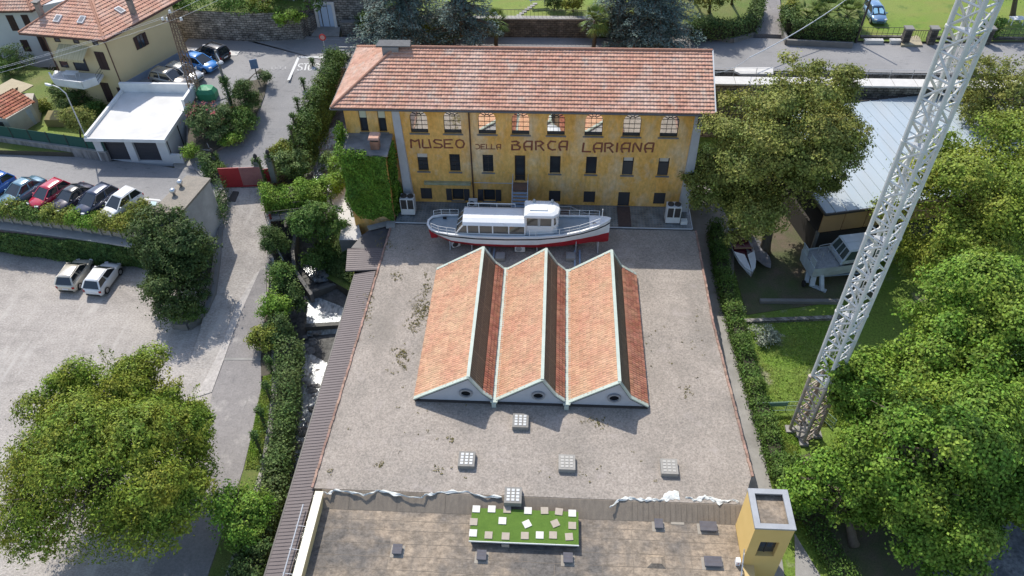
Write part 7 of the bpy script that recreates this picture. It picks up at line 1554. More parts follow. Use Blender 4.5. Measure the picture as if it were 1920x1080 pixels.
# house garden
tree("garden_tree", "light green young tree behind the arched lamp post", "tree", P(152, 262, 4), tuple(P(147, 226, 6.2)), (1.45, 1.3, 1.7), 22, 4600, .16, L_MAG, r0=.09)
for px, py, rx, rz_, lab, m_ in ((112, 186, 1.3, .9, "left clipped ball bush under the balcony", L_DARK), (160, 196, 1.3, 1.0, "right clipped ball bush under the balcony", L_DARK), (45, 128, 1.9, 1.7, "dark leafy shrub between the two houses", L_DARK), (20, 140, 1.2, 1.1, "paler shrub at the left picture edge below the white house", L_MID), (185, 215, 1.0, .8, "loose garden shrub near the garage's back corner", L_MID), (75, 205, 1.1, .6, "low flowering shrub bed beside the tile roofed shed", L_YEL), (130, 205, 1.0, .6, "dark shrub in the shade before the house", L_DARK)):
    b = P(px, py, 4); tree("garden_shrub", lab, "bush", b, (b.x, b.y, 4 + rz_ * .9), (rx, rx * .85, rz_), 16, 2400, .15, m_, r0=.06)
t_ = P(112, 232, 4.1); mb = MB(); mb.prism([(t_.x - 1.0, t_.y - .6), (t_.x + .8, t_.y - .6), (t_.x + .9, t_.y + .5), (t_.x - .9, t_.y + .5)], [4.1] * 4, [4.9, 4.9, 5.3, 5.3]); tag(mb.build("garden_shelter", mat("olive_canvas", (.30, .24, .10), (.24, .19, .08), scale=2)), "small olive canvas shelter on the garden lawn", "shelter")
# planter greenery on the balustrade
for k, (x0, x1, lab, m_) in enumerate(((-120, 20, "bushy green planting at the left end of the balustrade", L_MID), (18, 45, "yellow flowering clump third from the left on the balustrade", L_YEL), (40, 98, "mid green shrubs on the balustrade behind the red car", L_MID), (92, 140, "bright yellow broom clump on the balustrade behind the dark coupe", L_YEL), (135, 195, "bright green shrubs on the balustrade behind the navy car", L_BRIGHT), (190, 250, "yellow green weedy shrubs on the balustrade behind the white car", L_YEL))):
    pts = [P(x, 394 + x * .13, 3.45) for x in (x0, (x0 + x1) / 2, x1)]; hedge("planter_shrub", lab, pts, 1.5, .62 if m_ is not L_YEL else .8, int((x1 - x0) * 44), .17, m_, "bush")
tree("planter_shrub", "yellow green shrub at the cabin end of the balustrade", "bush", P(258, 415, 3.4), tuple(P(258, 402, 3.9)), (1.3, 1.2, 1.1), 16, 2600, .16, L_YEL, r0=.05)
p1, n1 = wall_leaves((-56, 51.7), (-42.1, 49.95), .1, 2.5, 13000, (.1, -1, .2), .55); p2, n2 = wall_leaves((-42.1, 49.95), (-34.6, 49.4), .1, 2.5, 9000, (.1, -1, .2), .6)
iv = tag(leafmesh("wall_ivy", np.vstack([p1, p2]), np.vstack([n1, n2]), .2, M_IVYD), "dark ivy curtain hanging down the lower car park's retaining wall", "ivy")
# stream side
p1, n1 = wall_leaves(P(622, 132, 5.5), P(566, 262, 4.6), (1.6, 1.2), (6.6, 5.6), 15000, (.9, -.3, .2), 1.1); p2, n2 = path_leaves([P(634, 118, 6.0), P(612, 155, 5.7), P(588, 200, 5.2), P(572, 240, 4.8), P(562, 285, 4.2)], 1.4, 1.2, 9000, .2)
tag(leafmesh("ivy_bank", np.vstack([p1, p2]), np.vstack([n1, n2]), .18, leafmat("bank_ivy", (.05, .095, .018), (.035, .07, .014), (.10, .145, .025), scale=.8)), "deep green ivy bank hanging over the stream along the street", "ivy")
p1, n1 = wall_leaves(P(640, 132, 4), P(655, 128, 5), 2.5, 6.6, 2500, (-.5, -1, .2), .8); p2, n2 = path_leaves([P(612, 120, 5.6), P(650, 122, 5.6)], 1.8, 1.0, 2600, .2); p3, n3 = wall_leaves(P(618, 138, 4), P(652, 138, 4), 2.5, 6.0, 3500, (0, -1, .2), .6)
tag(leafmesh("ivy_bank", np.vstack([p1, p2, p3]), np.vstack([n1, n2, n3]), .18, M_IVYD), "dark ivy curtain below the road railing at the museum corner", "ivy")
hedge2("bright_hedge", "bright lime green hedge between the red gate and the ivy annex", [P(496, 385, 2.9), P(560, 378, 2.6), P(612, 372, 2.4)], 2.4, 1.5, 11000, .17, L_BRIGHT); hedge("bright_hedge", "bright narrow hedge climbing along the foot of the ivy annex", [P(612, 372, 2.4), P(634, 350, 2.4), P(636, 320, 2.5)], 1.3, 1.5, 4200, .17, L_BRIGHT)
tree("bank_tree", "mid green tree leaning over the dark pool by the footbridge", "tree", P(592, 460, .4), tuple(P(594, 420, 3.2)), (2.5, 2.1, 2.2), 36, 10500, .19, L_MID, r0=.16, lobe=.34, extra=[(tuple(P(604, 480, .6)), (1.6, 1.5, 1.3), 14, 3000)])
tree("stream_shrub", "pale green shrub above the stream beside the gate pillar", "bush", P(555, 335, 2.0), tuple(P(553, 308, 3.4)), (2.1, 1.8, 1.5), 30, 7200, .18, leafmat("pale_shrub_leaf", (.095, .15, .045), (.13, .18, .06), (.06, .11, .03), scale=1.2), r0=.1); tree("stream_shrub", "yellowish shrub top beside the side gate pillar", "bush", P(522, 310, 3.0), tuple(P(528, 285, 4.0)), (1.2, 1.0, .9), 16, 2600, .17, L_YEL, r0=.06); tree("stream_shrub", "small pale green shrub on the stones before the annex's left side", "bush", P(622, 330, 1.6), tuple(P(620, 305, 2.8)), (1.1, 1.1, 1.1), 16, 2600, .16, MATS["pale_shrub_leaf"], r0=.06)
tree("clipped_bush", "clipped oval dark green bush beside the stream wall", "bush", P(512, 478, 1.6), tuple(P(509, 452, 3.0)), (.95, 1.1, 1.6), 26, 6500, .11, L_DARK, r0=.1, lobe=.3, spread=(.8, .95))
for px, py, z, rx, rz_, lab, m_ in ((535, 532, 1.1, 1.3, 1.1, "rounded green bush at the weir, on the lane's wall", L_MID), (520, 590, .7, 1.25, 1.3, "spiky green bush on the lane's wall above the rapids", L_BRIGHT), (548, 570, .3, 1.2, 1.1, "dark bush hanging down to the foaming water", L_DARK), (505, 648, .4, 1.2, 1.0, "bright yellow green bush on the lane's wall near the asphalt seam", L_YEL), (530, 640, .3, 1.2, 1.2, "dark green bush hanging over the lower weir", L_DARK), (524, 462, 1.4, .9, .9, "leafy shrub between the footbridge and the clipped bush", L_DARK)):
    b = P(px, py, z); tree("wall_bush", lab, "bush", b, (b.x, b.y, z + rz_ * .8), (rx, rx * 1.1, rz_), 18, 3800, .16, m_, r0=.06)
hp1, hn1 = path_leaves([P(542, 660, .2), P(541, 760, .2), P(528, 850, .2), P(514, 940, .2), (-17.9, 14, .2)], 1.5, 1.2, 15000, .25); wp1, wn1 = wall_leaves(P(548, 640, .2), (-17.9, 18), -2.4, .8, 16000, (1, 0, .2), .9)
tag(leafmesh("wall_ivy", np.vstack([hp1, wp1]), np.vstack([hn1, wn1]), .18, leafmat("stream_ivy", (.045, .085, .02), (.07, .115, .025), (.10, .13, .045), scale=1.0)), "ivy overgrown stream wall along the grass strip, full of dark posts", "ivy")
for k, (px, py, lab) in enumerate(((513, 705, "ivy clad post on the stream wall at the start of the grass strip"), (508, 752, "ivy clad post on the stream wall at the middle of the grass strip"), (497, 800, "ivy clad post on the stream wall near the end of the grass strip"), (488, 845, "last ivy clad post on the stream wall above the bright bush"))):
    b = P(px, py, .2); t = thing("ivy_post", lab, "post", b, group="ivy clad posts on the stream wall"); m_ = MB(); m_.bar(b, b + V3(0, 0, 1.9), .14); m_.build("post", M_BARK, t); pos, nr = path_leaves([b + V3(-.1, -.15, 0), b + V3(.1, .15, 0)], .5, 2.0, 500, .06, dome=False); leafmesh("ivy", pos, nr, .13, M_IVYD, t)
for k, (px, py, lab) in enumerate(((573, 178, "first dark ivy column on the street wall, nearest the stop line"), (562, 215, "second dark ivy column on the street wall"), (555, 245, "third dark ivy column on the street wall"), (551, 268, "last dark ivy column on the street wall, nearest the gate"), (590, 140, "dark ivy column on the street wall at the painted stop line"))):
    b = P(px, py, 5.0); t = thing("ivy_post", lab, "post", b, group="ivy columns on the street wall"); m_ = MB(); m_.bar(b, b + V3(0, 0, 1.7), .14); m_.build("post", M_BARK, t); pos, nr = path_leaves([b + V3(-.1, -.15, 0), b + V3(.1, .15, 0)], .5, 1.8, 420, .06, dome=False); leafmesh("ivy", pos, nr, .13, M_IVYD, t)
gp_, gn_ = [], []
q = NR.random((5000, 2)); a, b, c_, d = [np.array(P(*p)) for p in ((640, 428, 1.0), (664, 455, 1.0), (660, 535, .1), (612, 512, -.5))]
pts = (a * (1 - q[:, :1]) + b * q[:, :1]) * (1 - q[:, 1:]) + (d * (1 - q[:, :1]) + c_ * q[:, :1]) * q[:, 1:]; pts[:, 2] += NR.random(5000) * .4; gn = NR.normal(size=(5000, 3)) * .5; gn[:, 2] += 1
stuff(leafmesh("bank_cover", pts, gn, .17, L_DARK), "dark ground cover on the steep bank between pool and metal roof", "ground cover")
# right side hedge along the lane
hedge2("lane_hedge", "long leafy hedge following the shaded lane beside the gravel roof", [(14.9, 56, 0), P(1352, 520, 0), P(1372, 600, 0), P(1398, 690, 0), P(1425, 780, 0), P(1455, 880, 0), (16.2, 27, 0)], 1.15, 1.25, 26000, .15, L_MID)
tree("lane_bush", "spreading dark bush at the museum end of the lane hedge", "bush", (14.2, 61, 0), (14.2, 61, 3.2), (1.8, 2.8, 3.2), 26, 5200, .2, L_DARK, r0=.12)
hedge("low_hedge", "low green planting along the concrete lane by the yellow tower", [P(1520, 985, .05), P(1560, 1050, .05), (20.5, 17, 0)], 1.4, .7, 4200, .15, L_MID, "hedge")
b = P(1432, 635, 0); tree("rubble_bush", "small pale leaved bush among white rubble in the garden", "bush", b, (b.x, b.y, .5), (1.2, 1.0, .55), 14, 1100, .16, leafmat("silver_leaf", (.30, .32, .28), (.12, .16, .10), scale=3), r0=.05)
# tufts of grass
def tufts(name, quads, n, size, m, lab):
    pp = []
    for a, b, c_, d in quads:
        q = NR.random((n, 2)); A, B, C, D = [np.array(P(*p)) for p in (a, b, c_, d)]; pp.append((A * (1 - q[:, :1]) + B * q[:, :1]) * (1 - q[:, 1:]) + (D * (1 - q[:, :1]) + C * q[:, :1]) * q[:, 1:])
    p_ = np.vstack(pp); p_[:, 2] += NR.random(len(p_)) * .07 + .02; nn_ = NR.normal(size=p_.shape) * .8; nn_[:, 2] += .5; stuff(leafmesh(name, p_, nn_, size, m, asp=.3), lab, "grass")
L_GR = leafmat("grass_blade", (.12, .215, .02), (.15, .23, .03), (.17, .16, .05), scale=.7)
tufts("grass_tufts", [((1390, 600, 0), (1560, 600, 0), (1530, 760, 0), (1430, 780, 0)), ((1425, 780, 0), (1500, 780, 0), (1500, 880, 0), (1460, 900, 0)), ((1540, 720, 0), (1620, 720, 0), (1600, 800, 0), (1540, 800, 0))], 4500, .16, L_GR, "short sunny grass tufts in the garden by the mast")
tufts("grass_tufts", [((494, 706, .12), (512, 704, .12), (490, 880, .1), (459, 880, .1))], 6500, .13, L_GR, "grass blades of the narrow strip beside the lane")
# ================================================================== street furniture, gate, balustrade
# planted balustrade of the upper car park
edge = [P(-420, 350, 3.5), P(0, 402, 3.5), P(130, 418, 3.5), P(262, 437, 3.5)]
E0 = [P(-420, 330, 3.5), P(0, 372, 3.5), P(130, 394, 3.5), P(270, 402, 3.5)]
mb = MB()
slab("planter_bed", E0 + edge[::-1], 2.0, M_SOIL, M_CONC_D)
bl = thing("balustrade", "long concrete balustrade of open panels under the planted edge", "balustrade", edge[1])
for a, b in zip(edge, edge[1:]):
    L_ = (b - a).length; n = int(L_ / .85); d = (b - a).normalized(); nn = V3(d.y, -d.x, 0)
    for i in range(n):
        p = a.lerp(b, i / n) + nn * .12
        if p.x < -54: continue
        m_ = MB(); m_.bar(p + V3(0, 0, -.75), p + V3(0, 0, .25) + nn * -.02, .14, .12); m_.build("baluster", M_CONC, bl)
    m_ = MB(); m_.bar(a + V3(0, 0, -.25), b + V3(0, 0, -.25), .12, .95); m_.build("panel", mat("tan_concrete", (.38, .33, .26), (.28, .25, .2), scale=2), bl)
    m_ = MB(); m_.bar(a + nn * .4 + V3(0, 0, -.95), b + nn * .4 + V3(0, 0, -.95), .95, .12); m_.build("ledge", M_ZINC, bl)
wallrun("retaining_wall", "tall retaining wall draped in dark ivy behind the lower car park", [(-75, 53.2, 2.45), (-49.2, 51.2, 2.45), (-42.1, 50.25, 2.45), (-35.0, 49.7, 2.45)], .5, -.5, mat("brick_red_wall", (.20, .13, .11), (.16, .15, .14), scale=1.2, bump=.4))
# handicapped bay markings
for pts in ([(262, 370), (300, 374), (302, 377), (263, 373)],):
    slab("road_marking", [P(x, y, 3.506) for x, y in pts], 3.5, M_WHITE_LINE)
slab("road_marking", [P(283, 377, 3.506), P(294, 378, 3.506), P(291, 388, 3.506), P(280, 387, 3.506)], 3.5, mat("pale_blue_paint_mark", (.5, .66, .66), (.4, .5, .52), scale=4))
# stop line and lettering on the street
def paintline(pts, z, w_, m=M_WHITE_LINE):
    for a, b in zip(pts, pts[1:]):
        A, B = P(*a, z), P(*b, z); d = (B - A).normalized(); s = V3(-d.y, d.x, 0) * w_ / 2; slab("road_marking", [A - s, B - s, B + s, A + s], z - .004, m)
paintline([(541, 150), (560, 107), (606, 107)], 6.006, .28)
GS = {'S': [[(1, .9), (.5, 1), (.05, .85), (.1, .6), (.9, .42), (.95, .12), (.5, 0), (0, .1)]], 'T': [[(0, 1), (1, 1)], [(.5, 1), (.5, 0)]], 'O': [[(.5, 1), (.1, .8), (0, .4), (.2, .05), (.5, 0), (.9, .15), (1, .6), (.85, .95), (.5, 1)]], 'P': [[(.1, 0), (.1, 1), (.8, 1), (.95, .75), (.8, .5), (.1, .48)]]}
mbS = MB()
for ch_, px in (('S', 563), ('T', 573), ('O', 583), ('P', 594)):
    for st_ in GS[ch_]:
        pts = [P(px - 4.5 + 9 * x + (y - .5) * 3, 132 - 13 * y, 6.008) for x, y in st_]
        for a, b in zip(pts, pts[1:]): d = (b - a).normalized(); s = V3(-d.y, d.x, 0) * .07; mbS.poly(a - s, b - s, b + s, a + s)
struct(mbS.build("road_lettering", M_WHITE_LINE))
mbS = MB()
for px in (510, 519, 528):
    for x0, y0, x1, y1 in ((0, 0, 7, 0), (0, 6, 7, 6), (0, 0, 0, 6), (7, 0, 7, 6)):
        if px == 528 and x0 == 0 and x1 == 0: continue
        a, b = P(px + x0, 124 + y0, 6.006), P(px + x1, 124 + y1, 6.006); d = (b - a).normalized(); s = V3(-d.y, d.x, 0) * .07; mbS.poly(a - s, b - s, b + s, a + s)
struct(mbS.build("worn_marking", M_WORN_LINE))
slab("road_edge_line", [P(335, 45, 6.006), P(480, 61, 6.006), P(600, 73, 6.006), P(700, 76, 6.006), P(700, 77, 6.006), P(600, 74, 6.006), P(480, 62, 6.006), P(335, 46, 6.006)], 6.0, M_WORN_LINE)
# traffic mirror / round sign on a pole
def rodsign():
    b = P(613, 112, 6); t = thing("stop_sign", "round red sign on a thin pole at the street corner", "sign", b)
    m_ = MB(); m_.bar(b, b + V3(0, 0, 2.7), .07); m_.build("pole", M_RAIL, t)
    m_ = MB(); m_.lathe(b + V3(0, -.06, 2.55), [(.36, 0), (.36, .04)], 20, axis='Y'); o = m_.build("disc", mat("sign_red", (.45, .03, .03), rough=.4), t)
    m_ = MB(); m_.lathe(b + V3(0, -.105, 2.55), [(.24, 0), (.24, .01)], 20, axis='Y'); m_.build("face", mat("sign_face", (.5, .3, .28), rough=.4), o)
rodsign()
rl = thing("road_railing", "grey three bar railing along the road above the stream", "railing", P(655, 105, 6))
mb = MB(); a, b = P(637, 106, 6), P(700, 106, 6)
for z in (.35, .7, 1.05): mb.bar(a + V3(0, 0, z), b + V3(0, 0, z), .07, .1)
for i in range(4): q = a.lerp(b, i / 3); mb.bar(q, q + V3(0, 0, 1.1), .09)
mb.build("rail", M_RAIL, rl)
# parapet bridge wall at the right, white pavement slabs
bp = thing("road_parapet", "pale slab capped parapet with wire rail beyond the hall", "parapet", (32, 72.6, 6))
mb = MB(); mb.box(13.6, 75, 71.4, 72.1, 0, 6.25); mb.build("wall", M_STONE, bp)
mb = MB()
for i in range(26): mb.box(13.6 + i * 2.2, 13.6 + i * 2.2 + 2.15, 71.0, 72.5, 6.253, 6.42)
mb.build("slab_cap", mat("pale_paving", (.6, .585, .55), (.5, .48, .45), scale=2), bp)
mb = MB()
for i in range(29): mb.bar((13.7 + i * 2.2, 73.2, 6.0), (13.7 + i * 2.2, 73.2, 7.05), .05)
for z in (6.55, 7.0): mb.bar((13.7, 73.2, z), (75, 73.2, z), .03)
mb.build("wire_rail", M_RAIL, bp)
# ---- red sliding gate with pillars
gt = thing("red_gate", "red sheet metal sliding gate across the driveway", "gate", P(455, 351, 3.5))
a, b = P(419, 351, 3.55), P(496, 348, 3.55); d = (b - a).normalized()
mb = MB(); mb.bar(a + V3(0, 0, 1.05), a.lerp(b, .5) + V3(0, 0, 1.05), .08, 2.0); mb.build("panel", mat("gate_red", (.34, .03, .035), (.28, .025, .03), scale=1.5, rough=.5), gt)
mb = MB(); mb.bar(a.lerp(b, .503) + V3(0, 0, 1.05), b + V3(0, 0, 1.05), .06, 2.0)
for i in range(16): q = a.lerp(b, .51 + .03 * i); mb.bar(q + V3(0, -.05, .1), q + V3(0, -.05, 2.0), .05)
mb.build("faded_panel", mat("gate_faded", (.40, .19, .18), (.33, .14, .135), scale=3, rough=.6), gt)
mb = MB(); mb.bar(a + V3(0, -.03, .08), b + V3(0, -.03, .08), .12, .12); mb.build("rail", mat("gate_red", (.34, .03, .035)), gt)
def pillar(px, py, z, h, lab):
    c = P(px, py, z); t = thing("gate_pillar", lab, "pillar", c, group="ivy grown gate pillars")
    m_ = MB(); m_.box(c.x - .25, c.x + .25, c.y - .25, c.y + .25, z, z + h); m_.build("pillar", M_CONC_D, t)
    m_ = MB(); m_.lathe(c + V3(0, 0, h), [(.2, 0), (.2, .06), (.07, .1), (.07, .25), (.2, .4), (.16, .6), (.03, .75)], 10); m_.build("urn", M_BLACKIRON, t, smooth=True)
    pos, nr = path_leaves([c + V3(0, -.3, 0), c + V3(0, .3, 0)], .75, h + .1, 700, .05, dome=False); leafmesh("ivy", pos, nr, .13, M_IVYD, t)
pillar(493, 346, 3.5, 2.6, "ivy grown gate pillar between the red gate and the small side gate"); pillar(516, 340, 3.5, 2.7, "ivy grown gate pillar on the stream side of the small red side gate"); pillar(408, 318, 3.7, 1.6, "ivy grown gate pillar near the garage by the barrier pole")
sg = thing("side_gate", "small red side gate squeezed between two ivy pillars", "gate", P(506, 345, 3.5)); a, b = P(499, 343, 3.5), P(512, 341, 3.5)
mb = MB(); mb.bar(a + V3(0, 0, .8), b + V3(0, 0, .8), .06, 1.4); mb.build("panel", mat("gate_red", (.34, .03, .035)), sg)
br = thing("barrier_pole", "grey barrier pole lying level from the garage to the gate pillar", "barrier", P(337, 276, 4)); a, b = P(335, 276, 4.9), P(394, 282, 4.6)
mb = MB(); mb.tube([a, b], .07, 8); mb.build("pole", M_CONC, br); mb = MB(); mb.bar(P(394, 286, 3.8), P(394, 281, 4.8), .14); mb.bar(P(398, 290, 3.8), P(388, 268, 4.9), .05); mb.build("post", M_RAIL, br)
slab("step", [P(365, 303, 3.74), P(385, 310, 3.74), P(372, 318, 3.6), P(352, 313, 3.6)], 3.2, mat("pink_paving", (.46, .40, .385), (.38, .33, .32), scale=2))
slab("manhole", [P(437, 358, 3.53), P(447, 359, 3.53), P(441, 378, 3.15), P(426, 377, 3.15)], 3.0, M_DARKMETAL)
# ---- lamp posts and poles
def lamp(b, h, arm, lab, r=.06):
    t = thing("street_lamp", lab, "street lamp", b, group="arched street lamps"); m_ = MB(); top = b + V3(0, 0, h)
    m_.tube([b, b + V3(0, 0, h * .5), top, top + arm * .35 + V3(0, 0, .45), top + arm * .8 + V3(0, 0, .55), top + arm + V3(0, 0, .45)], [r * 1.3, r, r * .8, r * .7, r * .6, r * .6], 8); m_.build("pole", M_RAIL, t)
    m_ = MB(); e_ = top + arm + V3(0, 0, .42); dd = arm.normalized(); m_.loft([[e_ + dd * k + Vector((-dd.y, dd.x, 0)) * (w_ * s) + V3(0, 0, z) for s, z in ((-1, 0), (1, 0), (.6, .12), (-.6, .12))] for k, w_ in ((-.1, .06), (.1, .16), (.5, .15), (.7, .05))]); m_.build("lamp_head", mat("lamp_shell", (.6, .6, .6), rough=.3), t)
b = P(176, 291, 3.5); lamp(b, 6.6, V3(-1.5, .6, 0), "tall arched street lamp in front of the garden tree")
b = P(436, 206, 5.2); lp = thing("street_lamp", "old grey lamp post choked with ivy at its foot", "street lamp", b); mb = MB(); mb.tube([b, b + V3(0, 0, 6.3)], [.16, .1], 10); mb.build("pole", M_CONC_D, lp)
mb = MB(); mb.tube([b + V3(0, 0, 6.1), b + V3(.4, -.5, 5.6)], .05, 6); mb.lathe(b + V3(.5, -.6, 5.35), [(.25, 0), (.2, .15), (.06, .25)], 12); mb.build("lamp_head", MATS["lamp_shell"], lp)
pos, nr = path_leaves([b + V3(-.2, -.2, 0), b + V3(.2, .2, 0)], .9, 3.4, 1500, .1, dome=False); leafmesh("ivy", pos, nr, .14, M_IVYD, lp)
# rusty lattice pylon
b = P(372, 187, 5.3); py_ = thing("lattice_pylon", "slim rusty lattice power pylon with white insulators beside the garage", "pylon", b); mb = MB(); Hh = 9.0
def pc(z): w_ = .42 - .2 * z / Hh; return [b + V3(s * w_, q * w_, z) for s, q in ((-1, -1), (1, -1), (1, 1), (-1, 1))]
for k in range(4): mb.bar(pc(0)[k], pc(Hh)[k], .08)
for i in range(15):
    z0, z1 = i * Hh / 15, (i + 1) * Hh / 15
    for k in range(4):
        j = (k + 1) % 4; mb.bar(pc(z0)[k], pc(z1)[j], .045); mb.bar(pc(z0)[j], pc(z1)[k], .04)
mb.bar(b + V3(-1.0, 0, 8.2), b + V3(1.0, 0, 8.2), .1); mb.build("lattice", mat("rusty_iron", (.15, .095, .065), (.23, .17, .12), scale=3, rough=.8), py_)
for s, z in ((-.9, 8.3), (-.45, 8.3), (.85, 8.3), (0, 9.0)):
    m_ = MB(); m_.lathe(b + V3(s, 0, z), [(.05, 0), (.14, .05), (.14, .12), (.08, .16), (.13, .2), (.1, .3), (.03, .34)], 10); m_.build("insulator", mat("porcelain", (.75, .74, .72), rough=.2), py_, smooth=True)
# notice board post, bin
b = P(484, 150, 5.9); nb = thing("notice_board", "small blue notice board on a post among the shrubs", "notice board", b); mb = MB(); mb.bar(b, b + V3(0, 0, 2.2), .08); mb.build("post", M_BLACKIRON, nb); mb = MB(); mb.obox(b + V3(0, -.06, 1.3), .75, .06, 1.0, .4); mb.build("board", mat("notice_blue", (.08, .16, .32), (.2, .26, .34), scale=5), nb)
b = P(392, 186, 5.4); wb_ = thing("glass_container", "green recycling container standing behind the flowering oleander", "container", b); mb = MB(); mb.loft([[(b.x + s * w_, b.y + q * w_ * .8, b.z + z) for s, q in ((-1, -.6), (-.6, -1), (.6, -1), (1, -.6), (1, .6), (.6, 1), (-.6, 1), (-1, .6))] for z, w_ in ((0, .8), (.3, .95), (.9, .95), (1.3, .7), (1.42, .2))]); mb.build("shell", mat("container_green", (.06, .30, .15), (.05, .22, .11), scale=2, rough=.5), wb_)
# bollards of the garden gate to the field and dark pillars
for px, lab in ((1696, "first dark stone gate pillar counted from the hedge"), (1744, "second dark stone gate pillar, right of the field gate"), (1848, "third dark stone pillar at the far end of the field fence, behind the mast")):
    b = P(px, 84, 6); t = thing("stone_pillar", lab, "pillar", (b.x, b.y + .2, 6), group="dark stone pillars of the field fence"); m_ = MB(); m_.box(b.x - .36, b.x + .36, b.y - .1, b.y + .6, 5.9, 7.7); m_.build("shaft", MATS["dark_stone_wall"], t); m_ = MB(); m_.box(b.x - .45, b.x + .45, b.y - .2, b.y + .7, 7.703, 7.85); m_.build("cap", M_CONC_D, t)
ff = thing("field_fence", "thin iron rail fence on a low dark wall before the bright field", "fence", P(1650, 76, 6)); mb = MB(); y = P(1650, 77, 6).y + .3
segs = [(P(1612, 76, 6).x, P(1690, 76, 6).x), (P(1752, 76, 6).x, P(1840, 76, 6).x), (P(1858, 76, 6).x, 75)]
for x0, x1 in segs: mb.box(x0, x1, y - .2, y + .2, 5.9, 6.45)
mb.build("low_wall", MATS["dark_stone_wall"], ff); mb = MB()
for x0, x1 in segs:
    for z in (6.75, 7.4): mb.bar((x0, y, z), (x1, y, z), .04)
    n = int((x1 - x0) / .5)
    for i in range(n + 1): mb.bar((x0 + (x1 - x0) * i / n, y, 6.45), (x0 + (x1 - x0) * i / n, y, 7.42), .03)
mb.build("rail", M_BLACKIRON, ff)
fg = thing("field_gate", "low iron double gate between the first two dark pillars", "gate", P(1720, 82, 6)); mb = MB(); x0, x1 = P(1702, 80, 6).x, P(1738, 80, 6).x
for z in (6.15, 7.1): mb.bar((x0, y, z), (x1, y, z), .05)
for i in range(9): mb.bar((x0 + (x1 - x0) * i / 8, y, 6.1), (x0 + (x1 - x0) * i / 8, y, 7.1), .03)
mb.build("rail", M_BLACKIRON, fg)
for (a, b_), lab in zip((((1620, 79), (1655, 83)), ((1668, 79), (1688, 83))), ("longer pale stone bench slab against the dark field wall", "shorter pale stone bench slab beside the first field pillar")):
    c0_, c1_ = P(a, b_ - 1 if False else 82, 6) if False else P(a[0] if isinstance(a, tuple) else a, 82, 6), P(b_[0], 82, 6); m_ = MB(); m_.box(c0_.x, c1_.x, c0_.y - .05, c0_.y + .45, 6.0, 6.4); tag(m_.build("stone_bench", MATS["pale_paving"]), lab, "bench")
up_ = thing("utility_pole", "dark wooden utility pole beside the pale blue car", "pole", P(1607, 76, 6.2)); b = P(1604, 80, 6); mb = MB(); mb.tube([b, b + V3(.25, 0, 6.5)], [.13, .09], 9); mb.build("pole", mat("dark_wood", (.085, .07, .06), (.06, .05, .045), scale=3), up_)
tb = P(1903, 46, 6.2); pt_ = thing("garden_table", "white plastic garden table on the grass under the dark tree", "table", tb); mb = MB(); mb.obox(tb + V3(0, 0, .72), 1.5, .9, .05, .1); mb.build("tabletop", M_WHITEP, pt_)
for s, q in ((-1, -1), (1, -1), (1, 1), (-1, 1)): m_ = MB(); m_.bar(tb + V3(s * .6, q * .35, 0), tb + V3(s * .6, q * .35, .72), .07); m_.build("leg", M_WHITEP, pt_)
# cables
def cable(a, b, sag, lab, r=.014, m=None):
    m_ = MB(); n = 14; m_.tube([a.lerp(b, i / n) + V3(0, 0, -sag * 4 * (i / n) * (1 - i / n)) for i in range(n + 1)], r, 6); return tag(m_.build("cable", m or M_RAIL), lab, "cable")
cable(P(1600, -10, 9.5), P(1405, 108, 7.5), .4, "thick pale cable stretching over the side road to the museum corner", .05); cable(P(1405, 108, 7.5), V3(12.6, 60, 13.5), .5, "thin cable from the road to the museum roof edge", .025)
pt = b
pyl = P(372, 187, 5.3)
for k, (s, lab) in enumerate(((-.9, "first power line from the pylon to the lamp side, nearest the house"), (-.45, "second power line from the pylon over the garden"), (.85, "third power line from the pylon over the garage roof"))):
    cable(pyl + V3(s, 0, 8.62), V3(-62 + s, 52, 12.5), .6, lab, .011)
for k, lab in enumerate(("upper power line from the pylon towards the hillside", "lower power line from the pylon towards the hillside")):
    cable(pyl + V3(-.9 + 1.75 * k, 0, 8.62), V3(-22 + 3 * k, 100, 15), .8, lab, .012)
# footbridge over the stream and things on the bank
fb_ = thing("footbridge", "narrow plank footbridge with thin rails over the stream", "footbridge", P(530, 405, 2.4)); a, b = P(503, 408, 2.6), P(582, 398, 2.6); mb = MB(); mb.bar(a, b, 1.1, .14); mb.build("deck", mat("grey_wood", (.3, .29, .27), (.2, .19, .17), scale=3, stretch=(8, 1, 1)), fb_)
for s in (-.5, .5):
    m_ = MB()
    for z in (.5, .95): m_.bar(a + V3(0, s, z), b + V3(0, s, z), .035)
    for i in range(4): q = a.lerp(b, i / 3) + V3(0, s, 0); m_.bar(q, q + V3(0, 0, .98), .04)
    m_.build("railing", M_BLACKIRON, fb_)
b = P(509, 415, 2.4); hy = thing("hydrant", "small dark red hydrant by the footbridge end", "hydrant", b); mb = MB(); mb.lathe(b, [(.14, 0), (.14, .1), (.1, .12), (.1, .6), (.13, .65), (.08, .78), (.02, .82)], 12); mb.build("body", mat("hydrant_red", (.22, .04, .03), rough=.5), hy)
for px, py, lab in ((524, 476, "leaning grey wooden prop near the clipped bush"), (521, 512, "dark short post beside the grass strip on the stream wall")):
    a = P(px, py, 1.6); m_ = MB(); m_.bar(a + V3(-.35, .3, .9), a + V3(.35, -.4, -.4), .12, .12); tag(m_.build("wooden_prop", MATS["grey_wood"]), lab, "prop")
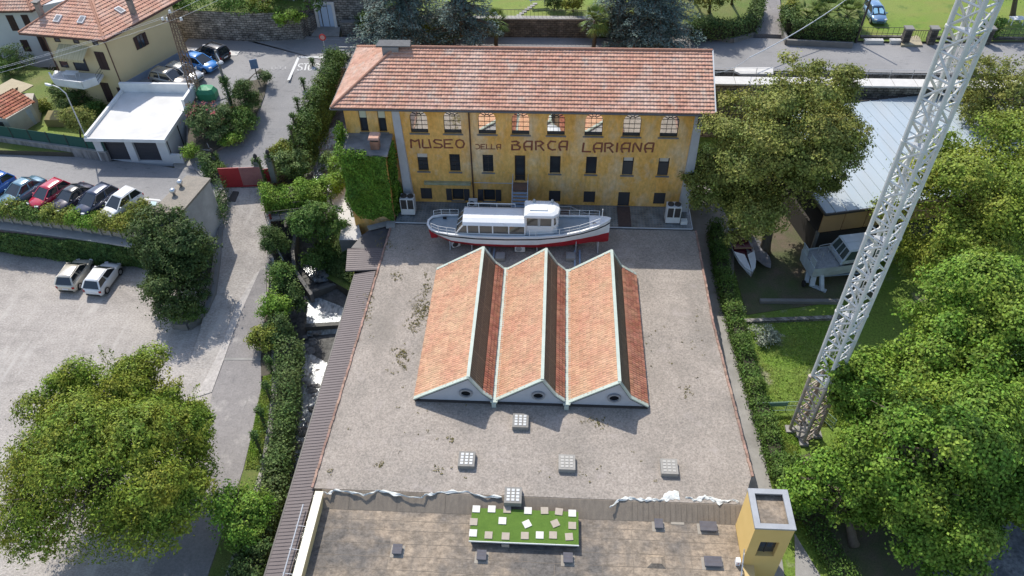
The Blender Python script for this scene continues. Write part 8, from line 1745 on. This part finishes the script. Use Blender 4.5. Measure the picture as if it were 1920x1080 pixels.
# rocks in the stream bed
M_ROCK = mat("river_rock", (.30, .29, .27), (.17, .165, .16), scale=1.2, bump=.6, rough=.8, speck=.2)
def rock(name, c, r, seed):
    rd = random.Random(seed); m_ = MB(); n, k = 8, 5; rows = []
    for i in range(k + 1):
        t = math.pi * i / k; rows.append([(c.x + r * math.sin(t) * math.cos(2 * math.pi * j / n) * rd.uniform(.75, 1.2), c.y + r * .8 * math.sin(t) * math.sin(2 * math.pi * j / n) * rd.uniform(.75, 1.2), c.z - r * .6 * math.cos(t) * rd.uniform(.8, 1.1)) for j in range(n)])
    m_.loft(rows, caps=True); return m_
rk = MB(); rd = random.Random(2)
def scatter_rocks(poly, n, z, rmin, rmax):
    xs = [p[0] for p in poly]; ys = [p[1] for p in poly]
    for i in range(n):
        f, g = rd.random(), rd.random(); x0 = poly[0][0] * (1 - f) + poly[1][0] * f; y0 = poly[0][1] * (1 - f) + poly[1][1] * f; x1 = poly[3][0] * (1 - f) + poly[2][0] * f; y1 = poly[3][1] * (1 - f) + poly[2][1] * f
        zz = z[0] * (1 - f) + z[1] * f; c = P(x0 * (1 - g) + x1 * g, y0 * (1 - g) + y1 * g, zz); r = rmin + (rmax - rmin) * rd.random() ** 2.2; m_ = rock("r", c, r, i * 7 + int(z[0] * 10)); o = len(rk.v); rk.v += m_.v; rk.f += [tuple(q + o for q in f_) for f_ in m_.f]; rk.mi += m_.mi
scatter_rocks([(585, 240), (575, 350), (615, 350), (640, 240)], 130, (2.1, 1.3), .12, .5)
scatter_rocks([(560, 640), (520, 1070), (590, 1070), (600, 640)], 190, (-2.6, -3.1), .1, .6)
scatter_rocks([(560, 430), (590, 530), (650, 530), (640, 430)], 45, (-.6, -.85), .1, .45)
scatter_rocks([(575, 552), (570, 640), (600, 640), (600, 552)], 30, (-1.5, -2.3), .12, .4)
stuff(rk.build("river_rocks", M_ROCK), "grey boulders and cobbles lying in the stream bed", "rocks")
wallrun("island_kerb", "curved low concrete kerb wall holding the evergreen trees' bed", [P(414, 425, 2.6), P(408, 490, 1.9), P(400, 545, 1.3), P(385, 580, .95), P(350, 606, .7), P(322, 606, .5)], .35, -.5, M_CONC_D)
